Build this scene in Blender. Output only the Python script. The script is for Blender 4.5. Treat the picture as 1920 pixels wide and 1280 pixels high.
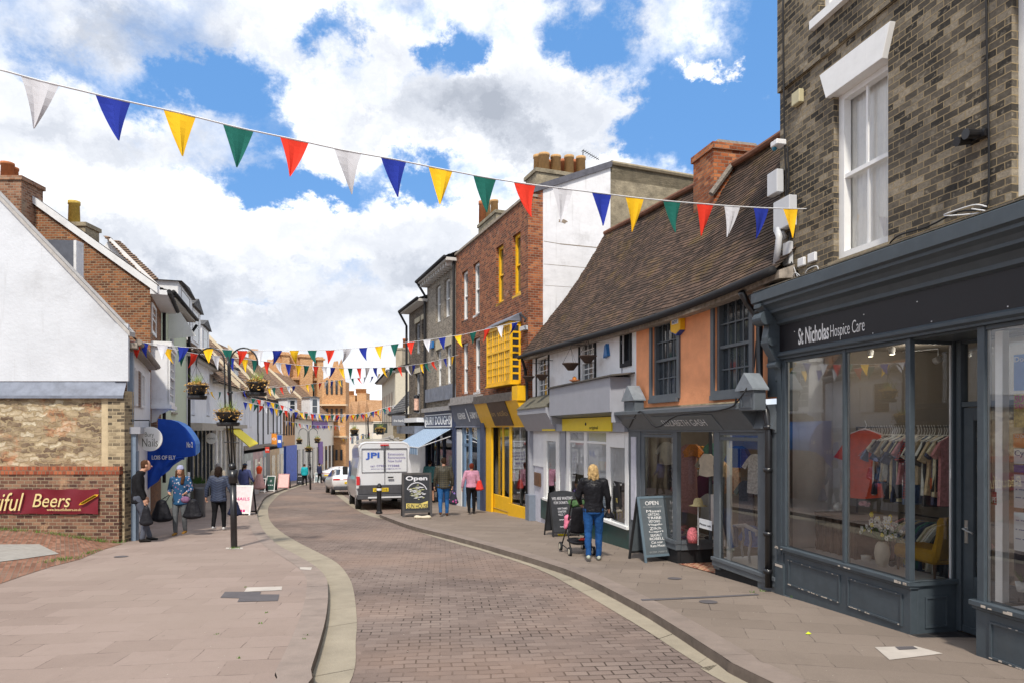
import bpy, bmesh, math, random
from mathutils import Vector, Matrix, noise
from mathutils.geometry import tessellate_polygon, delaunay_2d_cdt
random.seed(7)
R = math.radians
for o in list(bpy.data.objects): bpy.data.objects.remove(o)
SC = bpy.context.scene
COL = SC.collection

# ------------------------------------------------ camera
FP = 1280.0; HY = 804.0; EYE = 1.65; SLOPE = 0.05     # focal length and level line in photo pixels, street falls away
cd = bpy.data.cameras.new('camera'); cam = bpy.data.objects.new('camera', cd); COL.objects.link(cam)
cam.location = (0, 0, EYE); cam.rotation_euler = (R(90), 0, 0)
cd.sensor_width = 36; cd.lens = 36*FP/1920; cd.shift_y = (HY-640)/1920; cd.clip_start = .05; cd.clip_end = 2000
SC.camera = cam
# ------------------------------------------------ exposure
SC.view_settings.view_transform = 'Standard'; SC.view_settings.look = 'None'
SC.view_settings.exposure = 0.80; SC.view_settings.gamma = 1
# ------------------------------------------------ sun
SUN_EL = 50; LDIR = Vector((.10, .995))
sd = bpy.data.lights.new('sun', 'SUN'); sun = bpy.data.objects.new('sun', sd); COL.objects.link(sun)
sd.energy = 2.3; sd.angle = R(5); sd.color = (1, .93, .82)
L3 = Vector((LDIR.x*math.cos(R(SUN_EL)), LDIR.y*math.cos(R(SUN_EL)), -math.sin(R(SUN_EL))))
sun.rotation_euler = L3.to_track_quat('-Z', 'Y').to_euler(); sun.location = (-10, -20, 40)
# ------------------------------------------------ node helper
class NT:
    def __init__(s, tree): s.t = tree; s.n = tree.nodes; s.l = tree.links
    def node(s, typ, **kw):
        n = s.n.new(typ)
        for k, v in kw.items(): setattr(n, k, v)
        return n
    def put(s, sock, v):
        if isinstance(v, bpy.types.NodeSocket): s.l.new(v, sock)
        elif v is not None:
            if sock.type == 'RGBA' and not isinstance(v, (int, float)) and len(v) == 3: v = (*v, 1)
            sock.default_value = v
    def math(s, op, a, b=None, c=None, clamp=False):
        n = s.node('ShaderNodeMath', operation=op); n.use_clamp = clamp
        s.put(n.inputs[0], a)
        if b is not None: s.put(n.inputs[1], b)
        if c is not None: s.put(n.inputs[2], c)
        return n.outputs[0]
    def vmath(s, op, a, b=None):
        n = s.node('ShaderNodeVectorMath', operation=op); s.put(n.inputs[0], a)
        if b is not None: s.put(n.inputs[1], b)
        return n.outputs['Value'] if op in ('LENGTH', 'DISTANCE', 'DOT_PRODUCT') else n.outputs[0]
    def mix(s, f, a, b, typ='MIX'):
        n = s.node('ShaderNodeMix', data_type='RGBA', blend_type=typ)
        s.put(n.inputs[0], f); s.put(n.inputs[6], a); s.put(n.inputs[7], b); return n.outputs[2]
    def noise(s, vec, scale, detail=4, rough=.55, out=0, dist=0):
        n = s.node('ShaderNodeTexNoise'); s.put(n.inputs['Vector'], vec)
        n.inputs['Scale'].default_value = scale; n.inputs['Detail'].default_value = detail
        n.inputs['Roughness'].default_value = rough; n.inputs['Distortion'].default_value = dist
        return n.outputs[out]
    def remap(s, v, a, b, c=0., d=1., smooth=False):
        n = s.node('ShaderNodeMapRange'); n.interpolation_type = 'SMOOTHSTEP' if smooth else 'LINEAR'
        s.put(n.inputs[0], v); n.inputs[1].default_value = a; n.inputs[2].default_value = b
        n.inputs[3].default_value = c; n.inputs[4].default_value = d; return n.outputs[0]
    def ramp(s, v, stops):
        n = s.node('ShaderNodeValToRGB'); s.put(n.inputs[0], v); e = n.color_ramp.elements
        while len(e) > 1: e.remove(e[0])
        e[0].position = stops[0][0]; e[0].color = (*stops[0][1], 1)
        for p, c in stops[1:]:
            k = e.new(p); k.color = (*c, 1)
        return n.outputs[0]
    def comb(s, x, y, z=0.):
        n = s.node('ShaderNodeCombineXYZ'); s.put(n.inputs[0], x); s.put(n.inputs[1], y); s.put(n.inputs[2], z); return n.outputs[0]
    def sep(s, v):
        n = s.node('ShaderNodeSeparateXYZ'); s.put(n.inputs[0], v); return n.outputs
# ------------------------------------------------ sky with clouds
world = bpy.data.worlds.new('World'); SC.world = world; world.use_nodes = True
W = NT(world.node_tree); W.n.clear()
wo = W.node('ShaderNodeOutputWorld'); bg = W.node('ShaderNodeBackground'); W.l.new(bg.outputs[0], wo.inputs[0])
skt = W.node('ShaderNodeTexSky', sky_type='NISHITA'); skt.sun_disc = False
skt.sun_elevation = R(SUN_EL); skt.sun_rotation = math.atan2(-LDIR.x, -LDIR.y); skt.ozone_density = 2.0; skt.dust_density = .3; skt.air_density = 1.2
tc = W.node('ShaderNodeTexCoord'); dirv = tc.outputs['Generated']
sx, sy, sz = W.sep(dirv)
az = W.math('ARCTAN2', sx, sy); el = W.math('ARCSINE', sz)
ae = W.comb(az, W.math('MULTIPLY', el, 1.25), 0)
def aed(px, py):
    return math.atan((px-960)/FP), 1.25*math.atan((HY-py)/math.hypot(FP, px-960))
warp = W.noise(ae, 4.5, 9, .68, out=1)
wn = W.node('ShaderNodeVectorMath', operation='MULTIPLY_ADD'); W.put(wn.inputs[0], warp); wn.inputs[1].default_value = (.42, .34, 0); wn.inputs[2].default_value = (-.21, -.17, 0)
wadd = W.vmath('ADD', ae, wn.outputs[0])
def blob(px, py, rx, ry, amp, src=None):
    a, e = aed(px, py)
    d = W.vmath('SUBTRACT', src or wadd, (a, e, 0))
    m = W.vmath('MULTIPLY', d, (FP/rx, FP/(ry*1.25), 0))
    l = W.vmath('LENGTH', m)
    return W.remap(l, 0, 1.0, amp, 0, True)
dens = W.remap(W.noise(ae, 5.2, 8, .60, dist=.2), .28, .72, -.42, .42)
dens = W.math('ADD', dens, .30)
for b in [(1330, 170, 230, 200, -.75), (1110, 60, 110, 90, -.55), (1400, 330, 170, 200, -.7), (850, 70, 60, 100, -.55), (1480, 20, 160, 200, -.5), (1180, 230, 120, 90, -.3),
          (640, 60, 80, 50, -.45), (430, 130, 170, 60, -.55), (500, 220, 150, 80, -.4), (560, 355, 200, 70, -.85), (760, 330, 120, 60, -.6), (330, 160, 120, 60, -.5),
          (140, 110, 110, 60, -.35), (470, 565, 120, 26, -.45), (820, 250, 260, 100, .45),
          (1340, 100, 60, 34, .85), (1000, 190, 240, 120, .8), (600, 250, 90, 90, .4), (760, 470, 330, 110, 1.1), (1080, 330, 120, 90, 1.0), (300, 440, 330, 120, .9),
          (90, 250, 200, 150, .7), (560, 640, 700, 110, 1.2), (750, 60, 80, 90, .4)]:
    dens = W.math('ADD', dens, blob(*b))
mask = W.remap(dens, -.16, .50, 0, 1, True)
shade = W.noise(wadd, 5.5, 7, .55)
sh = W.remap(shade, .3, .7, .55, 1.0)
thick = W.remap(dens, .2, 1.1, 1.0, .80, True)
grey = None
for b in [(900, 230, 330, 90, .34), (480, 60, 420, 100, .22), (200, 40, 260, 90, .25), (420, 545, 330, 70, .24), (640, 620, 260, 60, .10), (200, 470, 140, 60, .25), (1050, 290, 160, 50, .3), (300, 280, 260, 60, .22), (820, 530, 130, 60, .22)]:
    v = blob(*b); grey = v if grey is None else W.math('ADD', grey, v)
for b in [(850, 360, 260, 60, -.3), (380, 390, 330, 60, -.3), (1110, 300, 120, 40, -.3), (180, 400, 120, 60, -.3)]:
    grey = W.math('ADD', grey, blob(*b))
grey = W.math('MULTIPLY', grey, W.remap(shade, .35, .65, 1.25, .6))
bright = W.math('SUBTRACT', W.math('MULTIPLY', sh, thick), grey)
ccol = W.ramp(bright, [(.2, (.33, .36, .42)), (.45, (.48, .51, .57)), (.68, (.68, .70, .74)), (.88, (.95, .955, .97))])
skc = W.mix(1.0, skt.outputs[0], (.085, .088, .092), 'MULTIPLY')
skc = W.mix(.68, skc, (.105, .29, .64))
fin = W.mix(mask, skc, ccol)
W.l.new(fin, bg.inputs[0]); bg.inputs[1].default_value = 0.84

# ------------------------------------------------ geometry helpers
def wp(px, py, Y): return Vector(((px-960)/FP*Y, Y, EYE-(py-HY)/FP*Y))
def g(x, y): return -SLOPE*y
def gp(px, py, drop=0.):
    Y = (EYE+drop)*FP/(py-HY-SLOPE*FP); return Vector(((px-960)/FP*Y, Y, -SLOPE*Y-drop))
def pc(px, Y): return Vector(((px-960)/FP*Y, Y))

def tag(o, label=None, cat=None, group=None, kind=None):
    if label: o['label'] = label
    if cat: o['category'] = cat
    if group: o['group'] = group
    if kind: o['kind'] = kind
    return o
def empty(name, label, cat, loc=(0, 0, 0), rz=0, group=None, mw=None):
    o = bpy.data.objects.new(name, None); COL.objects.link(o); o.empty_display_size = .2
    o.rotation_euler = (0, 0, rz); o.location = loc
    if mw is not None: o.matrix_world = mw
    return tag(o, label, cat, group)
def dup(root, loc=None, rz=None, label=None, group=None):
    r = root.copy(); COL.objects.link(r)
    if loc is not None: r.location = loc
    if rz is not None: r.rotation_euler = (0, 0, rz)
    if label: r['label'] = label
    if group: r['group'] = group
    def kids(o, c):
        for ch in list(o.children):
            if ch is c: continue
            d = ch.copy(); COL.objects.link(d); d.parent = c; kids(ch, d)
    kids(root, r)
    return r

class MB:
    def __init__(s): s.v = []; s.f = []; s.smooth = False
    def add(s, vs, fs):
        n = len(s.v); s.v += [tuple(v) for v in vs]; s.f += [tuple(i+n for i in f) for f in fs]; return s
    def box(s, x0, x1, y0, y1, z0, z1):
        if x0 > x1: x0, x1 = x1, x0
        if y0 > y1: y0, y1 = y1, y0
        if z0 > z1: z0, z1 = z1, z0
        return s.add([(x0,y0,z0),(x1,y0,z0),(x1,y1,z0),(x0,y1,z0),(x0,y0,z1),(x1,y0,z1),(x1,y1,z1),(x0,y1,z1)],
              [(0,3,2,1),(4,5,6,7),(0,1,5,4),(1,2,6,5),(2,3,7,6),(3,0,4,7)])
    def hexa(s, b, t):        # 4 bottom pts, 4 top pts, counter-clockwise from above
        return s.add(list(b)+list(t), [(0,3,2,1),(4,5,6,7),(0,1,5,4),(1,2,6,5),(2,3,7,6),(3,0,4,7)])
    def quad(s, a, b, c, d): return s.add([a,b,c,d], [(0,1,2,3)])
    def prism(s, prof, a0, a1, axis='x'):   # closed 2d profile extruded along an axis; prof in (y,z) for x, (x,z) for y, (x,y) for z
        n = len(prof); f = {'x': lambda p, a: (a, p[0], p[1]), 'y': lambda p, a: (p[0], a, p[1]), 'z': lambda p, a: (p[0], p[1], a)}[axis]
        vs = [f(p, a0) for p in prof]+[f(p, a1) for p in prof]
        fs = [(i, (i+1) % n, n+(i+1) % n, n+i) for i in range(n)]
        tri = tessellate_polygon([[Vector((p[0], p[1], 0)) for p in prof]])
        s.add(vs, fs+[tuple(t) for t in tri]+[tuple(n+i for i in reversed(t)) for t in tri]); return s
    def tube(s, pts, r, seg=8, cap=True):
        pts = [Vector(p) for p in pts]; n = len(pts)
        rs = r if isinstance(r, (list, tuple)) else [r]*n
        vs = []; up = None
        for i, p in enumerate(pts):
            t = (pts[min(i+1, n-1)]-pts[max(i-1, 0)]); t = t.normalized() if t.length > 1e-9 else Vector((0, 0, 1))
            if up is None: up = Vector((0, 0, 1)) if abs(t.z) < .9 else Vector((1, 0, 0))
            a = t.cross(up); a = a.normalized() if a.length > 1e-6 else Vector((1, 0, 0)); b = a.cross(t); up = b
            for k in range(seg):
                w = 2*math.pi*k/seg; vs.append(p+(a*math.cos(w)+b*math.sin(w))*rs[i])
        fs = [(i*seg+k, i*seg+(k+1) % seg, (i+1)*seg+(k+1) % seg, (i+1)*seg+k) for i in range(n-1) for k in range(seg)]
        if cap: fs += [tuple(range(seg))[::-1], tuple((n-1)*seg+k for k in range(seg))]
        return s.add(vs, fs)
    def lathe(s, prof, c=(0, 0, 0), seg=16, sx=1, sy=1):
        vs = []
        for r, z in prof:
            for k in range(seg):
                w = 2*math.pi*k/seg; vs.append((c[0]+r*math.cos(w)*sx, c[1]+r*math.sin(w)*sy, c[2]+z))
        n = len(prof)
        fs = [(i*seg+k, i*seg+(k+1) % seg, (i+1)*seg+(k+1) % seg, (i+1)*seg+k) for i in range(n-1) for k in range(seg)]
        if prof[0][0] > 1e-5: fs.append(tuple(range(seg))[::-1])
        if prof[-1][0] > 1e-5: fs.append(tuple((n-1)*seg+k for k in range(seg)))
        return s.add(vs, fs)
    def ball(s, c, rx, ry=None, rz=None, seg=12, rings=8):
        ry = ry or rx; rz = rz or rx
        prof = [(math.sin(math.pi*i/rings), -math.cos(math.pi*i/rings)) for i in range(rings+1)]
        vs = []
        for r, z in prof:
            for k in range(seg):
                w = 2*math.pi*k/seg; vs.append((c[0]+rx*r*math.cos(w), c[1]+ry*r*math.sin(w), c[2]+rz*z))
        return s.add(vs, [(i*seg+k, i*seg+(k+1) % seg, (i+1)*seg+(k+1) % seg, (i+1)*seg+k) for i in range(rings) for k in range(seg)])
    def disc(s, c, r, y, seg=32, th=.02):   # flat disc in the xz plane
        pr = [(c[0]+r*math.cos(2*math.pi*k/seg), c[1]+r*math.sin(2*math.pi*k/seg)) for k in range(seg)]
        return s.prism(pr, y, y+th, 'y')
    def poly(s, outer, holes=(), y=0., depth=.0, axis='y'):
        """wall sheet in the xz plane at y with holes (x0,z0,x1,z1) and reveals going in by depth"""
        loops = [[Vector((p[0], p[1], 0)) for p in outer]]
        for h in holes:
            if len(h) == 4 and not isinstance(h[0], (tuple, list)): h = [(h[0], h[1]), (h[2], h[1]), (h[2], h[3]), (h[0], h[3])]
            loops.append([Vector((p[0], p[1], 0)) for p in h])
        flat = [p for l in loops for p in l]; ed = []; k = 0
        for l in loops: ed += [(k+i, k+(i+1) % len(l)) for i in range(len(l))]; k += len(l)
        cv, _, cf, _, _, _ = delaunay_2d_cdt([Vector((p.x, p.y)) for p in flat], ed, [], 1, 1e-6)
        def inside(l, x, z):
            c = False
            for i in range(len(l)):
                a, b = l[i], l[(i+1) % len(l)]
                if (a.y > z) != (b.y > z) and x < (b.x-a.x)*(z-a.y)/(b.y-a.y)+a.x: c = not c
            return c
        vs = [(p.x, y, p.y) for p in cv]; fs = []
        for t in cf:
            P = [cv[i] for i in t]; cx = sum(p.x for p in P)/len(P); cz = sum(p.y for p in P)/len(P)
            if not inside(loops[0], cx, cz) or any(inside(l, cx, cz) for l in loops[1:]): continue
            a, b, c = P[:3]; cr = (b.x-a.x)*(c.y-a.y)-(b.y-a.y)*(c.x-a.x)
            fs.append(tuple(t) if cr > 0 else tuple(reversed(t)))
        s.add(vs, fs)
        if depth:
            for l in loops[1:]:
                n = len(l)
                for i in range(n):
                    p, q = l[i], l[(i+1) % n]
                    s.quad((p.x, y, p.y), (q.x, y, q.y), (q.x, y+depth, q.y), (p.x, y+depth, p.y))
        return s
    def build(s, name, mat, parent=None, smooth=False, bevel=0, label=None, mw=None, recalc=True, solid=0, uvxz=False):
        me = bpy.data.meshes.new(name); me.from_pydata(s.v, [], s.f)
        bm = bmesh.new(); bm.from_mesh(me)
        if solid:
            bmesh.ops.solidify(bm, geom=bm.faces[:], thickness=solid)
        bmesh.ops.remove_doubles(bm, verts=bm.verts, dist=1e-5)
        if recalc: bmesh.ops.recalc_face_normals(bm, faces=bm.faces)
        if bevel:
            es = [e for e in bm.edges if len(e.link_faces) == 2 and e.calc_face_angle(0) > .6]
            bmesh.ops.bevel(bm, geom=es, offset=bevel, segments=1, affect='EDGES', clamp_overlap=True)
        bm.normal_update()
        uv = bm.loops.layers.uv.new('UVMap')
        for f in bm.faces:
            n = f.normal
            u = Vector((-n.y, n.x, 0)); u = u.normalized() if u.length > .02 else Vector((1, 0, 0))
            v = n.cross(u)
            for l in f.loops:
                c = l.vert.co; l[uv].uv = (c.x, c.z) if uvxz else (c.dot(u), c.dot(v))
            f.smooth = smooth
        bm.to_mesh(me); bm.free()
        o = bpy.data.objects.new(name, me); COL.objects.link(o)
        if mat: me.materials.append(mat)
        if parent: o.parent = parent
        if mw is not None: o.matrix_world = mw
        if label: o['label'] = label
        return o

class Fac:
    """vertical facade frame: x to the viewer's right, y into the building, z up from the ground at the left end"""
    def __init__(s, pl, pr, z0=None):
        pl = Vector((pl[0], pl[1])); pr = Vector((pr[0], pr[1])); e = (pr-pl); s.w = e.length; e.normalize()
        s.e = e; s.n = Vector((-e.y, e.x)); s.o = pl; s.z0 = g(*pl) if z0 is None else z0
        s.M = Matrix(((e.x, s.n.x, 0, pl.x), (e.y, s.n.y, 0, pl.y), (0, 0, 1, s.z0), (0, 0, 0, 1)))
    def hit(s, px, py, d=0.):
        r = Vector(((px-960)/FP, 1.)); o = s.o+s.n*d
        t = o.dot(s.n)/r.dot(s.n)
        P = r*t; return (P-s.o).dot(s.e), EYE-(py-HY)/FP*t-s.z0
    def u(s, px, d=0.): return s.hit(px, HY, d)[0]
    def z(s, px, py, d=0.): return s.hit(px, py, d)[1]
    def rect(s, xl, xr, yt, yb, d=0., at=None):
        m = (xl+xr)/2 if at is None else at
        return s.u(xl, d), s.z(m, yb, d), s.u(xr, d), s.z(m, yt, d)
    def gz(s, u, d=0.):
        p = s.o+s.e*u+s.n*d; return g(*p)-s.z0
    def sub(s, u, d=0.): p = s.o+s.e*u+s.n*d; return p
    def w3(s, u, d, z): p = s.sub(u, d); return Vector((p.x, p.y, z+s.z0))
    def empty(s, name, label, cat, group=None): return empty(name, label, cat, group=group, mw=s.M)

TS = bpy.data.scenes.new('workbench')
def bake(o):   # mesh of an object with its modifiers applied, evaluated in a small scene of its own
    TS.collection.objects.link(o); vl = TS.view_layers[0]; vl.update(); me = bpy.data.meshes.new_from_object(o.evaluated_get(vl.depsgraph)); bpy.data.objects.remove(o); return me
def text(txt, size, mat, parent, loc, rot=(90, 0, 0), name='lettering', ext=.002, ax='LEFT', ay='BOTTOM', off=0., sx=1., shear=0., sp=1., serif=False, mw=None):
    c = bpy.data.curves.new(name, 'FONT'); c.body = txt; c.size = size; c.extrude = ext; c.align_x = ax; c.align_y = ay
    c.offset = off; c.shear = shear; c.space_character = sp; c.resolution_u = 3
    t = bpy.data.objects.new('t', c); me = bake(t)
    me.materials.clear(); me.materials.append(mat)
    o = bpy.data.objects.new(name, me); COL.objects.link(o); o.location = loc; o.rotation_euler = [R(a) for a in rot]; o.scale = (sx, 1, 1)
    if parent: o.parent = parent
    return o

# ------------------------------------------------ materials
MATS = {}
def pmat(name, col, rough=.6, spec=.4, metal=0., var=.12, vscale=6., bump=0., bscale=60., emis=None, dirt=0., coords='UV'):
    if name in MATS: return MATS[name]
    m = bpy.data.materials.new(name); m.use_nodes = True; T = NT(m.node_tree); b = T.n['Principled BSDF']
    tc = T.node('ShaderNodeTexCoord'); v = tc.outputs['UV' if coords == 'UV' else 'Object']
    c = col
    if var:
        n1 = T.noise(v, vscale, 6, .68)
        c = T.mix(T.remap(n1, .3, .7), tuple(x*(1-var) for x in col), tuple(min(1, x*(1+var)) for x in col))
    if dirt:
        n2 = T.noise(v, vscale*.33, 6, .7)
        c = T.mix(T.math('MULTIPLY', T.remap(n2, .52, .75, 0, 1, True), dirt), c, (.13, .11, .09))
    T.put(b.inputs['Base Color'], c); b.inputs['Roughness'].default_value = rough
    b.inputs['Specular IOR Level'].default_value = spec; b.inputs['Metallic'].default_value = metal
    if dirt:   # rain streaks
        ns = T.noise(T.vmath('MULTIPLY', v, (9, .7, 1)), 1., 4, .6); c = T.mix(T.math('MULTIPLY', T.remap(ns, .56, .78, 0, 1, True), dirt*.6), c, (.20,.18,.15)); T.put(b.inputs['Base Color'], c)
    if bump:
        bn = T.node('ShaderNodeBump'); bn.inputs['Strength'].default_value = bump; bn.inputs['Distance'].default_value = .02
        T.put(bn.inputs['Height'], T.noise(v, bscale, 4, .6)); T.l.new(bn.outputs[0], b.inputs['Normal'])
    if emis:
        T.put(b.inputs['Emission Color'], emis[0]); b.inputs['Emission Strength'].default_value = emis[1]
    MATS[name] = m; return m

def brick(name, cols, mortar, bw=.168, rh=.072, ms=.009, rough=.85, bump=.6, stain=(.08, .07, .06), stain_amt=.35, stain_lo=.5, soot=0., vs=.9, patch=None, dist=.012, mott=.4):
    """cols: list of 3 brick colours"""
    if name in MATS: return MATS[name]
    m = bpy.data.materials.new(name); m.use_nodes = True; T = NT(m.node_tree); b = T.n['Principled BSDF']
    uv = T.node('ShaderNodeTexCoord').outputs['UV']
    vec = uv
    if dist:
        nn = T.noise(uv, 5, 3, .5, out=1); mm = T.node('ShaderNodeVectorMath', operation='MULTIPLY_ADD'); T.put(mm.inputs[0], nn)
        mm.inputs[1].default_value = (dist, dist, 0); mm.inputs[2].default_value = (-dist/2, -dist/2, 0); vec = T.vmath('ADD', uv, mm.outputs[0])
    def br(off):
        t = T.node('ShaderNodeTexBrick'); T.put(t.inputs['Vector'], vec)
        t.inputs['Scale'].default_value = 1; t.inputs['Brick Width'].default_value = bw; t.inputs['Row Height'].default_value = rh
        t.inputs['Mortar Size'].default_value = ms; t.inputs['Mortar Smooth'].default_value = .3; t.inputs['Bias'].default_value = off
        return t
    t = br(0.); T.put(t.inputs['Color1'], (0, 0, 0)); T.put(t.inputs['Color2'], (1, 1, 1)); T.put(t.inputs['Mortar'], (.5, .5, .5))
    r = t.outputs['Color']; fac = t.outputs['Fac']
    n3 = T.noise(uv, vs, 5, .6); 
    idx = T.math('ADD', T.math('MULTIPLY', r, .95), T.math('MULTIPLY', T.math('SUBTRACT', T.remap(n3, .25, .75), .5), .5))
    c = T.ramp(idx, [(0.05, cols[0]), (.55, cols[1]), (1.0, cols[2])])
    n1 = T.noise(uv, 34, 5, .7); c = T.mix(T.remap(n1, .38, .68, .0, mott), c, tuple(x*.45 for x in cols[1])); c = T.mix(T.remap(T.noise(uv, 17, 4, .6), .56, .72, 0, mott), c, cols[2])
    n2 = T.noise(uv, .75, 7, .72)
    c = T.mix(fac, c, mortar)
    c = T.mix(T.remap(n2, stain_lo, stain_lo+.22, 0, stain_amt, True), c, stain)
    if patch:   # light efflorescence
        n4 = T.noise(uv, 1.3, 8, .75, dist=.3); c = T.mix(T.remap(n4, patch[1], patch[1]+.1, 0, patch[2], True), c, patch[0])
    T.put(b.inputs['Base Color'], c); b.inputs['Roughness'].default_value = rough; b.inputs['Specular IOR Level'].default_value = .25
    bn = T.node('ShaderNodeBump'); bn.inputs['Strength'].default_value = bump; bn.inputs['Distance'].default_value = .012
    hgt = T.math('ADD', T.math('SUBTRACT', 1., fac), T.math('MULTIPLY', n1, .4)); T.put(bn.inputs['Height'], hgt); T.l.new(bn.outputs[0], b.inputs['Normal'])
    MATS[name] = m; return m

def paving(name, cols, joint, bw, rh, ms, angle, bump=.4, squash=1., vs=.5, tint=None, rough=.9, wob=.10, jl=(.36, .62, .12)):
    m = bpy.data.materials.new(name); m.use_nodes = True; T = NT(m.node_tree); b = T.n['Principled BSDF']
    ob = T.node('ShaderNodeTexCoord').outputs['Object']
    mp = T.node('ShaderNodeMapping'); T.put(mp.inputs[0], ob); mp.inputs['Rotation'].default_value = (0, 0, R(angle)); v0 = mp.outputs[0]
    nn = T.noise(v0, 2.2, 3, .5, out=1); mm = T.node('ShaderNodeVectorMath', operation='MULTIPLY_ADD'); T.put(mm.inputs[0], nn)
    k = wob*rh; mm.inputs[1].default_value = (k*2, k*2, 0); mm.inputs[2].default_value = (-k, -k, 0); v = T.vmath('ADD', v0, mm.outputs[0])
    t = T.node('ShaderNodeTexBrick'); T.put(t.inputs['Vector'], v); t.inputs['Scale'].default_value = 1
    t.inputs['Brick Width'].default_value = bw; t.inputs['Row Height'].default_value = rh; t.inputs['Mortar Size'].default_value = ms; t.inputs['Mortar Smooth'].default_value = .2
    T.put(t.inputs['Color1'], (0, 0, 0)); T.put(t.inputs['Color2'], (1, 1, 1)); T.put(t.inputs['Mortar'], (.5, .5, .5))
    big = T.noise(ob, vs, 5, .6)
    idx = T.math('ADD', T.math('MULTIPLY', t.outputs['Color'], .5), T.math('MULTIPLY', T.remap(big, .3, .7), .5))
    c = T.ramp(idx, [(.05, cols[0]), (.5, cols[1]), (.95, cols[2])])
    fine = T.noise(ob, 90, 4, .7); c = T.mix(T.remap(fine, .3, .7, 0, .3), c, tuple(x*.55 for x in cols[1]))
    mid = T.noise(ob, 7, 5, .7); c = T.mix(T.remap(mid, .5, .8, 0, .25), c, tuple(x*.6 for x in cols[1]))
    spk = T.noise(ob, 240, 2, .5); c = T.mix(T.remap(spk, .62, .75, 0, .5), c, (.5, .46, .42))
    gv = T.node('ShaderNodeTexVoronoi'); T.put(gv.inputs['Vector'], ob); gv.inputs['Scale'].default_value = 2.3; c = T.mix(T.math('MULTIPLY', T.math('LESS_THAN', gv.outputs['Distance'], .035), .45), c, (.09,.075,.065))   # trodden gum
    c = T.mix(T.remap(T.noise(T.vmath('MULTIPLY', ob, (1, .35, 1)), .9, 6, .7), .55, .78, 0, .38, True), c, tuple(x*.5 for x in cols[1]))   # stains
    # joints fade in and out, as the sand filling does
    jn = T.noise(ob, 1.9, 4, .75); jf = T.math('MULTIPLY', t.outputs['Fac'], T.remap(jn, jl[0], jl[1], jl[2], 1., True))
    c = T.mix(jf, c, joint)
    if tint: c = T.mix(T.remap(T.noise(ob, .32, 4, .6), .42, .66, 0, tint[1], True), c, tint[0])
    T.put(b.inputs['Base Color'], c); b.inputs['Roughness'].default_value = rough; b.inputs['Specular IOR Level'].default_value = .3
    bn = T.node('ShaderNodeBump'); bn.inputs['Strength'].default_value = bump; bn.inputs['Distance'].default_value = .01
    T.put(bn.inputs['Height'], T.math('SUBTRACT', T.math('MULTIPLY', fine, .3), jf)); T.l.new(bn.outputs[0], b.inputs['Normal'])
    MATS[name] = m; return m

def glass(name, tint=(.9, .93, .92), refl=1.0, rough=.0):
    m = bpy.data.materials.new(name); m.use_nodes = True; T = NT(m.node_tree); T.n.clear()
    o = T.node('ShaderNodeOutputMaterial'); gl = T.node('ShaderNodeBsdfGlossy'); gl.inputs['Roughness'].default_value = rough
    T.put(gl.inputs['Color'], (.95, .97, 1)); tr = T.node('ShaderNodeBsdfTransparent'); T.put(tr.inputs[0], tint)
    fr = T.node('ShaderNodeFresnel'); fr.inputs[0].default_value = 1.5
    f = T.math('MULTIPLY', T.math('ADD', fr.outputs[0], .05), refl, clamp=True)
    mx = T.node('ShaderNodeMixShader'); T.put(mx.inputs[0], f); T.l.new(tr.outputs[0], mx.inputs[1]); T.l.new(gl.outputs[0], mx.inputs[2]); T.l.new(mx.outputs[0], o.inputs[0])
    MATS[name] = m; return m
GLASS = glass('shop window glass', refl=1.5)
PANE = pmat('dark window pane', (.035, .045, .055), rough=.06, spec=1.0, var=.4, vscale=1.5)
PANE_PALE = pmat('pane with net curtain', (.33, .35, .36), rough=.08, spec=.9, var=.35, vscale=2.2)
WHITE = pmat('white gloss paint', (.80, .80, .79), rough=.4, var=.05, dirt=.08)
WHITE_OLD = pmat('weathered white paint', (.74, .74, .75), rough=.55, var=.07, dirt=.35, vscale=4)
RENDER_W = pmat('white painted render', (.585, .61, .65), rough=.85, var=.09, vscale=.9, bump=.4, bscale=14, dirt=.30)
RENDER_W2 = pmat('white lime render', (.78, .78, .79), rough=.85, var=.07, vscale=1.6, bump=.5, bscale=9, dirt=.35)
SLATE_P = pmat('slate grey paint', (.058, .074, .088), rough=.42, var=.16, vscale=5, dirt=.10)
GREY_P = pmat('mid grey paint', (.10, .115, .13), rough=.45, var=.12, vscale=5, dirt=.12)
LGREY_P = pmat('pale grey paint', (.32, .33, .37), rough=.5, var=.06, vscale=4, dirt=.15)
BLACK = pmat('black gloss paint', (.012, .012, .014), rough=.3, spec=.6, var=.3)
BLACKM = pmat('black matt', (.015, .015, .017), rough=.75, var=.3)
YEL = pmat('yellow paint', (.82, .46, .012), rough=.45, var=.06, dirt=.06)
YELS = pmat('bright yellow board', (.80, .60, .01), rough=.4, var=.04)
ORANGE_W = pmat('orange lime render', (.77, .325, .155), rough=.85, var=.16, vscale=1.7, bump=.6, bscale=7, dirt=.12)
LEAD = pmat('lead sheet', (.20, .22, .27), rough=.5, metal=.25, var=.3, vscale=3, dirt=.2)
WOOD = pmat('brown wood', (.13, .065, .03), rough=.5, var=.25, vscale=9)
GREEN_D = pmat('dark green paint', (.008, .05, .05), rough=.3, var=.2)
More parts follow.
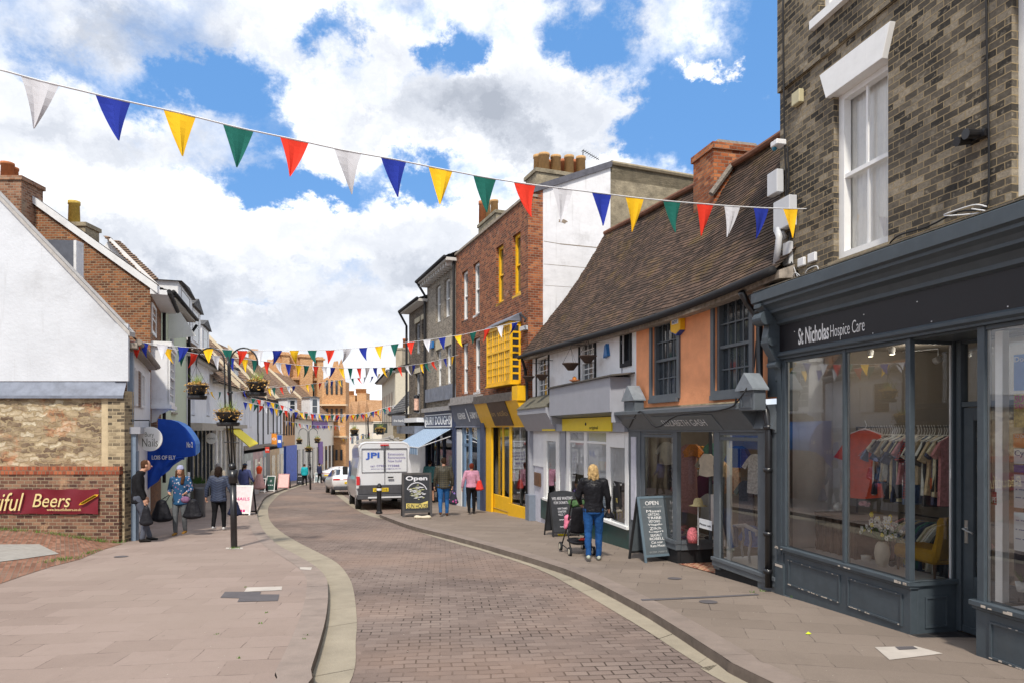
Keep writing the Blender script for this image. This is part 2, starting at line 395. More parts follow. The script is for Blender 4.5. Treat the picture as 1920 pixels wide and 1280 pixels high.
# ------------------------------------------------ ground, road, kerbs, gutters, pavements
def smooth(pts, n=6):
    out = []
    P = [pts[0]]+list(pts)+[pts[-1]]
    for i in range(1, len(P)-2):
        for k in range(n):
            t = k/n; a, b, c, d = P[i-1], P[i], P[i+1], P[i+2]
            out.append(.5*((2*b)+(-a+c)*t+(2*a-5*b+4*c-d)*t*t+(-a+3*b-3*c+d)*t*t*t))
    out.append(pts[-1]); return out
def resample(pts, step):
    out = [pts[0]]; acc = 0
    for a, b in zip(pts, pts[1:]):
        d = (b-a).length
        while acc+d >= step:
            t = (step-acc)/d; a = a+(b-a)*t; out.append(a.copy()); d = (b-a).length; acc = 0
        acc += d
    out.append(pts[-1]); return out
KD = .10
Z = lambda p, dz=0.: (p[0], p[1], g(p[0], p[1])+dz)
def pl2(lst, drop): return [gp(a, b, drop).to_2d() for a, b in lst]
left_kerb = pl2([(578,1280),(583,1253),(600,1200),(612,1150),(615,1107),(610,1080),(590,1060),(557,1040),(517,1017),(492,990),(482,963),(487,947),(507,925),(560,907)], 0)
k0 = left_kerb[0]; left_kerb = [Vector((-2.6, -15)), Vector((-2.25, -3)), Vector((k0.x*1.02-.02, k0.y-1.6))]+left_kerb+[Vector((-20.2, 72)), Vector((-20.5, 90)), Vector((-20, 130))]
LK = smooth(left_kerb)
left_gut = pl2([(656,1280),(667,1200),(669,1160),(663,1107),(653,1080),(632,1055),(600,1037),(557,1015),(525,995),(508,978),(503,963),(506,945),(526,924)], KD)
k1 = left_gut[0]; left_gut = [Vector((-1.9, -15)), Vector((-1.75, -3)), Vector((k1.x-.05, k1.y-1.6))]+left_gut
LG = smooth(left_gut)
rk = pl2([(1438,1274),(1354,1229),(1264,1172),(1182,1124),(1081,1074),(1007,1049),(907,1020),(835,1001),(767,984),(712,964)], 0)
r0 = rk[0]
right_kerb = [Vector((r0.x+.32*(r0.y+15), -15)), Vector((r0.x+.3*(r0.y-1), 1))]+rk
RK = smooth(right_kerb)
rg = pl2([(1356,1278),(1334,1261),(1278,1225),(1213,1183),(1157,1149),(1115,1124),(1070,1098),(1016,1070),(940,1043),(823,1009),(750,985),(723,974),(673,958),(630,927)], KD)
q0 = rg[0]; RG = smooth([Vector((q0.x-.3+.32*(q0.y+15), -15)), Vector((q0.x-.1+.3*(q0.y-1), 1))]+rg)

M_ROAD = paving('road setts', [(.145,.108,.092), (.215,.163,.14), (.29,.228,.195)], (.05,.037,.03), .205, .118, .008, -6, bump=.6, tint=((.36,.245,.185), .4), wob=.24, jl=(.38, .60, .10))
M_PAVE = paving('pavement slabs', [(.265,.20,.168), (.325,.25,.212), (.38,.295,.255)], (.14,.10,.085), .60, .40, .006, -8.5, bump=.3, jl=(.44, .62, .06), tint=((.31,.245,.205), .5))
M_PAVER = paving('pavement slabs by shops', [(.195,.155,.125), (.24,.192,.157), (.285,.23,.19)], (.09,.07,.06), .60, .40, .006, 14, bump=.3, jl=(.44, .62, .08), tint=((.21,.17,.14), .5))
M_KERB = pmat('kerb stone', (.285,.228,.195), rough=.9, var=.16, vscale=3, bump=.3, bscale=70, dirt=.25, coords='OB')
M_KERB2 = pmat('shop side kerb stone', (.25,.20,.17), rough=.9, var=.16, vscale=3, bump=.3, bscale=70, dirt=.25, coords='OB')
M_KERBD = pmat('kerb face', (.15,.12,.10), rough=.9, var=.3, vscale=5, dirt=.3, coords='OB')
M_GUT = pmat('pale gutter stone', (.33,.285,.215), rough=.9, var=.14, vscale=2.5, bump=.3, bscale=60, dirt=.18, coords='OB')
M_GROUND = pmat('far ground', (.28,.24,.2), rough=.95, coords='OB')
m = MB(); S_ = 400
m.add([(-S_, -60, g(0, -60)-.14), (S_, -60, g(0, -60)-.14), (S_, 500, g(0, 500)-.14), (-S_, 500, g(0, 500)-.14)], [(0, 1, 2, 3)])
tag(m.build('ground', M_GROUND), kind='structure')
m = MB(); m.add([(-40, -15, g(0, -15)-KD), (14, -15, g(0, -15)-KD), (14, 140, g(0, 140)-KD), (-40, 140, g(0, 140)-KD)], [(0, 1, 2, 3)])
tag(m.build('road', M_ROAD), kind='structure')
def plate(name, outline, mat, dz=0.):
    vs = [Vector((p[0], p[1], 0)) for p in outline]
    tri = tessellate_polygon([vs]); m = MB()
    m.add([Z(p, dz) for p in outline], [tuple(t) for t in tri])
    o = m.build(name, mat); 
    if o.data.polygons[0].normal.z < 0: o.data.flip_normals()
    return tag(o, kind='structure')
KW = .27
def offs(line, d):
    out = []
    for i, p in enumerate(line):
        t = line[min(i+1, len(line)-1)]-line[max(i-1, 0)]; t.normalize(); out.append(p+Vector((-t.y, t.x))*d)
    return out
LKi = offs(LK, KW); RKi = offs(RK, -KW)
plate('pavement_left', LKi+[Vector((-40, 130)), Vector((-40, -15))], M_PAVE)
# the parking bay cuts into the right pavement behind the bollard
bayc = RKi[-1]
bay = [bayc+Vector((.5, .6)), Vector((-3.55, 23.0)), Vector((-3.7, 24.5)), Vector((-6.6, 33)), Vector((-9.6, 42)), Vector((-11.5, 50)), Vector((-13.5, 60)), Vector((-14.5, 75)), Vector((-14, 100))]
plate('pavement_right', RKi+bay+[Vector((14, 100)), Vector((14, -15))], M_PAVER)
def band(name, A, B, mat, z0, z1=None, step=.9, gap=.006):
    """slabs between two lines A and B (same length), each a slab of its own length with a thin joint"""
    m = MB()
    def cum(L):
        c = [0]
        for a, b in zip(L, L[1:]): c.append(c[-1]+(b-a).length)
        return c
    def at(L, c, s):
        s *= c[-1]
        for i in range(len(L)-1):
            if c[i+1] >= s: t = (s-c[i])/max(1e-9, c[i+1]-c[i]); return L[i].lerp(L[i+1], t)
        return L[-1]
    cA, cB = cum(A), cum(B); n = int(cA[-1]/step); sub = 4
    for k in range(n):
        s0, s1 = k/n+gap/cA[-1]/2, (k+1)/n-gap/cA[-1]/2; jz = random.uniform(-.0015, .0015)
        pa = [at(A, cA, s0+(s1-s0)*j/sub) for j in range(sub+1)]; pb = [at(B, cB, s0+(s1-s0)*j/sub) for j in range(sub+1)]
        n0 = sub+1
        vs = [Z(p, z0+jz) for p in pa]+[Z(p, z0+jz) for p in pb]
        fs = [(j, j+1, n0+j+1, n0+j) for j in range(sub)]
        if z1 is not None:
            vs += [Z(p, z1) for p in pa]; fs += [(j, j+1, 2*n0+j+1, 2*n0+j) for j in range(sub)]
        m.add(vs, fs)
    o = m.build(name, mat, recalc=False); 
    for p in o.data.polygons:
        if p.normal.z < -.5: p.flip()
    return tag(o, kind='structure')
def near_on(L, p): return min(range(len(L)), key=lambda i: (L[i]-p).length)
band('kerb_left', LK, LKi, M_KERB, .003)
m = MB()
for A, s in ((LK, 1), (RK, -1)):
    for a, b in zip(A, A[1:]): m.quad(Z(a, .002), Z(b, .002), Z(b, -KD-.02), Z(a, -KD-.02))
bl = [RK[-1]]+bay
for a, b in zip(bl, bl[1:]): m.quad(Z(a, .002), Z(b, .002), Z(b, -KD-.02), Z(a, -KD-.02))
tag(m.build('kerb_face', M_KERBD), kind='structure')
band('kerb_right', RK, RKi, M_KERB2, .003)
i1 = near_on(LK, LG[-1])
band('gutter_left', LK[:i1+1], LG, M_GUT, -KD+.006, step=.85)
far = LK[i1:near_on(LK, Vector((-20.2, 72)))]; band('gutter_left_far', far, offs(far, -.32), M_GUT, -KD+.006)
band('gutter_right', RK, RG[:near_on(RG, RK[-1])+1], M_GUT, -KD+.006, step=.85)
g2 = RG[near_on(RG, RK[-1]):]; g2 = g2+[Vector((-13.2, 50)), Vector((-16, 62))]
band('gutter_bay', g2, offs(g2, -.35), M_GUT, -KD+.006)
# worn patches, covers and odd slabs let into the paving
def slab(name, pxs, mat, dz=.005, drop=0.):
    o = MB().add([tuple(gp(a, b, drop)+Vector((0, 0, dz))) for a, b in pxs], [tuple(range(len(pxs)))]).build(name, mat); return tag(o, kind='structure')
M_DSLAB = pmat('dark slab', (.11,.10,.105), rough=.85, var=.15, bump=.2, coords='OB'); M_PSLAB = pmat('pale slab', (.50,.45,.40), rough=.85, var=.1, coords='OB')
slab('dark_slab', [(448,1122),(525,1121),(521,1126),(448,1129),(413,1120),(422,1109),(490,1109),(487,1114),(524,1114)][5:7]+[(487,1114),(524,1114),(521,1126),(445,1128),(449,1121),(413,1120)], M_DSLAB)
slab('pale_slab', [(463,1101),(529,1099),(528,1106),(458,1109)], M_PSLAB)
slab('pale_slab', [(562,1063),(585,1063),(583,1068),(563,1067)], M_PSLAB)
slab('lamp_base_slab', [(424,1026),(456,1026),(455,1029),(423,1029)], M_PSLAB)
slab('cover_surround', [(1640,1213),(1716,1211),(1768,1225),(1668,1237)], M_PSLAB)
slab('access_cover', [(1678,1213),(1712,1212),(1721,1217),(1686,1219)], M_DSLAB, .009)
slab('drain_channel', [(1201,1123),(1320,1118),(1420,1113),(1424,1115),(1320,1121),(1204,1126)], M_DSLAB, .006)
def cover(name, px, py, rx):
    c = gp(px, py); m = MB(); n = 20; r = rx/FP*c.y
    m.add([Z((c.x+r*math.cos(2*math.pi*k/n), c.y+r*math.sin(2*math.pi*k/n)), .007) for k in range(n)], [tuple(range(n))])
    return tag(m.build(name, M_DSLAB), kind='structure')
cover('round_cover', 1328, 1128, 17); cover('round_cover', 1265, 1084, 13); cover('round_cover', 227, 1043, 12)
# raised brick bank in front of the old wall on the left
M_REDP = brick('red brick paving', [(.19,.09,.058), (.29,.14,.09), (.37,.20,.135)], (.2,.15,.11), .21, .07, .006, stain=(.3,.24,.19), stain_amt=.5)
bank_edge = [gp(230,1019), gp(190,1031), (gp(150,1048)), gp(95,1062), gp(40,1080), gp(0,1094), gp(-250,1170)]
WY = 14.17
bank_top = [wp(228,1019,WY), wp(190,1015,WY), wp(150,1008,WY), wp(100,1000,WY), wp(50,995,WY), wp(0,991,WY), wp(-400,975,WY)]
m = MB()
for i in range(6): m.add([bank_edge[i]+Vector((0,0,.006)), bank_edge[i+1]+Vector((0,0,.006)), bank_top[i+1], bank_top[i]], [(0, 1, 2, 3)])
tag(m.build('brick_bank', M_REDP), kind='structure')
def onbank(i, s, j, t, dz=.006):
    return None
m = MB()   # concrete slab on the bank
def bk(a, s):  # a along 0..6, s 0 edge ..1 top
    i = min(5, int(a)); t = a-i; e = bank_edge[i].lerp(bank_edge[i+1], t); q = bank_top[i].lerp(bank_top[i+1], t); p = e.lerp(q, s); p.z += .012; return p
st = [2.75, 3.5, 4, 5, 6]
for a, b in zip(st, st[1:]):
    lo = lambda k: .30; hi = lambda k: .30 if k == 2.75 else .62
    m.add([bk(a, lo(a)), bk(b, lo(b)), bk(b, hi(b)), bk(a, hi(a))], [(0, 1, 2, 3)])
tag(m.build('concrete_slab', pmat('old concrete', (.33,.31,.28), rough=.9, var=.15, dirt=.3, coords='OB')), kind='structure')
# tufts of grass along the wall foot, the lamp foot and in joints
M_GRASS = pmat('grass', (.10,.19,.03), rough=.8, var=.4, vscale=20, coords='OB')
def tuft(m, c, n, r, h):
    for _ in range(n):
        a = random.uniform(0, 6.28); d = random.uniform(0, r); p = Vector(c)+Vector((d*math.cos(a), d*math.sin(a), 0)); w = random.uniform(.004, .008)
        q = p+Vector((random.uniform(-.5, .5)*h, random.uniform(-.5, .5)*h, random.uniform(.4, 1)*h)); b = random.uniform(0, 6.28)
        dv = Vector((math.cos(b)*w, math.sin(b)*w, 0)); m.add([p-dv, p+dv, q], [(0, 1, 2)])
m = MB()
for _ in range(60):
    a = random.uniform(0, 5.5); tuft(m, bk(a, .97), 7, .10, .09)
for _ in range(30):
    a = random.uniform(1.2, 3.2); tuft(m, bk(a, .05+random.random()*.1), 7, .12, .05)
tuft(m, gp(440, 1028)+Vector((0,0,.0)), 30, .10, .06)
for px, py in [(461,1100),(488,1168),(405,1188),(575,1190),(572,1197),(447,1233),(500,1148)]: tuft(m, gp(px, py), 10, .03, .02)
for px, py in [(1432,1108),(1410,1110),(1486,1120)]: tuft(m, gp(px, py), 8, .05, .05)
tag(m.build('weeds', M_GRASS, recalc=False), 'small green weeds and grass in paving joints and along the wall foot', 'weeds', kind='stuff')
m = MB()
for _ in range(260):
    s = random.choice([(random.uniform(1.4, 5), random.uniform(4.5, 14)), (random.uniform(-6, -1.5), random.uniform(4.5, 16)), (random.uniform(-1.5, 3), random.uniform(5, 14))])
    p = Vector(Z(s, .004)); r = random.uniform(.003, .009); a = random.random()*6
    if not (s[0] > RK[near_on(RK, Vector(s))].x+.2 or s[0] < LK[near_on(LK, Vector(s))].x-.2): p.z -= KD
    m.add([p+Vector((r*math.cos(a+k*2.1), r*math.sin(a+k*2.1)*.6, 0)) for k in range(3)], [(0, 1, 2)])
tag(m.build('litter_specks', pmat('speck', (.62,.58,.5), rough=.9, coords='OB')), 'tiny pale specks of grit and petals on the paving', 'litter', kind='stuff')
c = gp(1515, 1188); m = MB(); m.add([c+Vector((-.03,-.01,.006)), c+Vector((.0,-.02,.006)), c+Vector((.035,0,.006)), c+Vector((.01,.02,.02))], [(0, 1, 2, 3)])
tag(m.build('fallen_leaf', pmat('yellow leaf', (.55,.65,.03), rough=.5)), 'single yellow-green fallen leaf on the pavement before the dark grey shop', 'leaf')
# ------------------------------------------------ building kit
def window(par, r, y, fm, cols=2, rows=2, sash=True, fr=.055, bar=.022, pane=None, dep=.07, sill=None, sillm=None, name='window', curtain=None, low_cols=None, low_rows=None):
    u0, z0, u1, z1 = r; m = MB(); zm = (z0+z1)/2
    m.box(u0, u0+fr, y, y+dep, z0, z1); m.box(u1-fr, u1, y, y+dep, z0, z1)
    m.box(u0+fr, u1-fr, y, y+dep, z1-fr, z1); m.box(u0+fr, u1-fr, y, y+dep, z0, z0+fr*1.2)
    def grid(a, b, c, d, nx, ny, yy):
        for i in range(1, nx): x = a+(b-a)*i/nx; m.box(x-bar/2, x+bar/2, yy, yy+.02, c, d)
        for j in range(1, ny): zz = c+(d-c)*j/ny; m.box(a, b, yy+.002, yy+.022, zz-bar/2, zz+bar/2)
    if sash:
        m.box(u0+fr, u1-fr, y+.01, y+dep-.012, zm-.022, zm+.022)
        grid(u0+fr, u1-fr, zm+.022, z1-fr, cols, rows, y+.025); grid(u0+fr, u1-fr, z0+fr*1.2, zm-.022, low_cols or cols, low_rows or rows, y+.042)
    else: grid(u0+fr, u1-fr, z0+fr, z1-fr, cols, rows, y+.03)
    f = m.build(name, fm, par)
    MB().add([(u0+fr/2, y+dep-.006, z0+fr/2), (u1-fr/2, y+dep-.006, z0+fr/2), (u1-fr/2, y+dep-.006, z1-fr/2), (u0+fr/2, y+dep-.006, z1-fr/2)], [(0, 1, 2, 3)]).build('pane', pane or PANE, f)
    if sill: MB().box(u0-sill, u1+sill, y-.10, y+.02, z0-.07, z0-.001).build('sill', sillm or fm, f)
    if curtain:
        c = MB(); n = 26; pts = [(u0+(u1-u0)*i/n, y+dep+.05+.012*math.sin(i*2.4)+.006*math.sin(i*5.1)) for i in range(n+1)]
        lo, hi = curtain
        for i in range(int(lo*n), int(hi*n)): c.quad((*pts[i], z0), (*pts[i+1], z0), (*pts[i+1], z1), (*pts[i], z1))
        c.build('curtain', CURT, f)
        MB().quad((u0, y+dep+.35, z0), (u1, y+dep+.35, z0), (u1, y+dep+.35, z1), (u0, y+dep+.35, z1)).build('room_dark', BLACKM, f)
    return f
CURT = pmat('net curtain', (.85, .83, .78), rough=.9, var=.06)
def text_on(par, txt, F, x0, x1, y0, y1, mat, d=-.002, off=0., name='lettering', z=None, sx=None, ext=.0015):
    """lettering filling the facade rectangle under the given photo pixels"""
    u0, zb, u1, zt = F.rect(x0, x1, y0, y1, d)
    return text_fit(par, txt, u0, zb, u1, zt, mat, d, off, name, ext)
def text_fit(par, txt, u0, zb, u1, zt, mat, d=-.002, off=0., name='lettering', ext=.0015, rot=(90, 0, 0)):
    o = text(txt, 1., mat, par, (0, 0, 0), rot, name, ext=.5, off=off)
    xs = [v.co.x for v in o.data.vertices]; ys = [v.co.y for v in o.data.vertices]
    if not xs: return o
    sx = (u1-u0)/max(1e-6, max(xs)-min(xs)); sy = (zt-zb)/max(1e-6, max(ys)-min(ys))
    for v in o.data.vertices: v.co = ((v.co.x-min(xs))*sx, (v.co.y-min(ys))*sy, v.co.z*2*ext)
    o.location = (u0, d, zb); return o
def frameline(m, u0, z0, u1, z1, y0, y1, t):
    m.box(u0, u0+t, y0, y1, z0, z1); m.box(u1-t, u1, y0, y1, z0, z1); m.box(u0+t, u1-t, y0, y1, z1-t, z1); m.box(u0+t, u1-t, y0, y1, z0, z0+t)
def pipe(par, pts, r, mat, name='downpipe', seg=8):
    m = MB().tube(pts, r, seg); return m.build(name, mat, par, smooth=True)
rnd = random.uniform
TEXTW = pmat('white lettering', (.82,.82,.82), rough=.5, var=0)

# ================================================ right side: the dark grey charity shop
P1 = gp(1460, 1111).to_2d(); D1 = Vector((.2187, -1)).normalized()
F1 = Fac(P1, P1+D1*9.0)
B_GAULT = brick('sooty grey brick', [(.026,.024,.022), (.135,.115,.09), (.37,.315,.235)], (.33,.255,.15), ms=.0055, bw=.152, rh=.066, stain=(.045,.042,.04), stain_amt=.55, stain_lo=.50, bump=1., vs=1.6, mott=.65, dist=.018)
B = F1.empty('corner_shop_building', 'tall sooty grey-brick building with a dark slate-grey charity shopfront, nearest on the right', 'building')
gz = F1.gz
zf0, zf1 = F1.z(1465, 664), F1.z(1465, 618)
ZC = 3.36-F1.z0
zsill = F1.z(1477, 1024)
uA, uB, uC = F1.u(1484), F1.u(1711), F1.u(1837)
W1 = (F1.u(1560), F1.z(1565, 490), F1.u(1662), F1.z(1548, 186))
wv = (F1.u(1893), W1[1], F1.u(1893)+(W1[2]-W1[0]), W1[3])
zstr = F1.z(1460, 176)
zw2 = F1.z(1533, 40); w2 = (F1.u(1536), zw2, F1.u(1536)+(W1[2]-W1[0]), zw2+1.6)
w3 = (wv[0]+.05, zw2, wv[2]+.05, zw2+1.6)
TOP = 9.6
MB().poly([(-.0, ZC-.15), (9, ZC-.15), (9, zstr), (-.0, zstr)], [W1, wv], .02, .13).build('wall', B_GAULT, B)
MB().poly([(-.0, zstr), (9, zstr), (9, TOP), (0, TOP)], [w2, w3], -.02, .16).quad((0, -.02, zstr), (9, -.02, zstr), (9, .02, zstr), (0, .02, zstr)).build('wall', B_GAULT, B)
MB().quad((-.0, .02, ZC-.6), (-.0, 8, ZC-.6), (-.0, 8, zstr), (-.0, .02, zstr)).quad((-.0, -.02, zstr), (-.0, 8, zstr), (-.0, 8, TOP), (-.0, -.02, TOP)).quad((0,0,TOP),(9,0,TOP),(9,8,TOP),(0,8,TOP)).quad((0,8,0),(9,8,0),(9,8,TOP),(0,8,TOP)).build('side_wall', B_GAULT, B)
PANEC = glass('upper window glass', tint=(1, 1, 1), refl=.7)
window(B, W1, .09, WHITE, 2, 1, True, .085, .028, pane=PANEC, curtain=(.0, 1.), dep=.09)
window(B, wv, .09, WHITE, 2, 1, True, .085, .028, pane=PANEC, curtain=(.0, 1.), dep=.09)
for w in (w2, w3):
    f = window(B, w, .08, WHITE, 2, 1, True, .07, .028, pane=PANE_PALE); MB().box(w[0]-.06, w[2]+.06, -.09, .08, w[1]-.10, w[1]-.001).build('sill', WHITE, f)
# old stone sill
MB().box(W1[0]-.05, W1[2]+.05, -.02, .10, W1[1]-.10, W1[1]-.001).build('sill', pmat('lichened stone', (.30,.25,.17), rough=.9, var=.3, vscale=12, bump=.5), B)
zl0, zl1 = F1.z(1548, 190), F1.z(1533, 150)
for wu0, wu1 in ((W1[0], W1[2]), (wv[0], wv[2])):
    MB().prism([(wu0-.05, zl0), (wu1-.01, zl0), (wu1+.10, zl1), (wu0-.16, zl1)], -.045, .10, 'y').build('lintel', WHITE, B, bevel=.004)
# cornice, fascia, signboard
prof = [(.02, ZC+.10), (-.30, ZC+.02), (-.33, ZC), (-.33, ZC-.12), (-.29, ZC-.14), (-.29, ZC-.17), (-.24, ZC-.20), (-.21, ZC-.24), (-.21, ZC-.27), (-.14, ZC-.30), (-.10, ZC-.36), (-.10, ZC-.40), (-.06, ZC-.42), (.02, ZC-.42)]
MB().prism(prof, -.10, 9, 'x').build('cornice', SLATE_P, B)
MB().prism([(.03, ZC+.12), (-.31, ZC+.035), (-.31, ZC+.022), (.02, ZC+.102)], -.10, 9, 'x').build('cornice_flashing', pmat('mossy flashing', (.15,.13,.10), rough=.9, var=.4, vscale=14, bump=.6), B)
FASC = pmat('black satin sign', (.011,.010,.013), rough=.45, var=.1)
MB().box(.0, 9, -.06, .0, zf0+.02, ZC-.421).build('fascia', FASC, B)
MB().prism([(.0, zf0+.02), (-.075, zf0+.02), (-.095, zf0+.0), (-.095, zf0-.03), (-.06, zf0-.05), (-.06, zf0-.07), (0, zf0-.07)], .0, 9, 'x').build('fascia_moulding', SLATE_P, B)
text_on(B, 'St Nicholas', F1, 1497, 1554, 610, 641, TEXTW, -.063, off=.012)
text_on(B, 'Hospice Care', F1, 1557, 1621, 603, 634, TEXTW, -.063, off=-.012)
m = MB()
for px, py in ((1490, 622), (1637, 625), (1747, 603), (1620, 590), (1890, 575), (1720, 566)): u, z = F1.hit(px, py, -.06); m.ball((u, -.062, z), .006)
m.build('sign_screws', TEXTW, B)['kind'] = 'stuff'
# scrolled console at the far end
m = MB(); sc = []
for k in range(15):
    t = k/14; sc.append((-.30+.24*t+.05*math.sin(t*9), ZC-.17-.92*t))
m.prism([(0.0, ZC-.15)]+[(-.34, ZC-.15), (-.34, ZC-.2)]+sc+[(0.0, ZC-1.12)], -.02, .11, 'x')
for cc, rr in (((-.26, ZC-.33), .085), ((-.17, ZC-.62), .055), ((-.10, ZC-.9), .04)):
    m.prism([(cc[0]+rr*math.cos(a*math.pi/8), cc[1]+rr*math.sin(a*math.pi/8)) for a in range(16)], -.05, .14, 'x')
m.build('console', SLATE_P, B)
# pilaster and shop posts
zc = zf0-.07
m = MB(); m.box(0, .145, -.03, .1, gz(0)-.1, zc); m.box(-.01, .165, -.05, .1, gz(0)-.1, F1.z(1470, 1055)); m.box(.03, .11, -.04, -.03, F1.z(1470, 1040), zc-.05)
m.build('pilaster', SLATE_P, B)
uM = F1.u(1586)
zs = zsill
m = MB()
m.box(.145, .185, -.03, .04, zs, zc); m.box(uM-.022, uM+.022, -.03, .04, zs, zc); m.box(uB-.06, uB, -.03, .03, zs, zc)
m.box(.185, uB-.06, -.02, .04, zc-.04, zc)
m.box(uC, uC+.07, -.03, .05, zs-.02, zc); m.box(uC+.07, 9, -.02, .04, zc-.04, zc)
rd = .53; m.box(uB-.05, uB-.012, rd-.06, rd, zs, zc); m.box(uB-.045, uB-.015, .03, rd-.06, zc-.05, zc)
m.build('window_frame', SLATE_P, B, bevel=.004)
m = MB()
m.box(.13, uB+.03, -.07, .06, zs-.045, zs); m.box(.14, uB+.02, -.045, .06, zs-.075, zs-.045)
m.box(uB-.05, uB+.03, .06, rd, zs-.045, zs)
m.box(uC-.05, 9, -.07, .06, zs-.045, zs); m.box(uC-.04, 9, -.045, .06, zs-.075, zs-.045)
m.build('window_sill', SLATE_P, B, bevel=.005)
m = MB(); zb = lambda u: gz(u)-.05
m.box(.14, uB, -.02, .06, gz(0)-.15, zs-.075); m.box(uB-.06, uB-.001, .06, rd, gz(0)-.15, zs-.046); m.box(uC-.02, 9, -.02, .06, gz(0)-.15, zs-.075)
m.box(uC-.019, uC+.03, .06, rd, gz(0)-.15, zs-.046); m.box(.14,uB+.01,-.04,-.02,gz(0)-.15,gz(0)+.02)
m.build('stallriser', SLATE_P, B, bevel=.004)
m = MB()
ch = MB()
for a, b in ((.24, uM-.06), (uM+.06, uB-.10), (uC+.12, uC+1.1)):
    ph, pl_ = zs-.15, zs-.46; frameline(m, a, pl_, b, ph, -.034, -.02, .018)
    for q in range(int((b-a)/.03)):
        if random.random() < .42: ch.box(a+.03*q, a+.03*q+rnd(.015, .04), -.0365, -.034, pl_+.002, pl_+rnd(.008, .016))
        if random.random() < .14: ch.box(a+.03*q, a+.03*q+rnd(.01, .03), -.0365, -.034, ph-rnd(.006, .012), ph-.002)
m.add([], [])
frameline(m, uB+.0, zs-.46, uB+.001, zs-.15, .15, .42, .0001) if False else None
mm = MB(); 
for (ya, yb, za, zb_) in ((.14,.158,zs-.46,zs-.16),(.38,.398,zs-.46,zs-.16),(.158,.38,zs-.178,zs-.16),(.158,.38,zs-.46,zs-.442)): mm.box(uB-.001, uB+.012, ya, yb, za, zb_)
m.build('riser_panels', SLATE_P, B); mm.build('riser_panels', SLATE_P, B)
for a, b in ((0, .165), (uM-.1, uM+.12), (uB-.2, uB+.0), (uC-.04, uC+.5)):
    for q in range(8):
        if random.random() < .5: x = rnd(a, b); ch.box(x, x+rnd(.01, .05), -.0725, -.07, zs-.04, zs-rnd(.01, .03))
ch.box(.0, .15, -.053, -.05, F1.z(1470, 1058)-.03, F1.z(1470, 1058)-.0)
for q in range(16): x = rnd(.2, uB-.1); ch.box(x, x+rnd(.005, .012), -.0325, -.03, zs+rnd(.1, 1.5), zs+rnd(.1, 1.5)) if False else None
ch.build('flaked_paint', pmat('bare flaked paint', (.50,.44,.38), rough=.9, var=.2, vscale=30), B)['kind'] = 'stuff'
# door
du0 = uB-.0; du1 = uC+.05
m = MB(); zt0, zt1 = F1.z(1815, 762, rd), F1.z(1815, 750, rd)
zd0 = gz(uB)+.02
m.box(du0, du0+.05, rd-.03, rd+.06, zd0, zc); m.box(du0+.05, du1, rd-.02, rd+.06, zt0, zt0+.05); m.box(du0+.05, du1, rd-.02, rd+.06, zc-.05, zc)
m.build('door_frame', SLATE_P, B, bevel=.003)
dl0, dl1 = du0+.055, du1
m = MB(); m.box(dl0, dl0+.11, rd, rd+.045, zd0, zt0-.005); m.box(dl1-.11, dl1, rd, rd+.045, zd0, zt0-.005); m.box(dl0+.11, dl1-.11, rd, rd+.045, zt0-.13, zt0-.005)
m.box(dl0+.11, dl1-.11, rd, rd+.045, zd0, zd0+.55); frameline(m, dl0+.15, zd0+.14, dl1-.15, zd0+.46, rd-.012, rd, .02); m.box(dl0, dl1, rd-.02, rd, zd0, zd0+.06)
d = m.build('door', SLATE_P, B, bevel=.003)
MB().quad((dl0+.11, rd+.02, zd0+.55), (dl1-.11, rd+.02, zd0+.55), (dl1-.11, rd+.02, zt0-.13), (dl0+.11, rd+.02, zt0-.13)).build('door_glass', GLASS, d)
MB().box(dl0+.02, dl0+.055, rd-.008, rd, zd0+.86, zd0+1.08).tube([(dl0+.04, rd-.008, zd0+1.0), (dl0+.04, rd-.05, zd0+1.0), (dl0+.15, rd-.05, zd0+.97)], .009).build('handle', pmat('steel', (.6,.6,.6), metal=1, rough=.3), d)
MB().quad((du0+.05, rd+.02, zt0+.05), (du1, rd+.02, zt0+.05), (du1, rd+.02, zc-.05), (du0+.05, rd+.02, zc-.05)).build('transom_pane', GLASS, B)
MB().box(uB-.043, uB-.018, rd-.075, rd-.061, zs+.98, zs+1.08).build('door_bell', WHITE, B, bevel=.006)
# glazing
def pane(par, a, b, y, z0, z1, nm='pane'): return MB().quad((a, y, z0), (b, y, z0), (b, y, z1), (a, y, z1)).build(nm, GLASS, par)
pane(B, .185, uM-.022, .0, zs, zc-.04); pane(B, uM+.022, uB-.06, .0, zs, zc-.04); pane(B, uC+.07, 8.9, .0, zs, zc-.04)
MB().quad((uB-.03, .03, zs), (uB-.03, rd-.06, zs), (uB-.03, rd-.06, zc-.05), (uB-.03, .03, zc-.05)).build('pane', GLASS, B)
m = MB(); m.box(uB-.062, uB-.058, .0, .018, zs, zc-.04); m.box(.186, .20, .004, .02, zs, zc-.04); m.box(uM+.023, uM+.035, .004, .02, zs, zc-.04); m.box(uB-.034,uB-.026,rd-.078,rd-.06,zs,zc-.05); m.box(uC+.071,uC+.085,.004,.02,zs,zc-.04)
m.build('white_beading', WHITE, B)
m = MB(); zfl = gz(uB)+.005
m.box(uB-.0, uC-.0, -.02, rd, zfl-.2, zfl+.0); m.build('entrance_floor', brick('black tiles', [(.02,.02,.022),(.03,.03,.033),(.045,.045,.05)], (.10,.09,.08), .15, .15, .004, rough=.4, bump=.2, stain_amt=.2), B)
MB().box(uB, uC, .0, rd, zc-.02, zc).build('soffit', SLATE_P, B)
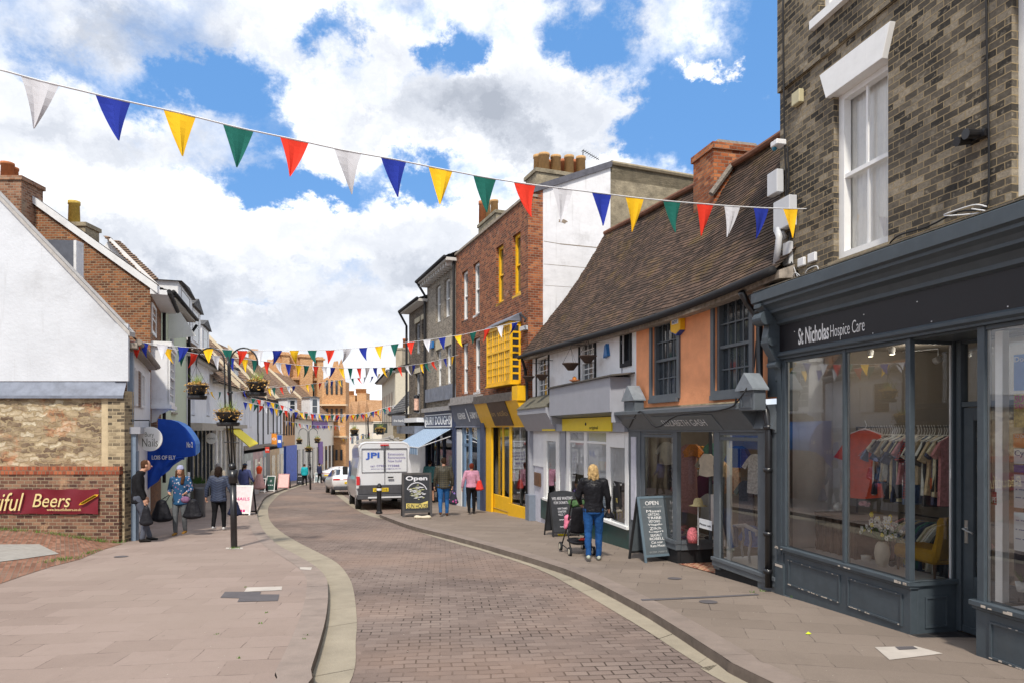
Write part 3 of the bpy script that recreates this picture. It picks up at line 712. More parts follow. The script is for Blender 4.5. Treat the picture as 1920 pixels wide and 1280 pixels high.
# interior
INW = pmat('shop inside wall', (.24,.21,.18), rough=.9, var=.05); INF = pmat('shop inside floor', (.16,.13,.11), rough=.6, var=.2)
m = MB(); zi = gz(0)-.05
m.quad((.0, 2.6, zi), (8.9, 2.6, zi), (8.9, 2.6, zc+.15), (.0, 2.6, zc+.15)).quad((.02, .04, zi), (.02, 2.6, zi), (.02, 2.6, zc+.15), (.02, .04, zc+.15)).quad((.0, .04, zc+.15), (8.9, .04, zc+.15), (8.9, 2.6, zc+.15), (0, 2.6, zc+.15))
m.build('room', INW, B)
MB().quad((.02, .06, zi+.01), (8.9, .06, zi+.01), (8.9, 2.6, zi+.01), (.02, 2.6, zi+.01)).build('room_floor', INF, B)
MB().box(.06, uB-.07, .06, .62, zs-.10, zs-.05).box(uC+.08, 8, .06, .62, zs-.10, zs-.05).build('display_shelf', WHITE_OLD, B)
MB().box(.03, .05, .05, .75, zs-.05, zc+.1).box(.05,.30,.75,.77,zs-.05,zc+.1).build('white_side_panel', WHITE_OLD, B)
u_, z_ = F1.hit(1878, 900, .30); MB().box(u_-.035, u_+.035, .27, .34, zs-.05, zc+.1).build('white_post', WHITE, B)

# --- things in the shop window
def spot(px, py):
    u, z = F1.hit(px, py, 1.0); o = F1.empty('ceiling_spotlight', 'x', 'spotlight', 'lit spotlights on the charity shop ceiling')
    return u, z, o
def lamp_in(F, u, y, z, e):   # point light for a shop lamp; the dress shop's left one is added
    l = bpy.data.lights.new('lamp', 'POINT'); l.energy = e; l.shadow_soft_size = .06; l.color = (1, .9, .76); o = bpy.data.objects.new('lamp_light', l); COL.objects.link(o); p = F.w3(u, y, z); o.location = p
LITM = pmat('lit lamp', (1,.9,.7), emis=((1,.85,.6), 3.))
for i, (px, py) in enumerate(((1632, 668), (1672, 664))):
    u, z, o = spot(px, py); o['label'] = ['small lit ceiling spotlight nearer the window mullion, inside the charity shop', 'small lit ceiling spotlight farther right from the mullion, inside the charity shop'][i]
    MB().lathe([(.03, .0), (.04, .07), (.012, .11)], (u, 1.0, z)).build('lamp_body', WHITE, o, smooth=True); MB().lathe([(.0, -.004), (.026, -.003)], (u, 1.0, z)).build('bulb', LITM, o)
    lamp_in(F1, u+.35, 1.25, z-.12, 4)
u, z = F1.hit(1762, 672, .75); o = F1.empty('ceiling_spotlight', 'white unlit track spotlight seen above the shop door return', 'spotlight')
MB().tube([(u-.06, .75, z-.02), (u, .75, z+.0)], [.035, .035], 12).tube([(u-.02, .75, z+.02), (u-.02, .75, z+.11), (u-.5, .75, z+.13)], .008).build('lamp_body', WHITE, o, smooth=True)
def garment(par, u, y, z, w, h, col, sleeve=.2, ang=90, name='garment', stripes=None, th=.05, jitter=.01):
    """hanging top: flat folded cloth with shoulders and sleeves; ang = turn about z"""
    m = MB(); W2 = w/2
    prof = [(-.05, 0), (-W2*.8, -.05), (-W2-.10*sleeve/.2, -.05-sleeve), (-W2-.02, -.09-sleeve), (-W2*.82, -.16), (-W2*.86, -h*.6), (-W2*rnd(.85, 1.1), -h), (0, -h-rnd(-.03, .03)), (W2*rnd(.85, 1.1), -h*rnd(.96, 1.03)), (W2*.86, -h*.6), (W2*.82, -.16), (W2+.02, -.09-sleeve), (W2+.10*sleeve/.2, -.05-sleeve), (W2*.8, -.05), (.05, 0)]
    m.prism(prof, -th/2, th/2, 'y'); o = m.build(name, col, par); o.location = (u, y, z); o.rotation_euler = (0, 0, R(ang)); return o
clothc = [tuple(min(.9, v*1.7) for v in c) for c in [(.03,.03,.035),(.42,.33,.20),(.05,.06,.10),(.55,.42,.28),(.02,.02,.02),(.38,.16,.16),(.10,.14,.22),(.03,.12,.10),(.45,.40,.33),(.015,.015,.02),(.06,.05,.05),(.30,.24,.16),(.03,.05,.10),(.62,.55,.42)]]
HANG = pmat('pale hanger', (.75,.72,.66), rough=.5)
def stripem(name, a, b, w=.03):
    if name in MATS: return MATS[name]
    m = bpy.data.materials.new(name); m.use_nodes = True; T = NT(m.node_tree); uv = T.node('ShaderNodeTexCoord').outputs['UV']
    x = T.sep(uv)[1]; f = T.math('GREATER_THAN', T.math('FRACT', T.math('DIVIDE', x, w)), .5); T.put(T.n['Principled BSDF'].inputs['Base Color'], T.mix(f, a, b)); T.n['Principled BSDF'].inputs['Roughness'].default_value = .9
    MATS[name] = m; return m
rail = F1.empty('clothes_rail', 'black clothes rail behind the charity shop window', 'clothes rail')
yr = .95; ur0, zr = F1.hit(1612, 800, yr); ur1 = F1.u(1790, yr)
MB().tube([(ur0-.05, yr, zi), (ur0-.05, yr, zr), (ur1+.1, yr, zr), (ur1+.1, yr, zi)], .014).build('rail', BLACK, rail)
n = 34
for i in range(n):
    u = ur0+.16+(ur1-ur0-.16)*i/n; col = clothc[i % len(clothc)]
    mt = pmat('cloth %d' % (i % len(clothc)), col, rough=.9, var=.35, vscale=22)
    if i in (3, 7): mt = stripem('cream stripes', (.75,.70,.58), (.03,.03,.04))
    if i in (21,): mt = stripem('red stripes', (.45,.03,.03), (.02,.02,.02))
    t = F1.empty('hanging_garment', 'dim garment on a pale hanger packed on the black rail in the charity shop', 'clothing', 'clothes hanging on the charity shop rail')
    sl = garment(t, u, yr+rnd(-.01, .01), zr-.10, rnd(.34, .42), rnd(.5, .78), mt, rnd(.1, .25), rnd(74, 96), 'cloth', th=.035)
    MB().tube([(0, 0, .12), (.02, 0, .06), (0, 0, .0)], .004, 5).tube([(-.19, 0, -.06), (0, 0, .01), (.19, 0, -.06)], .008, 6).build('hanger', HANG, t); hh = t.children[-1]; hh.location = sl.location; hh.rotation_euler = sl.rotation_euler
t = F1.empty('red_dress', 'bright orange-red blouse hanging at the far end of the black clothes rail', 'clothing')
RED_C = pmat('orange red cloth', (.80,.09,.03), rough=.85, var=.2, vscale=7, bump=.5, bscale=12)
ud, zd = F1.hit(1648, 806, yr-.02); sl = garment(t, ud-.02, yr-.20, zd, .40, .82, RED_C, .28, 38, 'cloth', th=.09)
MB().tube([(0, 0, .12), (.02, 0, .06), (0, 0, .02)], .004, 5).tube([(-.19, 0, -.05), (0, 0, .02), (.19, 0, -.05)], .01, 6).build('hanger', WHITE, t); t.children[-1].location = sl.location; t.children[-1].rotation_euler = sl.rotation_euler
# sideboard
sb = F1.empty('sideboard', 'dark turned-wood sideboard standing in the charity shop window', 'furniture')
DW = pmat('dark oak', (.07,.04,.025), rough=.4, var=.4, vscale=14)
a, b = F1.u(1546, .55), F1.u(1625, .55); z1 = F1.z(1560, 960, .55); z0s = zs-.04
MB().box(a, b, .40, .85, z1-.04, z1).build('top', DW, sb, bevel=.006); m = MB()
m.box(a+.02, b-.02, .44, .82, z1-.5, z1-.06)
for k in range(6): x = a+.03+(b-a-.06)*k/5; m.lathe([(.02, z0s-z1+.0), (.012, -.5), (.022, -.42), (.012, -.34), (.024, -.2), (.014, -.12), (.02, -.05)], (x, .42, z1), 8)
m.build('carcass', DW, sb)
def thing_lathe(name, label, cat, px, py, y, prof, mat, part=None):
    u, z = F1.hit(px, py, y); o = MB().lathe(prof, (u, y, z), 20).build(name, mat, None, smooth=True, mw=F1.M); tag(o, label, cat); return u, z, o
thing_lathe('teapot', 'small white china teapot on the dark sideboard', 'teapot', 1572, 957, .5, [(.03, 0), (.055, .03), (.058, .06), (.04, .085), (.012, .095), (.012, .105), (0, .11)], WHITE)
CREAM = pmat('cream pottery', (.68,.61,.50), rough=.35, var=.05)
u, z, o = thing_lathe('vase', 'tall cream pottery vase holding yellow and white flowers in the shop window', 'vase', 1654, 1061, .22, [(.04, 0), (.062, .04), (.078, .14), (.066, .22), (.045, .255), (.042, .26)], CREAM)
fl = F1.empty('flower_bouquet', 'bouquet of yellow, white and pink flowers standing in the cream vase', 'flowers')
GRN = pmat('leaf green', (.06,.13,.03), rough=.6, var=.4, vscale=30); YF = pmat('yellow petals', (.85,.68,.03), rough=.6); WF = pmat('white petals', (.8,.8,.78), rough=.6, var=.1); PF = pmat('pink petals', (.72,.36,.38), rough=.6, var=.2)
mg, my, mw_ = MB(), MB(), MB(); cz = z+.30
for k in range(90):
    a = rnd(0, 6.28); e = rnd(-.2, 1.3); r = rnd(.09, .20); c = (u+r*math.cos(a)*math.cos(e)*1.15, .22+r*math.sin(a)*math.cos(e), cz+.05+r*math.sin(e))
    mt = random.choice([mg, mg, mw_, mw_, mw_, my])
    if mt is mg: mt.add([(u, .22, cz-.05), (c[0]-.012, c[1], c[2]), (c[0], c[1]-.01, c[2]+.04), (c[0]+.012, c[1], c[2])], [(0, 1, 2, 3)])
    else:
        for j in range(6):
            b = j*1.05+rnd(0, .3); rr = rnd(.012, .02); mt.ball((c[0]+rr*math.cos(b), c[1]-.01, c[2]+rr*math.sin(b)), .010, .006, .010, 6, 4)
for px, py in ((1634, 964), (1703, 960)): a, b = F1.hit(px, py, .12); my.ball((a, .12, b), .028, .015, .028, 10, 6)
mg.build('foliage', GRN, fl, recalc=False)['kind'] = 'stuff'; my.build('yellow_flowers', YF, fl, smooth=True)['kind'] = 'stuff'; mw_.build('white_flowers', WF, fl, smooth=True)['kind'] = 'stuff'
m = MB(); a, b = F1.hit(1621, 944, .5)
for k in range(14): m.ball((a+rnd(-.05, .05), .5+rnd(-.03, .03), b+rnd(-.02, .03)), .02, .02, .016, 8, 5)
o = m.build('pink_flowers', PF, None, smooth=True, mw=F1.M); tag(o, 'small cluster of pink flowers above the sideboard in the shop window', 'flowers')
u, z = F1.hit(1624, 1050, .18); tag(MB().lathe([(.05, 0), (.052, .05), (.055, .055), (.0, .06)], (u, .18, z), 20).build('enamel_pot', WHITE, None, smooth=True, mw=F1.M), 'low white enamel pot with lid beside the vase', 'pot')
u, z = F1.hit(1672, 1060, .2); tag(MB().ball((u, .2, z+.02), .035, .03, .03).ball((u+.03, .2, z+.05), .018).build('dark_ornament', BLACKM, None, smooth=True, mw=F1.M), 'small dark ornament at the foot of the cream vase', 'ornament')
u, z = F1.hit(1702, 1055, .22); tag(MB().ball((u, .22, z+.02), .045, .04, .04).ball((u+.05, .22, z+.0), .03).build('green_ornament', pmat('olive ornament', (.2,.2,.06), rough=.6, var=.3), None, smooth=True, mw=F1.M), 'olive-green ornament between the vase and yellow chair', 'ornament')
# yellow chair
ychair = F1.empty('velvet_chair', 'mustard yellow velvet chair with buttoned back in the charity shop window', 'chair')
VEL = pmat('mustard velvet', (.50,.27,.01), rough=.7, var=.2, vscale=9)
ya = .50; a, zt = F1.hit(1682, 1016, ya); b = F1.u(1765, ya+.02); zb_ = F1.z(1700, 1048, ya)
mm = MB(); mm.box(a, b, ya-.06, ya+.34, zb_+.02, zt); mm.build('seat', VEL, ychair, bevel=.03, smooth=False)
m = MB(); pr = [(b-.06, zb_+.0), (b+.05, zb_+.0)]
m.prism([(b-.10, zb_+.10), (b+.01, zb_+.05), (b+.09, zt+.28), (b+.05, zt+.36), (b-.01, zt+.32), (b-.03, zt+.14)], ya-.05, ya+.34, 'y'); m.build('backrest', VEL, ychair, bevel=.03)
for sx_ in (a+.04, b-.04):
    for y_ in (ya-.02, ya+.30): MB().tube([(sx_, y_, zb_+.02), (sx_, y_, zb_-.13)], [.02, .01]).build('leg', WOOD, ychair)
u, z = F1.hit(1740, 905, .8); tag(MB().box(u-.05, u+.05, .8, .81, z-.06, z+.06).build('price_sign', pmat('orange card', (.75,.14,.03)), None, mw=F1.M), 'small orange price card hung on the clothes rail', 'sign')
# stacked dim goods lower down behind the chair
gd = F1.empty('lower_clothes_rail', 'low rail of dark clothes behind the mustard chair', 'clothes rail'); 
a, z = F1.hit(1690, 960, 1.3); b = F1.u(1800, 1.3); MB().tube([(a, 1.3, z), (b+.5, 1.3, z)], .012).build('rail', BLACK, gd)
for k in range(16):
    t = F1.empty('hanging_garment', 'dim garment on the low rail behind the mustard chair', 'clothing', 'clothes on the low charity shop rail')
    garment(t, a+.06*k+.04, 1.3, z-.06, .4, rnd(.5, .6), pmat('cloth %d' % (k*5 % 14), clothc[k*5 % 14], rough=.9, var=.35, vscale=22), .15, rnd(65, 80), 'cloth', th=.035)
for k in range(16):  # goods seen through the door glass
    t = F1.empty('hanging_garment', 'dim garment hanging in the gloom behind the charity shop door', 'clothing', 'clothes behind the charity shop door')
    garment(t, uC-.2+.09*k, 1.7, rnd(1.2, 1.9)+.2, .4, rnd(.5, .7), pmat('cloth %d' % (k*3 % 14), clothc[k*3 % 14], rough=.9, var=.35, vscale=22), .15, rnd(30, 70), 'cloth', th=.05)
# posters and sign on the near window
def poster(F, px0, px1, py0, py1, y, col, label, cat='poster', txt=None, tcol=TEXTW, tfrac=(.05, .8, .95, .97), name='poster'):
    u0, z0, u1, z1 = F.rect(px0, px1, py0, py1, y, at=px0)
    o = F.empty(name, label, cat); MB().box(u0, u1, y, y+.004, z0, z1).build('sheet', col, o)
    if txt:
        for t, (a, b, c, d), tm in (txt if isinstance(txt, list) else [(txt, tfrac, tcol)]):
            text_fit(o, t, u0+(u1-u0)*a, z0+(z1-z0)*b, u0+(u1-u0)*c, z0+(z1-z0)*d, tm, y-.002, 0)
    return o
BLU = pmat('blue print', (.03,.20,.55), rough=.5, var=.1); PAPER = pmat('white paper', (.72,.74,.76), rough=.7, var=.03); MULTI = pmat('busy coloured print', (.45,.35,.12), rough=.6, var=.8, vscale=25)
NAVYT = pmat('navy print', (.02,.05,.25), rough=.5); MAGT = pmat('magenta print', (.6,.02,.2), rough=.5)
yp = .045
poster(F1, 1901, 1960, 665, 732, yp, BLU, 'blue poster headed Donate, topmost in the near shop window', txt='Donate', tfrac=(.03, .80, .75, .94))
poster(F1, 1901, 1950, 738, 800, yp, MULTI, 'busy multicoloured festival poster below the blue one', txt=[('SUN', (.04, .74, .6, .95), MAGT), ('set', (.04, .56, .5, .72), MAGT)])
poster(F1, 1900, 1940, 812, 838, yp, pmat('orange print', (.7,.2,.03), var=.3), 'narrow orange and white poster in the near shop window', txt='TO DAY', tfrac=(.05, .7, .7, .95))
poster(F1, 1901, 1950, 840, 868, yp, PAPER, 'white poster headed Cycle in the near shop window', txt=[('Cycle', (.04, .4, .75, .9), NAVYT)])
poster(F1, 1901, 1950, 870, 884, yp, pmat('purple print', (.10,.06,.30), var=.2), 'small dark purple notice in the near shop window')
poster(F1, 1901, 1950, 888, 950, yp, PAPER, 'pale blue-white printed notice with fine text in the near shop window', txt=[('-- -- --- --\n- --- --- --\n--- -- -- -', (.08, .3, .9, .8), NAVYT)])
poster(F1, 1901, 1950, 958, 1030, yp, PAPER, 'lowest white printed notice in the near shop window', txt=[('-- -- --- --\n- --- --- --\n--- -- -- -', (.08, .3, .9, .8), NAVYT)])
poster(F1, 1854, 1868, 920, 944, yp, pmat('crimson card', (.45,.03,.06), rough=.5), 'small crimson OPEN card half behind the white post', 'sign', txt='OPE', tfrac=(.08, .15, .98, .6))
u, z = F1.hit(1925, 1040, .25)
tag(MB().lathe([(.10, -.22), (.15, -.15), (.15, .0), (.12, .12), (.06, .2), (.03, .24)], (u+.05, .25, z), 14, 1, .5).build('navy_jacket', pmat('navy cloth', (.01,.012,.03), rough=.7, var=.3), None, smooth=True, mw=F1.M), 'dark navy jacket hanging low in the near shop window at the frame edge', 'clothing')
u, z = F1.hit(1915, 1108, .2); t = F1.empty('potted_plant', 'little green plant in a white pot on the near window shelf', 'plant'); MB().lathe([(.03, 0), (.045, .08), (.0, .08)], (u, .2, z), 14).build('pot', WHITE, t, smooth=True)
m = MB()
for k in range(30): aa = rnd(0, 6.28); m.add([(u-.006, .2, z+.08), (u+.006, .2, z+.08), (u+.06*math.cos(aa), .2+.06*math.sin(aa), z+.08+rnd(.06, .14))], [(0, 1, 2)])
m.build('leaves', GRN, t, recalc=False)
# things fixed on the brick wall
PLG = pmat('pale grey plastic', (.55,.56,.58), rough=.4, var=.05)
def wallbox(F, x0, x1, y0, y1, d, th, mat, name, label, cat, group=None, tilt=0):
    u0, z0, u1, z1 = F.rect(x0, x1, y0, y1, d); o = MB().box(u0, u1, d-th, d, z0, z1).build(name, mat, None, bevel=.008, mw=F.M); return tag(o, label, cat, group)
wallbox(F1, 1451, 1470, 323, 366, .0, .10, PLG, 'junction_box', 'upper pale grey electrical box on the corner of the brick building', 'electrical box')
wallbox(F1, 1464, 1495, 374, 430, .0, .11, PLG, 'junction_box', 'larger pale grey electrical box below the upper one on the brick corner', 'electrical box')
wallbox(F1, 1475, 1488, 455, 498, .0, .06, PLG, 'junction_box', 'narrow grey cable box with yellow warning sticker by the brick corner', 'electrical box')
wallbox(F1, 1500, 1512, 484, 500, .02, .04, WHITE_OLD, 'socket_box', 'small white socket box low on the brick wall, left of its pair', 'electrical box')
wallbox(F1, 1519, 1533, 475, 492, .02, .04, WHITE_OLD, 'socket_box', 'small white socket box low on the brick wall, nearest the sash window', 'electrical box')
wallbox(F1, 1493, 1508, 172, 197, .02, .07, pmat('yellowed plastic', (.5,.45,.28), rough=.5), 'bulkhead_light', 'yellowed bulkhead fitting high on the sooty brick wall', 'lamp')
c = F1.empty('security_camera', 'small blue-white camera at the top of the brick corner cable run', 'camera'); u, z = F1.hit(1468, 272, -.02); MB().box(u-.06, u+.08, -.16, -.02, z-.03, z+.04).build('housing', WHITE_OLD, c, bevel=.01); MB().ball((u-.03, -.12, z-.045), .03).build('lens', pmat('blue lens', (.03,.18,.28), rough=.2), c, smooth=True)
c = F1.empty('floodlight', 'black twin security spotlight on the brick wall right of the sash window', 'lamp'); u, z = F1.hit(1830, 256, -.02)
MB().tube([(u-.06, -.03, z-.01), (u-.07, -.15, z-.03)], [.035, .04], 12).tube([(u+.03, -.02, z+.01), (u+.02, -.15, z-.0)], [.035, .045], 12).box(u-.09, u+.09, -.03, .02, z-.03, z+.03).build('lamp_heads', BLACK, c)
def cable(F, pts, r, mat, label, name='cable', d=0.):
    P = []
    for p in pts: u, z = F.hit(p[0], p[1], p[2] if len(p) > 2 else d); P.append(Vector((u, p[2] if len(p) > 2 else d, z)))
    P = smooth(P, 4); o = MB().tube(P, r, 5).build(name, mat, None, smooth=True, mw=F.M); return tag(o, label, 'cable')
cable(F1, [(1468, 0, -.03), (1469, 130, -.03), (1471, 270, -.03), (1474, 330, -.01), (1473, 375, -.01)], .012, BLACKM, 'thick black cable running down the corner of the brick building')
cable(F1, [(1476, 275, -.015), (1479, 340, -.01), (1475, 372, -.01)], .012, BLACKM, 'second black cable between the small camera and the grey boxes')
cable(F1, [(1849, 0, .005), (1851, 130, .005), (1854, 360, .005), (1838, 392, .0), (1795, 398, -.01), (1740, 425, -.02), (1690, 440, -.02), (1672, 452, -.02), (1668, 460, -.0)], .009, BLACKM, 'black cable dropping down the brick wall and looping along the cornice')
cable(F1, [(1850, 388, -.02), (1830, 384, -.03), (1800, 392, -.03), (1770, 405, -.03), (1850, 398, -.03), (1822, 392, -.04)], .006, WHITE_OLD, 'tangle of white wires on the cornice under the brick wall')
cable(F1, [(1488, 500, -.02), (1496, 520, -.05), (1508, 530, -.06), (1530, 525, -.05), (1533, 500, -.02), (1515, 505, -.05), (1505, 520, -.05), (1490, 512, -.04), (1480, 535, -.04)], .006, PLG, 'tangle of grey wires below the small socket boxes')
cable(F1, [(1484, 430, -.02), (1478, 470, -.03), (1484, 500, -.03), (1470, 520, -.05), (1458, 540, -.08)], .014, BLACKM, 'black cable bundle below the grey boxes at the brick corner')
o = F1.empty('waste_pipe', 'pale grey waste pipe with swan neck running down the brick corner', 'pipe')
P = [F1.hit(a, b, -.10) for a, b in ((1452, 470), (1461, 430), (1470, 436), (1460, 480))]
pp = [Vector((F1.hit(a, b, dd)[0], dd, F1.hit(a, b, dd)[1])) for a, b, dd in ((1471, 447, -.02), (1463, 437, -.08), (1458, 432, -.10), (1461, 445, -.12), (1455, 498, -.12))]
MB().tube(pp, [.045, .05, .05, .04, .04], 10).build('upper_pipe', PLG, o, smooth=True)
pp2 = [Vector((F1.hit(a, b, -.12)[0], -.12, F1.hit(a, b, -.12)[1])) for a, b in ((1455, 498), (1448, 540))]; MB().tube(pp2, .042, 10).build('lower_pipe', BLACK, o, smooth=True)
# ------------------------------------------------ roof covered in real overlapping courses
def tiles_mat(name, cols, bw=.17, soot=.4, moss=None, rowh=.11):
    m = bpy.data.materials.new(name); m.use_nodes = True; T = NT(m.node_tree); b = T.n['Principled BSDF']; uv = T.node('ShaderNodeTexCoord').outputs['UV']
    t = T.node('ShaderNodeTexBrick'); T.put(t.inputs['Vector'], uv); t.inputs['Scale'].default_value = 1; t.inputs['Brick Width'].default_value = bw; t.inputs['Row Height'].default_value = rowh; t.inputs['Mortar Size'].default_value = .004
    T.put(t.inputs['Color1'], (0, 0, 0)); T.put(t.inputs['Color2'], (1, 1, 1)); T.put(t.inputs['Mortar'], (0, 0, 0))
    big = T.noise(uv, .8, 6, .65); idx = T.math('ADD', T.math('MULTIPLY', t.outputs['Color'], .65), T.math('MULTIPLY', T.remap(big, .3, .7), .45))
    c = T.ramp(idx, [(.05, cols[0]), (.5, cols[1]), (1, cols[2])]); c = T.mix(T.remap(T.noise(uv, 30, 4), .4, .8, 0, .5), c, tuple(x*.5 for x in cols[0]))
    if moss: c = T.mix(T.remap(T.noise(uv, 1.1, 7, .7), .5, .7, 0, moss[1], True), c, moss[0])
    c = T.mix(t.outputs['Fac'], c, (.02, .017, .015)); T.put(b.inputs['Base Color'], c); b.inputs['Roughness'].default_value = .9; b.inputs['Specular IOR Level'].default_value = .2
    bn = T.node('ShaderNodeBump'); bn.inputs['Strength'].default_value = .5; bn.inputs['Distance'].default_value = .01; T.put(bn.inputs['Height'], T.math('SUBTRACT', T.noise(uv, 40, 3), t.outputs['Fac'])); T.l.new(bn.outputs[0], b.inputs['Normal'])
    return m
def lerpline(L, s):
    n = len(L)-1; x = min(max(s, 0), 1)*n; i = min(int(x), n-1); return L[i].lerp(L[i+1], x-i)
def roof(name, eave, ridge, mat, par, rows=40, cols=40, step=.02, wob=.02, mw=None, sag=0., seed=0, label=None):
    """eave and ridge: polylines of Vectors, left to right; rows of tiles each lapping over the one below"""
    verts = []; faces = []; uvs = []
    L = sum((b-a).length for a, b in zip(eave, eave[1:])); H = (ridge[0]-eave[0]).length
    def P(s, t):
        p = lerpline(eave, s).lerp(lerpline(ridge, s), t)
        nz = noise.noise(Vector((s*L*.45+seed, t*H*.4, seed)))*wob+noise.noise(Vector((s*L*2.1, t*H*5, 3+seed)))*wob*.35
        return p+N*(nz-sag*math.sin(math.pi*t)-sag*.6*math.sin(math.pi*s)*t)
    a = (lerpline(eave, 1)-lerpline(eave, 0)); b = lerpline(ridge, .5)-lerpline(eave, .5); N = a.cross(b).normalized()
    for k in range(rows):
        t0, t1 = k/rows, (k+1)/rows; base = len(verts)
        for i in range(cols+1):
            s = i/cols; j = noise.noise(Vector((s*L*6, k*1.7, seed)))*.004
            verts += [P(s, t0)+N*(step+j), P(s, t1)+N*.002, P(s, t0)]
            uvs += [(s*L, k*.11+.004), (s*L, k*.11+.106), (s*L, k*.11)]
        for i in range(cols):
            o = base+i*3; faces += [(o, o+3, o+4, o+1), (o+2, o+5, o+3, o)]
    me = bpy.data.meshes.new(name); me.from_pydata([tuple(v) for v in verts], [], faces); ul = me.uv_layers.new(name='UVMap')
    for p in me.polygons:
        for li in p.loop_indices: ul.data[li].uv = uvs[me.loops[li].vertex_index]
    me.materials.append(mat); o = bpy.data.objects.new(name, me); COL.objects.link(o)
    if par: o.parent = par
    if mw is not None: o.matrix_world = mw
    if label: o['label'] = label
    return o
def shopposts(par, F, posts, z0, z1, mat, d=-.03, th=.07, name='shop_frame', rails=()):
    m = MB()
    for a, b in posts: m.box(F.u(a), F.u(b), d, d+th, z0, z1)
    for a, b, c, e in rails: m.box(F.u(a), F.u(b), d+.004, d+th-.004, c, e)
    return m.build(name, mat, par)
def shoproom(par, F, u0, u1, z0, z1, dep=2.2, wall=None, d=.06, light=False):
    m = MB(); y1 = d+dep
    m.quad((u0, y1, z0), (u1, y1, z0), (u1, y1, z1), (u0, y1, z1)).quad((u0, d, z0), (u0, y1, z0), (u0, y1, z1), (u0, d, z1)).quad((u1, d, z0), (u1, y1, z0), (u1, y1, z1), (u1, d, z1)).quad((u0, d, z1), (u1, d, z1), (u1, y1, z1), (u0, y1, z1)).quad((u0, d, z0), (u1, d, z0), (u1, y1, z0), (u0, y1, z0))
    return m.build('room', wall or INW, par)
def bodybox(par, F, u0, u1, dep, z1, mat, name='rear_wall', z0=-1.5):
    """sides and back of a building behind its facade"""
    m = MB(); m.quad((u0, .01, z0), (u0, dep, z0), (u0, dep, z1), (u0, .01, z1)).quad((u1, .01, z0), (u1, dep, z0), (u1, dep, z1), (u1, .01, z1)).quad((u0, dep, z0), (u1, dep, z0), (u1, dep, z1), (u0, dep, z1)).quad((u0, .01, z1), (u1, .01, z1), (u1, dep, z1), (u0, dep, z1))
    return m.build(name, mat, par)
R1 = P1; R2 = Vector((2.26, 13.04)); R3 = Vector((.60, 19.9)); R4 = Vector((.475, 20.25)); R5 = Vector((-2.23, 27.2)); R6 = pc(801, 31.7); R7 = pc(767, 35.2)
# ================================================ orange shop house (right half of the old tiled house)
FH = Fac(R3, R1); F2 = Fac(R2, R1); F3 = Fac(R3, R2)
H = FH.empty('timber_house', 'old low house, orange and white rendered, under one long sagging brown tiled roof', 'house')
def toF(F, o):   # part built in frame F under a root in frame FH
    mw = F.M.copy(); o.parent = H; o.matrix_parent_inverse = Matrix.Identity(4); o.matrix_basis = FH.M.inverted() @ mw; return o
class Sub:
    pass
h2 = bpy.data.objects.new('tmp', None); 
G2 = empty('dress_shop', 'orange rendered half of the old house over the slate-grey Elizabeth Gash dress shopfront', 'house', mw=F2.M)
G3 = empty('white_shop', 'white rendered half of the old house with the grey and yellow shopfront', 'house', mw=F3.M)
zo = F2.z(1300, 757); u0o = F2.u(1193)
rl = F2.rect(1224, 1271, 600, 746); rr = F2.rect(1341, 1407, 553, 738)
ze = lambda px, py, F=F2: F.z(px, py)
MB().poly([(u0o, zo-.0), (F2.w-.02, zo), (F2.w-.02, 3.6-F2.z0+.1), (F2.w*.5, 3.72-F2.z0), (u0o, 3.8-F2.z0)], [rl, rr], 0, .12).build('wall', ORANGE_W, G2)
window(G2, rl, .03, GREY_P, 4, 2, True, .055, .02, low_rows=2, pane=PANE, sill=.05, dep=.08); window(G2, rr, .03, GREY_P, 4, 2, True, .06, .02, pane=PANE, sill=.05, dep=.08)
for r in (rl, rr):
    m = MB(); frameline(m, r[0]-.09, r[1]-.02, r[2]+.09, r[3]+.09, -.03, .03, .088); m.build('window_surround', GREY_P, G2)
MB().poly([(0, 1.2), (u0o, 1.2), (u0o, 3.68-F2.z0), (0, 3.68-F2.z0)], [], .0, 0).build('wall', RENDER_W2, G2)
# white half
zt3 = 3.87-F3.z0
ra = F3.rect(1007, 1029, 668, 745); rb = F3.rect(1088, 1116, 640, 714); rc = F3.rect(1167, 1182, 612, 680)
MB().poly([(0, 1.6), (F3.w, 1.6), (F3.w, zt3-.17), (0, zt3-.05)], [ra, rb, rc], 0, .10).build('wall', RENDER_W2, G3)
for r, c, w in ((ra, 3, 3), (rb, 3, 3), (rc, 1, 1)):
    f = window(G3, r, .03, WHITE if c == 3 else BLACKM, c, w if c == 3 else 1, c == 3, .045, .022, pane=PANE)
    m = MB(); frameline(m, r[0]-.07, r[1]-.07, r[2]+.07, r[3]+.07, -.03, .03, .068); m.build('window_surround', BLACKM, G3)
# stripes of roof over the shopfronts, eaves board, gutter
eave = [Vector((*FH.hit(a, b, -.28), 0)) for a, b in ((985, 664), (1030, 652), (1100, 632), (1200, 603), (1260, 583), (1310, 564), (1380, 536), (1462, 500))]
eave = [Vector((p.x, -.28, p.y)) for p in eave]; eave[0].x = -.35
ridge = [Vector((*FH.hit(a, b, 2.25), 0)) for a, b in ((1138, 436), (1200, 405), (1250, 377), (1300, 351), (1360, 320), (1420, 283), (1470, 250), (1560, 190))]
ridge = [Vector((p.x, 2.25, p.y)) for p in ridge]; ridge[0].x = -.15
eave.append(eave[-1]+(eave[-1]-eave[-2])*.4); ridge.append(ridge[-1]+(ridge[-1]-ridge[-2])*.2)
eave = [Vector((FH.w*(i/(len(eave)-1))*1.03-.35*(1-i/(len(eave)-1)), -.28, 0)) for i in range(9)]
def zat(P, u):
    for a, b in zip(P, P[1:]):
        if a.x <= u <= b.x: return a.z+(b.z-a.z)*(u-a.x)/(b.x-a.x)
    return P[0].z if u < P[0].x else P[-1].z
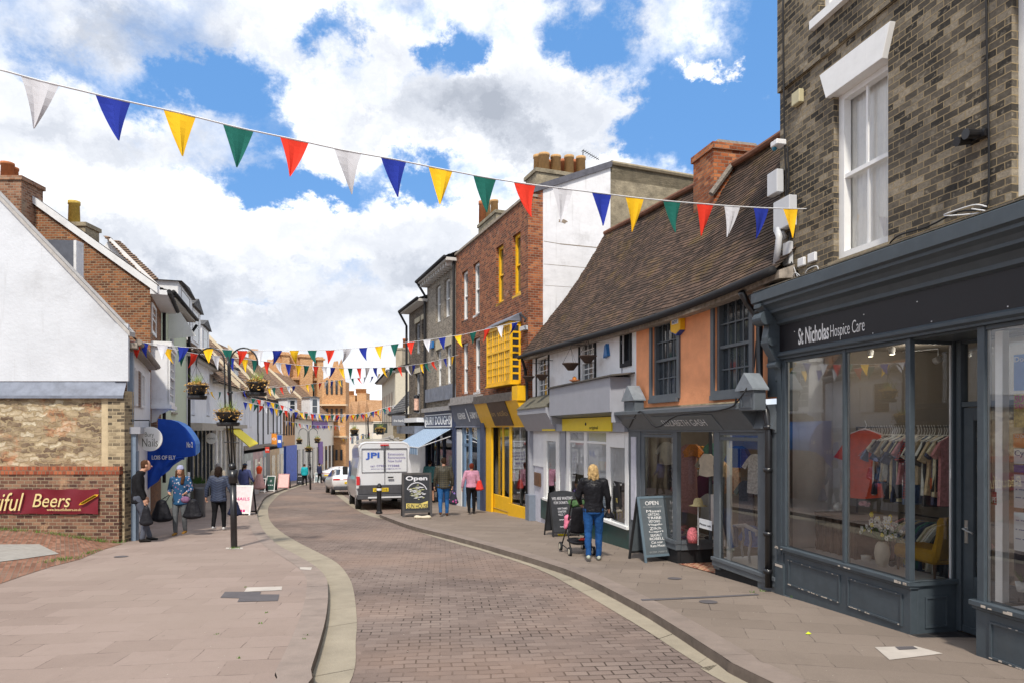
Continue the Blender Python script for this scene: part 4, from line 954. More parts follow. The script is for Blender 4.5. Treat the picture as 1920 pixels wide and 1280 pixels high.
em = [Vector((FH.hit(a, b, -.28)[0], 0, FH.hit(a, b, -.28)[1])) for a, b in ((985, 664), (1030, 652), (1100, 632), (1200, 603), (1260, 583), (1310, 564), (1380, 536), (1462, 500))]
rm = [Vector((FH.hit(a, b, 2.25)[0], 0, FH.hit(a, b, 2.25)[1])) for a, b in ((1138, 436), (1200, 405), (1250, 377), (1300, 351), (1360, 320), (1420, 283), (1470, 250))]
for p in eave: p.z = zat(em, p.x)
ridge = [Vector((p.x if p.x > 0 else 0, 2.25, zat(rm, p.x))) for p in eave]
TILES = tiles_mat('old clay tiles', [(.036,.026,.021), (.082,.056,.043), (.16,.10,.072)], moss=((.20,.13,.04), .45))
roof('roof', smooth(eave, 4), smooth(ridge, 4), TILES, H, 48, 110, .012, .07, sag=.12, seed=2)
back = [Vector((p.x, 4.8, p.z-3.2)) for p in ridge]
MB().add([tuple(p) for p in ridge]+[tuple(p) for p in back], [(i, i+1, len(ridge)+i+1, len(ridge)+i) for i in range(len(ridge)-1)]).build('rear_roof', TILES, H)
rdg = smooth(ridge, 4); m = MB(); m.tube([p+Vector((0, 0, .02)) for p in rdg], .065, 8); m.build('ridge_tiles', pmat('red ridge tiles', (.19,.085,.05), rough=.9, var=.35, vscale=6), H)
el_ = smooth(eave, 4); MB().tube([p+Vector((0, -.05, -.03)) for p in el_], .06, 8).build('gutter', BLACKM, H, smooth=True)
m = MB()
for a, b in zip(el_, el_[1:]): m.hexa([a+Vector((0, .04, -.12)), b+Vector((0, .04, -.12)), b+Vector((0, .26, -.10)), a+Vector((0, .26, -.10))], [a+Vector((0, .04, -.02)), b+Vector((0, .04, -.02)), b+Vector((0, .26, .06)), a+Vector((0, .26, .06))])
m.build('eaves_board', pmat('old eaves timber', (.30,.26,.22), rough=.9, var=.5, vscale=12, dirt=.5), H)
m = MB()   # mortar fillet where the roof meets the white gable
ev0, rd0 = eave[0], ridge[0]
# chimney on the ridge
B_RED = brick('warm red brick', [(.15,.045,.022), (.34,.098,.040), (.52,.20,.08)], (.30,.23,.17), ms=.007, stain=(.10,.06,.045), stain_amt=.5, stain_lo=.5, bump=.8)
B_CHIM = brick('chimney brick', [(.20,.05,.02), (.44,.13,.045), (.60,.24,.10)], (.26,.19,.14), ms=.007, stain=(.10,.07,.05), stain_amt=.6, stain_lo=.46, bump=.9)
dch = 1.85; ca, cb = FH.u(1300, dch), FH.u(1338, dch); ct = FH.z(1338, 262, dch)
r = Vector(((1425-960)/FP, 1.)); p0 = FH.sub(cb, dch); k = (r.x*p0.y-p0.x)/(FH.n.x-r.x*FH.n.y)
ch_ = FH.empty('brick_chimney', 'stout orange-red brick chimney stack standing on the brown tiled roof', 'chimney')
MB().box(ca, cb, dch, dch+k, ct-2.6, ct-.18).build('stack', B_CHIM, ch_); MB().box(ca-.04, cb+.04, dch-.04, dch+k+.04, ct-.18, ct-.05).build('brick_cap', B_CHIM, ch_)
m = MB(); m.prism([(dch+.02, ct-.05), (dch+k-.02, ct-.05), (dch+k-.1, ct+.02), (dch+.1, ct+.02)], ca, cb, 'x'); m.build('flaunching', pmat('old mortar', (.33,.29,.25), rough=.95, var=.3, vscale=15, bump=.6), ch_)
m = MB()
yy0 = dch-.03
lead = pmat('lime fillet', (.24,.21,.18), rough=.95, var=.35, vscale=20, bump=.8)
def roofz(u, y):
    t = (y+.28)/(2.25+.28); return zat(eave, u)*(1-t)+zat(ridge, u)*t
mm_ = MB().tube([(cb+.04, y, roofz(cb+.04, y)+.02) for y in (dch-.08, dch+.1, dch+.25, 2.25)], .06, 6); mm_.build('fillet', lead, ch_)
# Elizabeth Gash shopfront
zA = F2.z(1200, 808); zB = F2.z(1290, 764, -.28)
f2r = F2.u(1389, -.28)
m = MB(); m.prism([(.02, zA), (-.05, zA), (-.05, zA+.03), (-.30, zB-.06), (-.34, zB-.06), (-.34, zB), (.02, zB+.05)], -.04, f2r, 'x')
m.build('fascia', GREY_P, G2, bevel=.003)
m = MB(); m.prism([(.0, zA), (-.05, zA), (-.05, zA+.03), (-.10, zA+.05), (0, zB)], f2r, F2.w+.0, 'x'); m.build('fascia_end', GREY_P, G2)
su0, su1 = F2.u(1236, -.1), F2.u(1352, -.1); dz = zB-.06-zA-.03
ang = math.degrees(math.atan2(dz, .25))
nb = Vector((0, -dz, -.25)).normalized()   # outward of the sloped face
m = MB(); lo = Vector((0, -.05, zA+.045)); hi = lo+(Vector((0, -.30, zB-.06))-Vector((0, -.05, zA+.03)))*.80
for th, a, b, nm, mt in ((.02, su0, su1, 'signboard', pmat('sign grey', (.11,.13,.145), rough=.4, var=.06)),):
    q = nb*th; MB().hexa([(a, lo.y, lo.z), (b, lo.y, lo.z), (b, lo.y+q.y, lo.z+q.z), (a, lo.y+q.y, lo.z+q.z)], [(a, hi.y, hi.z), (b, hi.y, hi.z), (b, hi.y+q.y, hi.z+q.z), (a, hi.y+q.y, hi.z+q.z)]).build(nm, mt, G2)
sl = (hi-lo).length; rotx = math.degrees(math.atan2(hi.z-lo.z, hi.y-lo.y))
def sloped_text(par, txt, u0, u1, lo, hi, f0, f1, mat, out, off=0.):
    rx = math.degrees(math.atan2(hi.z-lo.z, hi.y-lo.y)); L_ = (hi-lo).length
    o = text_fit(par, txt, 0, 0, (u1-u0), L_*(f1-f0), mat, 0, off, rot=(rx, 0, 0)); p = lo+(hi-lo)*f0+out
    o.location = (u0, p.y, p.z); return o
sloped_text(G2, 'ELIZABETH GASH', su0+(su1-su0)*.14, su0+(su1-su0)*.84, lo, hi, .30, .72, TEXTW, nb*.023, -.02)
fu = F2.u; zsl = F2.z(1300, 1022); zg = F2.gz
m = MB(); zpt = zA
m.box(0, fu(1203), -.03, .1, zg(0)-.1, zpt); m.box(fu(1203), fu(1209), -.015, .06, zsl, zpt); m.box(fu(1264), fu(1272), -.03, .05, zsl, zpt); m.box(fu(1209), fu(1264), -.02, .04, zpt-.10, zpt-.05); m.box(fu(1209), fu(1264), -.02, .04, zpt-.04, zpt)
uq = fu(1341); m.box(uq, fu(1352), -.03, .05, zg(uq)+.1, zpt); m.box(fu(1424), F2.w-.0, -.03, .08, zg(uq)-.3, zpt); m.box(fu(1352), fu(1424), -.02, .03, zpt-.12, zpt-.07); m.box(fu(1352), fu(1424), -.02, .03, zpt-.045, zpt)
m.build('shop_frame', GREY_P, G2, bevel=.003)
MB().box(fu(1187), fu(1196), -.045, -.03, zg(0)+.6, zpt-.1).build('white_panel', pmat('lilac white', (.55,.55,.62), rough=.5), G2)
s_ = fu(1272); r = Vector(((1336-960)/FP, 1.)); p0 = F2.sub(s_, 0); kd = (r.x*p0.y-p0.x)/(F2.n.x-r.x*F2.n.y); kd = min(kd, .9)
m = MB(); m.box(fu(1200), s_, -.06, .05, zsl-.06, zsl); m.box(s_-.05, s_+.03, .05, kd, zsl-.06, zsl); m.box(fu(1200), s_-.01, -.04, .05, zsl-.16, zsl-.06); m.box(s_-.05, s_+.015, .05, kd, zsl-.16, zsl-.06)
m.box(s_-.045, s_, kd-.05, kd, zsl, zpt)
zs2 = F2.z(1395, 1060); m.box(uq-.03, F2.w, -.06, .05, zs2-.05, zs2); m.box(uq-.02, F2.w, -.045, .05, zs2-.13, zs2-.05)
m.build('window_sill', GREY_P, G2, bevel=.004)
MB().box(fu(1200), s_-.03, .0, .05, zg(s_)-.2, zsl-.16).box(s_-.06, s_-.015, .05, kd, zg(s_)-.2, zsl-.16).box(uq, F2.w, .0, .05, zg(uq)-.4, zs2-.13).build('stallriser', BLACKM, G2)
MB().quad((fu(1209), 0, zsl), (s_-.03, 0, zsl), (s_-.03, 0, zpt), (fu(1209), 0, zpt)).build('pane', GLASS, G2); MB().quad((s_-.02, .05, zsl), (s_-.02, kd-.05, zsl), (s_-.02, kd-.05, zpt), (s_-.02, .05, zpt)).build('pane', GLASS, G2); MB().quad((fu(1352), 0, zs2), (fu(1424), 0, zs2), (fu(1424), 0, zpt), (fu(1352), 0, zpt)).build('pane', GLASS, G2)
MB().box(fu(1359), fu(1366), .03, .06, zs2, zpt).build('white_post', WHITE, G2)
shoproom(G2, F2, .02, F2.w-.02, zg(uq)-.2, zpt+.2, 2.4, pmat('dress shop wall', (.36,.31,.27), rough=.9))
MB().box(.04, s_-.05, .06, .9, zsl-.14, zsl-.03).box(uq, F2.w-.03, .06, .9, zs2-.12, zs2-.02).build('display_shelf', WHITE_OLD, G2)
mt = MB(); c4 = [F2.w3(s_+.05, kd+.3, zg(s_)+.004), F2.w3(uq+.3, kd+.3, zg(uq)+.004), F2.w3(uq+.02, .02, zg(uq)+.004), F2.w3(s_+.05, -.03, zg(s_)+.004)]
o = MB().add([(p.x, p.y, g(p.x, p.y)+.012) for p in c4], [(0, 1, 2, 3)]).build('door_mat', brick('patterned mat', [(.18,.03,.02),(.35,.10,.05),(.5,.35,.2)], (.5,.35,.25), .08, .08, .008, rough=.95), None); tag(o, 'patterned dark red mat in the recessed doorway of the dress shop', 'mat')
# dress shop window goods
def F2u(px, y): return F2.u(px, y)
def cloth(px, py, y, w, h, col, label, ang=20, sl=.12, name='garment', th=.08, F=F2):
    u, z = F.hit(px, py, y); t = F.empty(name, label, 'clothing'); garment(t, u, y, z, w, h, col, sl, ang, 'cloth', th=th); return t
PINKD = pmat('dusty pink cloth', (.40,.19,.18), rough=.9, var=.35, vscale=30, bump=.4, bscale=25)
cloth(1292, 832, .35, .30, 1.15, PINKD, 'long dusty pink dress hanging in the dress shop window', 40, .15)
cloth(1300, 832, .34, .26, .22, pmat('orange scarf cloth', (.65,.22,.04), rough=.9, var=.4, vscale=25), 'orange scarf draped over the shoulders of the pink dress', 40, .08, 'scarf')
cloth(1326, 850, .5, .26, .35, pmat('cream cloth', (.55,.48,.38), rough=.9, var=.2), 'cream top hanging beside the pink dress', 40, .15)
cloth(1318, 890, .7, .3, .5, pmat('plum cloth', (.12,.02,.08), rough=.9, var=.3), 'plum purple skirt hanging behind the pink dress', 40, .05)
cloth(1330, 925, .6, .3, .5, pmat('white cloth', (.6,.57,.55), rough=.9, var=.1), 'white skirt at the back of the dress shop window', 40, .05)
cloth(1385, 835, .9, .42, .35, pmat('royal blue cloth', (.02,.07,.35), rough=.8, var=.2), 'royal blue top high in the right-hand dress shop window', 10, .2)
for i, (px, c, l) in enumerate(((1216, (.7,.7,.68), 'white'), (1226, (.04,.08,.2), 'navy'), (1238, (.03,.15,.08), 'green'), (1250, (.75,.73,.7), 'pale'))):
    cloth(px, 828, .7, .3, .42, pmat(l+' cotton', c, rough=.9, var=.15), l+' top hanging at the back of the left dress shop window', 50, .15)
m = MB()
for i, (px, py, y, c, l, hh) in enumerate(((1312, 835, .8, (.65,.30,.05), 'amber floral', .4), (1335, 830, .9, (.10,.30,.22), 'jade', .5), (1283, 838, .9, (.45,.40,.5), 'lavender', .7), (1400, 900, 1.1, (.08,.09,.12), 'charcoal', .8), (1418, 850, .8, (.5,.5,.52), 'silver grey', .6), (1375, 850, 1.3, (.45,.25,.15), 'rust', .7), (1410, 985, .7, (.06,.12,.3), 'indigo', .3))): cloth(px, py, y, .28, hh, pmat(l+' cloth', c, rough=.9, var=.5, vscale=28), l+' garment hanging deeper inside the dress shop window', 35, .15)
sh_ = F2.empty('shelving', 'white shelves of folded clothes in the left dress shop window', 'shelves')
for i, py in enumerate((878, 898, 922)): z = F2.z(1240, py, .9); m = MB().box(fu(1200), F2.u(1262, .9), .8, 1.2, z, z+.02).build('shelf', WHITE_OLD, sh_)
for i in range(14):
    py = (876, 896, 920)[i % 3]; u, z = F2.hit(1212+4*i, py, .85); c = clothc[(i*3) % 14]
    tag(MB().box(u-.07, u+.07, .82, 1.0, z+.005, z+.05+.02*(i % 3)).build('folded_clothes', pmat('cloth %d' % ((i*3) % 14), c), None, bevel=.012, mw=F2.M), 'folded garment stacked on the white shelves of the dress shop', 'clothing', 'folded clothes on the dress shop shelves')
hatm = pmat('straw', (.42,.34,.17), rough=.8, var=.3, vscale=40)
u, z = F2.hit(1309, 945, .2); t = F2.empty('straw_hat', 'striped straw hat on a white stand in the dress shop window', 'hat'); MB().lathe([(.15, -.02), (.08, .0), (.075, .06), (.05, .1), (0, .11)], (u, .2, z), 16).build('hat_body', hatm, t, smooth=True); MB().tube([(u, .2, z), (u, .2, zsl-.03)], .008).build('stand', WHITE, t)
u, z = F2.hit(1299, 1005, .2); t = MB().lathe([(.07, -.1), (.10, -.02), (.09, .08), (.05, .14), (.02, .15)], (u, .2, z), 14).build('pink_bag', pmat('pink floral', (.55,.15,.17), rough=.9, var=.8, vscale=40), None, smooth=True, mw=F2.M); tag(t, 'pink floral bag sitting below the straw hat', 'bag')
u0_, z0_, u1_, z1_ = F2.rect(1313, 1337, 973, 991, .12); t = F2.empty('notice_card', 'white card notice low in the dress shop window return', 'sign'); MB().box(u0_, u1_, .1, .105, z0_, z1_).build('card', PAPER, t); text_fit(t, 'Please ask', u0_+.02, z0_+.05, u1_-.02, z0_+.08, BLACKM, .097)
for i in range(16):
    u, z = F2.hit(1268+5*i % 70, 1012, .15+.05*(i % 3)); c = [(.6,.55,.5),(.05,.04,.05),(.5,.2,.2),(.2,.2,.3)][i % 4]
    u = fu(1212)+(s_-fu(1212)-.1)*((i*7) % 16)/16; tag(MB().ball((u, .15+.12*(i % 5), zsl-.0), .06, .05, .03).build('folded_scarf', pmat('scarf %d' % (i % 4), c, var=.7, vscale=40), None, smooth=True, mw=F2.M), 'small folded scarf lying on the dress shop window floor', 'scarf', 'scarves on the dress shop window floor')
t = F2.empty('carved_stool', 'pale carved stool with curled legs in the right dress shop window', 'stool'); ua, za = F2.hit(1375, 985, .25); ub = F2.u(1420, .25); DOVE = pmat('dove grey paint', (.42,.42,.46), rough=.5)
MB().tube([(ua, .25, za-.10), (ua+.02, .25, za), ((ua+ub)/2, .25, za+.05), (ub-.02, .25, za), (ub, .25, za-.06)], .028).build('rail', DOVE, t, smooth=True)
for a in (ua+.07, ub-.08): 
    for yy in (.18, .36): MB().tube([(a, yy, za), (a+.03, yy, za-.15), (a-.02, yy, za-.32), (a+.01, yy, zs2+.0)], .018).build('leg', DOVE, t, smooth=True)
MB().box(ua+.02, ua+.12, .2, .27, za-.3, za+.02).build('blue_cloth', pmat('denim cloth', (.04,.08,.2), rough=.9, var=.2), t, bevel=.02)
# lead cowls at either end of the fascia
LEADM = pmat('grey painted lead', (.20,.225,.25), rough=.5, var=.2, dirt=.2)
def cowl(F, px0, px1, py0, pyc, py1, label, d=-.36):
    t = F.empty('gabled_console', label, 'console'); u0, z0 = F.hit(px0, py1, d); u1 = F.u(px1, d); zc_ = F.z(px0, pyc, d); zt = F.z((px0+px1)/2, py0, d)
    MB().prism([(u0, zc_), (u1, zc_), (u1, zc_+.02), ((u0+u1)/2, zt), (u0, zc_+.02)], d, d+.24, 'y').build('gable_cap', LEADM, t); MB().box(u0+.03, u1-.03, d+.04, d+.22, z0, zc_).build('console_block', GREY_P, t, bevel=.01)
    m = MB(); frameline(m, u0+.08, z0+.04, u1-.08, zc_-.04, d+.03, d+.04, .015); m.build('raised_panel', GREY_P, t)
cowl(F2, 1378, 1411, 698, 733, 770, 'slate-grey gabled console at the near end of the dress shop fascia')
cowl(F2, 1165, 1188, 722, 752, 785, 'pale grey gabled lead console between the white and orange shop halves', -.30)
# alarm box
u0, z0, u1, z1 = F2.rect(1265, 1283, 590, 627, -.02); t = F2.empty('alarm_box', 'yellow and blue burglar alarm box on the orange wall', 'alarm'); um = (u0+u1)/2
MB().prism([(u0, z0+.06), (um, z0), (u1, z0+.06), (u1, z1-.04), (um, z1), (u0, z1-.04)], -.10, .0, 'y').build('box', YEL, t, bevel=.01); MB().prism([(u0+.01, z0+.05), (um, z0-.02), (u1-.01, z0+.05)], -.09, .0, 'y').build('blue_base', NAVYT, t); MB().box(u0+.05, u1-.05, -.104, -.1, z1-.16, z1-.08).build('label_plate', PAPER, t); text_fit(t, 'ADT', u0+.07, z1-.15, u1-.07, z1-.10, NAVYT, -.106)
# downpipes
dp = F2.empty('downpipe', 'tall black downpipe between the orange wall and the dark grey shop', 'downpipe')
def pts(F, L): return [Vector((F.hit(a, b, d)[0], d, F.hit(a, b, d)[1])) for a, b, d in L]
MB().tube(pts(F2, [(1390, 548, -.3), (1402, 570, -.15), (1424, 600, -.1), (1424, 745, -.1), (1436, 770, -.08), (1441, 800, -.08), (1441, 1100, -.08)]), .045, 10).build('pipe', BLACK, dp, smooth=True)
for py in (585, 735, 800, 880, 1000, 1070): u, z = F2.hit(1424 if py < 750 else 1441, py, -.08); MB().lathe([(.056, -.03), (.06, 0), (.056, .03)], (u, -.09, z), 12).build('collar', BLACK, dp, smooth=True)
MB().box(F2.w-.2, F2.w+.02, -.02, .06, F2.z(1430, 745), F2.z(1430, 560)).build('dark_board', SLATE_P, G2)
cable(F2, [(1180, 800, -.1), (1200, 770, -.36), (1230, 800, -.30), (1270, 778, -.36), (1340, 770, -.36), (1375, 760, -.36), (1380, 745, -.38)], .012, BLACKM, 'black cable sagging along the top of the dress shop fascia')
cable(F2, [(1376, 760, -.38), (1395, 735, -.4), (1412, 700, -.2), (1418, 640, -.1)], .01, BLACKM, 'black cable rising from the gabled console to the downpipe')
cable(F3, [(1165, 640, -.02), (1166, 700, -.02), (1172, 740, -.2)], .009, LGREY_P, 'grey cable hanging down the white wall to the lead console')
lamp_in(F2, F2.w-.7, .7, zA-.15, 4); t = F2.empty('ceiling_spotlight', 'small lit lamp high in the right dress shop window', 'spotlight'); MB().ball((F2.w-.7, .7, zA-.08), .03).build('bulb', LITM, t, smooth=True); lamp_in(F2, 1.6, 1.0, zA-.1, 5); t = F2.empty('ceiling_spotlight', 'small added lamp brightening the back of the left dress shop window', 'spotlight'); MB().ball((1.6, 1.0, zA-.03), .03).build('bulb', LITM, t, smooth=True)  # left lamp and its bulb are added to brighten the dress shop interior
# white house shop
zy0, zy1 = F3.z(1100, 808), F3.z(1100, 783)
gx0, gx1, gzb, gzt = F3.u(1030, -.42), F3.u(1140, -.42), F3.z(1090, 775, -.42), F3.z(1090, 716, -.42)
m = MB(); m.box(gx0, gx1+.10, -.42, -.38, gzb, gzt); m.box(gx1+.06, gx1+.10, -.38, .0, gzb-.2, gzt); m.box(gx0, gx0+.04, -.38, 0, gzb-.2, gzt)
m.build('signbox', LGREY_P, G3, bevel=.004)
MB().hexa([(gx0-.12, -.47, gzt), (gx1+.3, -.47, gzt), (gx1+.3, .0, gzt+.05), (gx0-.12, .0, gzt+.05)], [(gx0-.12, -.47, gzt+.03), (gx1+.3, -.47, gzt+.03), (gx1+.3, 0, gzt+.08), (gx0-.12, 0, gzt+.08)]).build('signbox_roof', pmat('felt', (.10,.09,.08), rough=.9, var=.3), G3)
m = MB(); m.box(0, F3.w, -.12, .0, zy0, zy1+.0); m.build('fascia', LGREY_P, G3); 
t = MB().box(F3.u(1054, -.15), F3.u(1146, -.15), -.15, -.121, zy0+.01, zy1+.0).build('yellow_sign', YELS, G3)
MB().box(F3.u(1016, -.15), F3.u(1040, -.15), -.15, -.121, zy0+.01, zy1-.05).build('yellow_sign', YELS, G3)
text_fit(t, 'original', F3.u(1105, -.15), zy0+.03, F3.u(1121, -.15), zy0+.12, BLACKM, -.153); m = MB(); uu, zz = F3.hit(1100, 794, -.15); m.ball((uu-.06, -.153, zz), .05, .006, .035).build('emblem', BLACKM, t)
MB().prism([(.0, zy1-.02), (-.42, gzb-.0), (-.40, gzb+.03), (.0, zy1+.03)], gx0, gx1, 'x').build('soffit', GREY_P, G3)
# small lead canopy roof at the far end
c0, c1, cz0, cz1 = -.25, F3.u(1030, -.3), F3.z(1000, 766, -.3), F3.z(1000, 742, -.1)
MB().prism([(-.42, cz0), (-.42, cz0+.03), (.0, cz1), (.0, cz0)], c0, c1, 'x').build('canopy_roof', pmat('mossy felt', (.13,.12,.09), rough=.95, var=.4, vscale=12), G3)
MB().box(c0+.02, c1, -.40, -.2, cz0-.14, cz0).prism([(.0, zy0), (-.12, zy0), (-.38, cz0-.14), (.0, cz0-.14)], c0+.02, c1, 'x').build('canopy_board', LGREY_P, G3)
z3 = F3.gz; zs3 = F3.z(1110, 962); zh = F3.z(1100, 830)
m = MB(); m.box(-.1, F3.u(1000), -.12, .1, z3(0)+.75, zy0); m.box(F3.u(1054), F3.u(1063), -.05, .06, z3(0), zy0); m.build('pilaster', LGREY_P, G3)
m = MB(); m.box(-.16, F3.u(1002)+.06, -.18, .1, z3(0)-.1, z3(0)+.75); m.build('pilaster_base', pmat('blue grey paint', (.17,.20,.25), rough=.5, var=.1), G3)
MB().box(F3.u(1001), F3.u(1021), .02, .10, z3(0), zy0).build('white_door_case', pmat('lilac white', (.55,.55,.62)), G3); wallbox(F3, 1003, 1014, 885, 910, -.0, .03, WOOD, 'wooden_sign', 'little brown wooden plaque on the white doorway', 'sign')
m = MB()
for a, b in ((1021, 1027), (1044, 1050), (1064, 1070), (1097, 1102), (1139, 1146), (1174, 1180)): m.box(F3.u(a), F3.u(b), -.03, .05, zs3, zy0)
m.box(F3.u(1064), F3.u(1146), -.02, .04, zh, zh+.05); m.box(F3.u(1064), F3.u(1180), -.02, .04, zy0-.02, zy0); m.box(F3.u(1146), F3.u(1174), -.04, .04, zh-.05, zy0-.02); m.box(F3.u(1027), F3.u(1044), -.02, .04, zh, zy0); m.box(F3.u(1021), F3.w, -.08, .05, zs3-.06, zs3)
m.build('shop_frame', WHITE, G3, bevel=.003)
MB().box(F3.u(1015), F3.w, -.02, .05, z3(F3.w)-.15, zs3-.06).build('stallriser', GREEN_D, G3)
MB().quad((F3.u(1021), 0, zs3), (F3.w, 0, zs3), (F3.w, 0, zy0), (F3.u(1021), 0, zy0)).build('pane', GLASS, G3)
shoproom(G3, F3, F3.u(1021), F3.w-.02, z3(F3.w)-.1, zy0+.1, 1.8, pmat('dim shop wall', (.24,.22,.20), rough=.9))
MB().box(F3.u(1070), F3.w-.05, .06, .5, zs3-.08, zs3-.03).build('display_shelf', WHITE_OLD, G3)
def posterF(F, x0, x1, y0, y1, col, label, y=.03, txt=None):
    u0, z0, u1, z1 = F.rect(x0, x1, y0, y1, y); o = F.empty('poster', label, 'poster'); MB().box(u0, u1, y, y+.004, z0, z1).build('sheet', col, o)
    if txt: text_fit(o, txt[0], u0+(u1-u0)*.12, z0+(z1-z0)*txt[1], u1-(u1-u0)*.12, z0+(z1-z0)*txt[2], txt[3], y-.003)
posterF(F3, 1120, 1139, 855, 882, PAPER, 'white and yellow notice, upper of two behind the leather-jacketed woman'); posterF(F3, 1122, 1137, 864, 881, YELS, 'yellow panel on the upper notice in the white-framed window', .025)
posterF(F3, 1118, 1139, 886, 948, pmat('blue white notice', (.45,.55,.65)), 'pale blue notice, lower of two behind the leather-jacketed woman', txt=('-- ---\n--- --', .55, .85, NAVYT)); posterF(F3, 1122, 1137, 898, 922, YELS, 'yellow panel on the lower notice in the white-framed window', .025)
for i in range(9):
    u, z = F3.hit(1148+3*i, 962, .2+.04*i); tag(MB().box(u-.05, u+.05, .2+.03*i, .23+.03*i, zs3-.03, zs3+.08+.04*(i % 3)).build('small_card', [PAPER, YELS, LGREY_P][i % 3], None, mw=F3.M), 'small card or gift on the white-framed window shelf', 'card', 'small goods in the white-framed shop window')
# wicker hanging baskets on the white wall, blue triangle, feeder
WICK = pmat('dark wicker', (.075,.05,.04), rough=.95, var=.5, vscale=50, bump=.8, bscale=70)
def wbasket(px, py, d, r, label):
    u, z = F3.hit(px, py, d); t = F3.empty('wicker_basket', label, 'hanging basket', 'wicker baskets on the white wall')
    MB().lathe([(.0, -r*.75), (r*.35, -r*.72), (r*.85, -r*.1), (r, .0), (r*1.04, .02), (r*.95, .02), (r*.8, -r*.1), (0, -r*.3)], (u, d, z), 18).build('bowl', WICK, t, smooth=True)
    m = MB(); top = (u, d, z+r*1.9)
    for k in range(3): m.tube([(u+r*math.cos(k*2.1), d+r*math.sin(k*2.1), z), top], .004, 4)
    m.build('chain', BLACKM, t)
    MB().tube([top, (u, d+.02, z+r*2.2), (u, 0, z+r*2.2)], .008, 6).build('bracket', BLACKM, t)
wbasket(1070, 682, -.42, .19, 'wicker basket, lower left of the pair by the middle window'); wbasket(1102, 668, -.30, .19, 'wicker basket hanging across the middle white-barred window'); wbasket(1016, 703, -.30, .18, 'wicker basket right of the pair under the far eaves'); wbasket(991, 706, -.45, .17, 'wicker basket nearest the yellow bay, left of the pair')
u, z = F3.hit(1077, 706, -.3); t = F3.empty('feeder', 'small terracotta bowl with an orange fruit on the signbox roof', 'bowl'); TERRA = pmat('terracotta', (.42,.17,.08), rough=.8, var=.2); MB().lathe([(.05, .0), (.13, .05), (.10, .05), (0, .04)], (u, -.3, gzt+.06), 14).build('bowl', TERRA, t, smooth=True); MB().ball((u, -.3, gzt+.14), .05).build('fruit', pmat('orange fruit', (.75,.28,.05)), t, smooth=True)
u, z = F3.hit(1139, 658, -.02); tag(MB().prism([(u-.13, z-.13), (u+.10, z-.10), (u+.03, z+.15), (u-.05, z+.12)], -.07, 0, 'y').build('blue_box', pmat('bright blue plastic', (.02,.14,.38), rough=.4, var=.2), None, mw=F3.M), 'small bright blue triangular alarm box on the white wall', 'alarm')
dp = F3.empty('downpipe', 'black downpipe between the red brick house and the white wall', 'downpipe'); MB().tube(pts(F3, [(978, 668, -.3), (984, 690, -.1), (988, 720, -.1), (988, 965, -.1)]), .045, 8).build('pipe', BLACKM, dp, smooth=True)
# ================================================ red brick building with the yellow bay
F4 = Fac(R5, R4); BR = F4.empty('red_brick_house', 'tall red brick building with yellow and white sash windows and a white painted gable end', 'building')
B_RED2 = brick('facade red brick', [(.10,.034,.018), (.29,.082,.032), (.44,.17,.07)], (.27,.20,.15), ms=.009, stain=(.07,.045,.04), stain_amt=.5, stain_lo=.5, bump=.9, patch=((.50,.44,.40), .60, .45), vs=.7)
zT = F4.z(990, 367); fz = F4.z
ops = [F4.rect(866, 877, 512, 607), F4.rect(887, 899, 492, 590), F4.rect(930, 944, 462, 562), F4.rect(961, 976, 433, 545), F4.rect(866, 877, 643, 740), F4.rect(888, 900, 632, 732)]
zm0, zm1 = (ops[0][1]+ops[1][1]+ops[3][1])/3, (ops[0][3]+ops[1][3]+ops[3][3])/3
ops = [(o[0], zm0, o[2], zm1) if i < 4 else (o[0], (ops[4][1]+ops[5][1])/2, o[2], (ops[4][3]+ops[5][3])/2) for i, o in enumerate(ops)]
MB().poly([(0, 3.08), (F4.w, 3.08), (F4.w, zT), (0, fz(856, 480))], ops, 0, .16).build('wall', B_RED2, BR)
for i, o in enumerate(ops): window(BR, o, .10, [WHITE, WHITE, YEL, YEL, WHITE, WHITE][i], 1, 1, True, .09, .03, pane=PANE, sill=.04, sillm=[WHITE, WHITE, YEL, YEL, WHITE, WHITE][i])
MB().prism([(-.06, zT-.02), (.30, zT-.02), (.30, zT+.06), (-.06, zT+.06)], -.02, F4.w+.03, 'x').build('parapet_coping', pmat('old coping', (.30,.25,.20), rough=.9, var=.3), BR)
FG = Fac(R4, R4+F4.n*9); GW = Matrix.Identity(4)
GB = empty('gable_wall', 'white painted and bare stone gable end rising above the old tiled roof', 'wall', mw=FG.M)
s1, s2, s3 = FG.u(1018), FG.u(1145), FG.u(1300); zA1, zA2, zA3 = FG.z(1018, 348), FG.z(1145, 305), FG.z(1150, 306)
MB().poly([(0, -1), (s1, -1), (s1, zA1), (0, FG.z(990, 367))]).build('brick_return', B_RED, GB)
WG = pmat('flaking whitewash', (.74,.74,.76), rough=.85, var=.07, vscale=2, bump=.5, bscale=6, dirt=.45)
MB().poly([(s1, -1), (s2, -1), (s2, zA2), (s1, zA1)], [], .012).build('white_face', WG, GB)
STON = pmat('lichened render', (.27,.23,.16), rough=.95, var=.45, vscale=3, bump=1., bscale=18, dirt=.5)
MB().poly([(s2, -1), (s3+2, -1), (s3+2, zA3-.06), (s2, zA3)], [], .03).box(s2, s3+2, .03, 5, zA3-.5, zA3-.07).build('stone_face', STON, GB)
MB().tube([(s2, .0, zA3), (s3+2, .0, zA3-.05)], .07, 6).build('stone_coping', pmat('lichened stone', (.3,.25,.17)), GB)
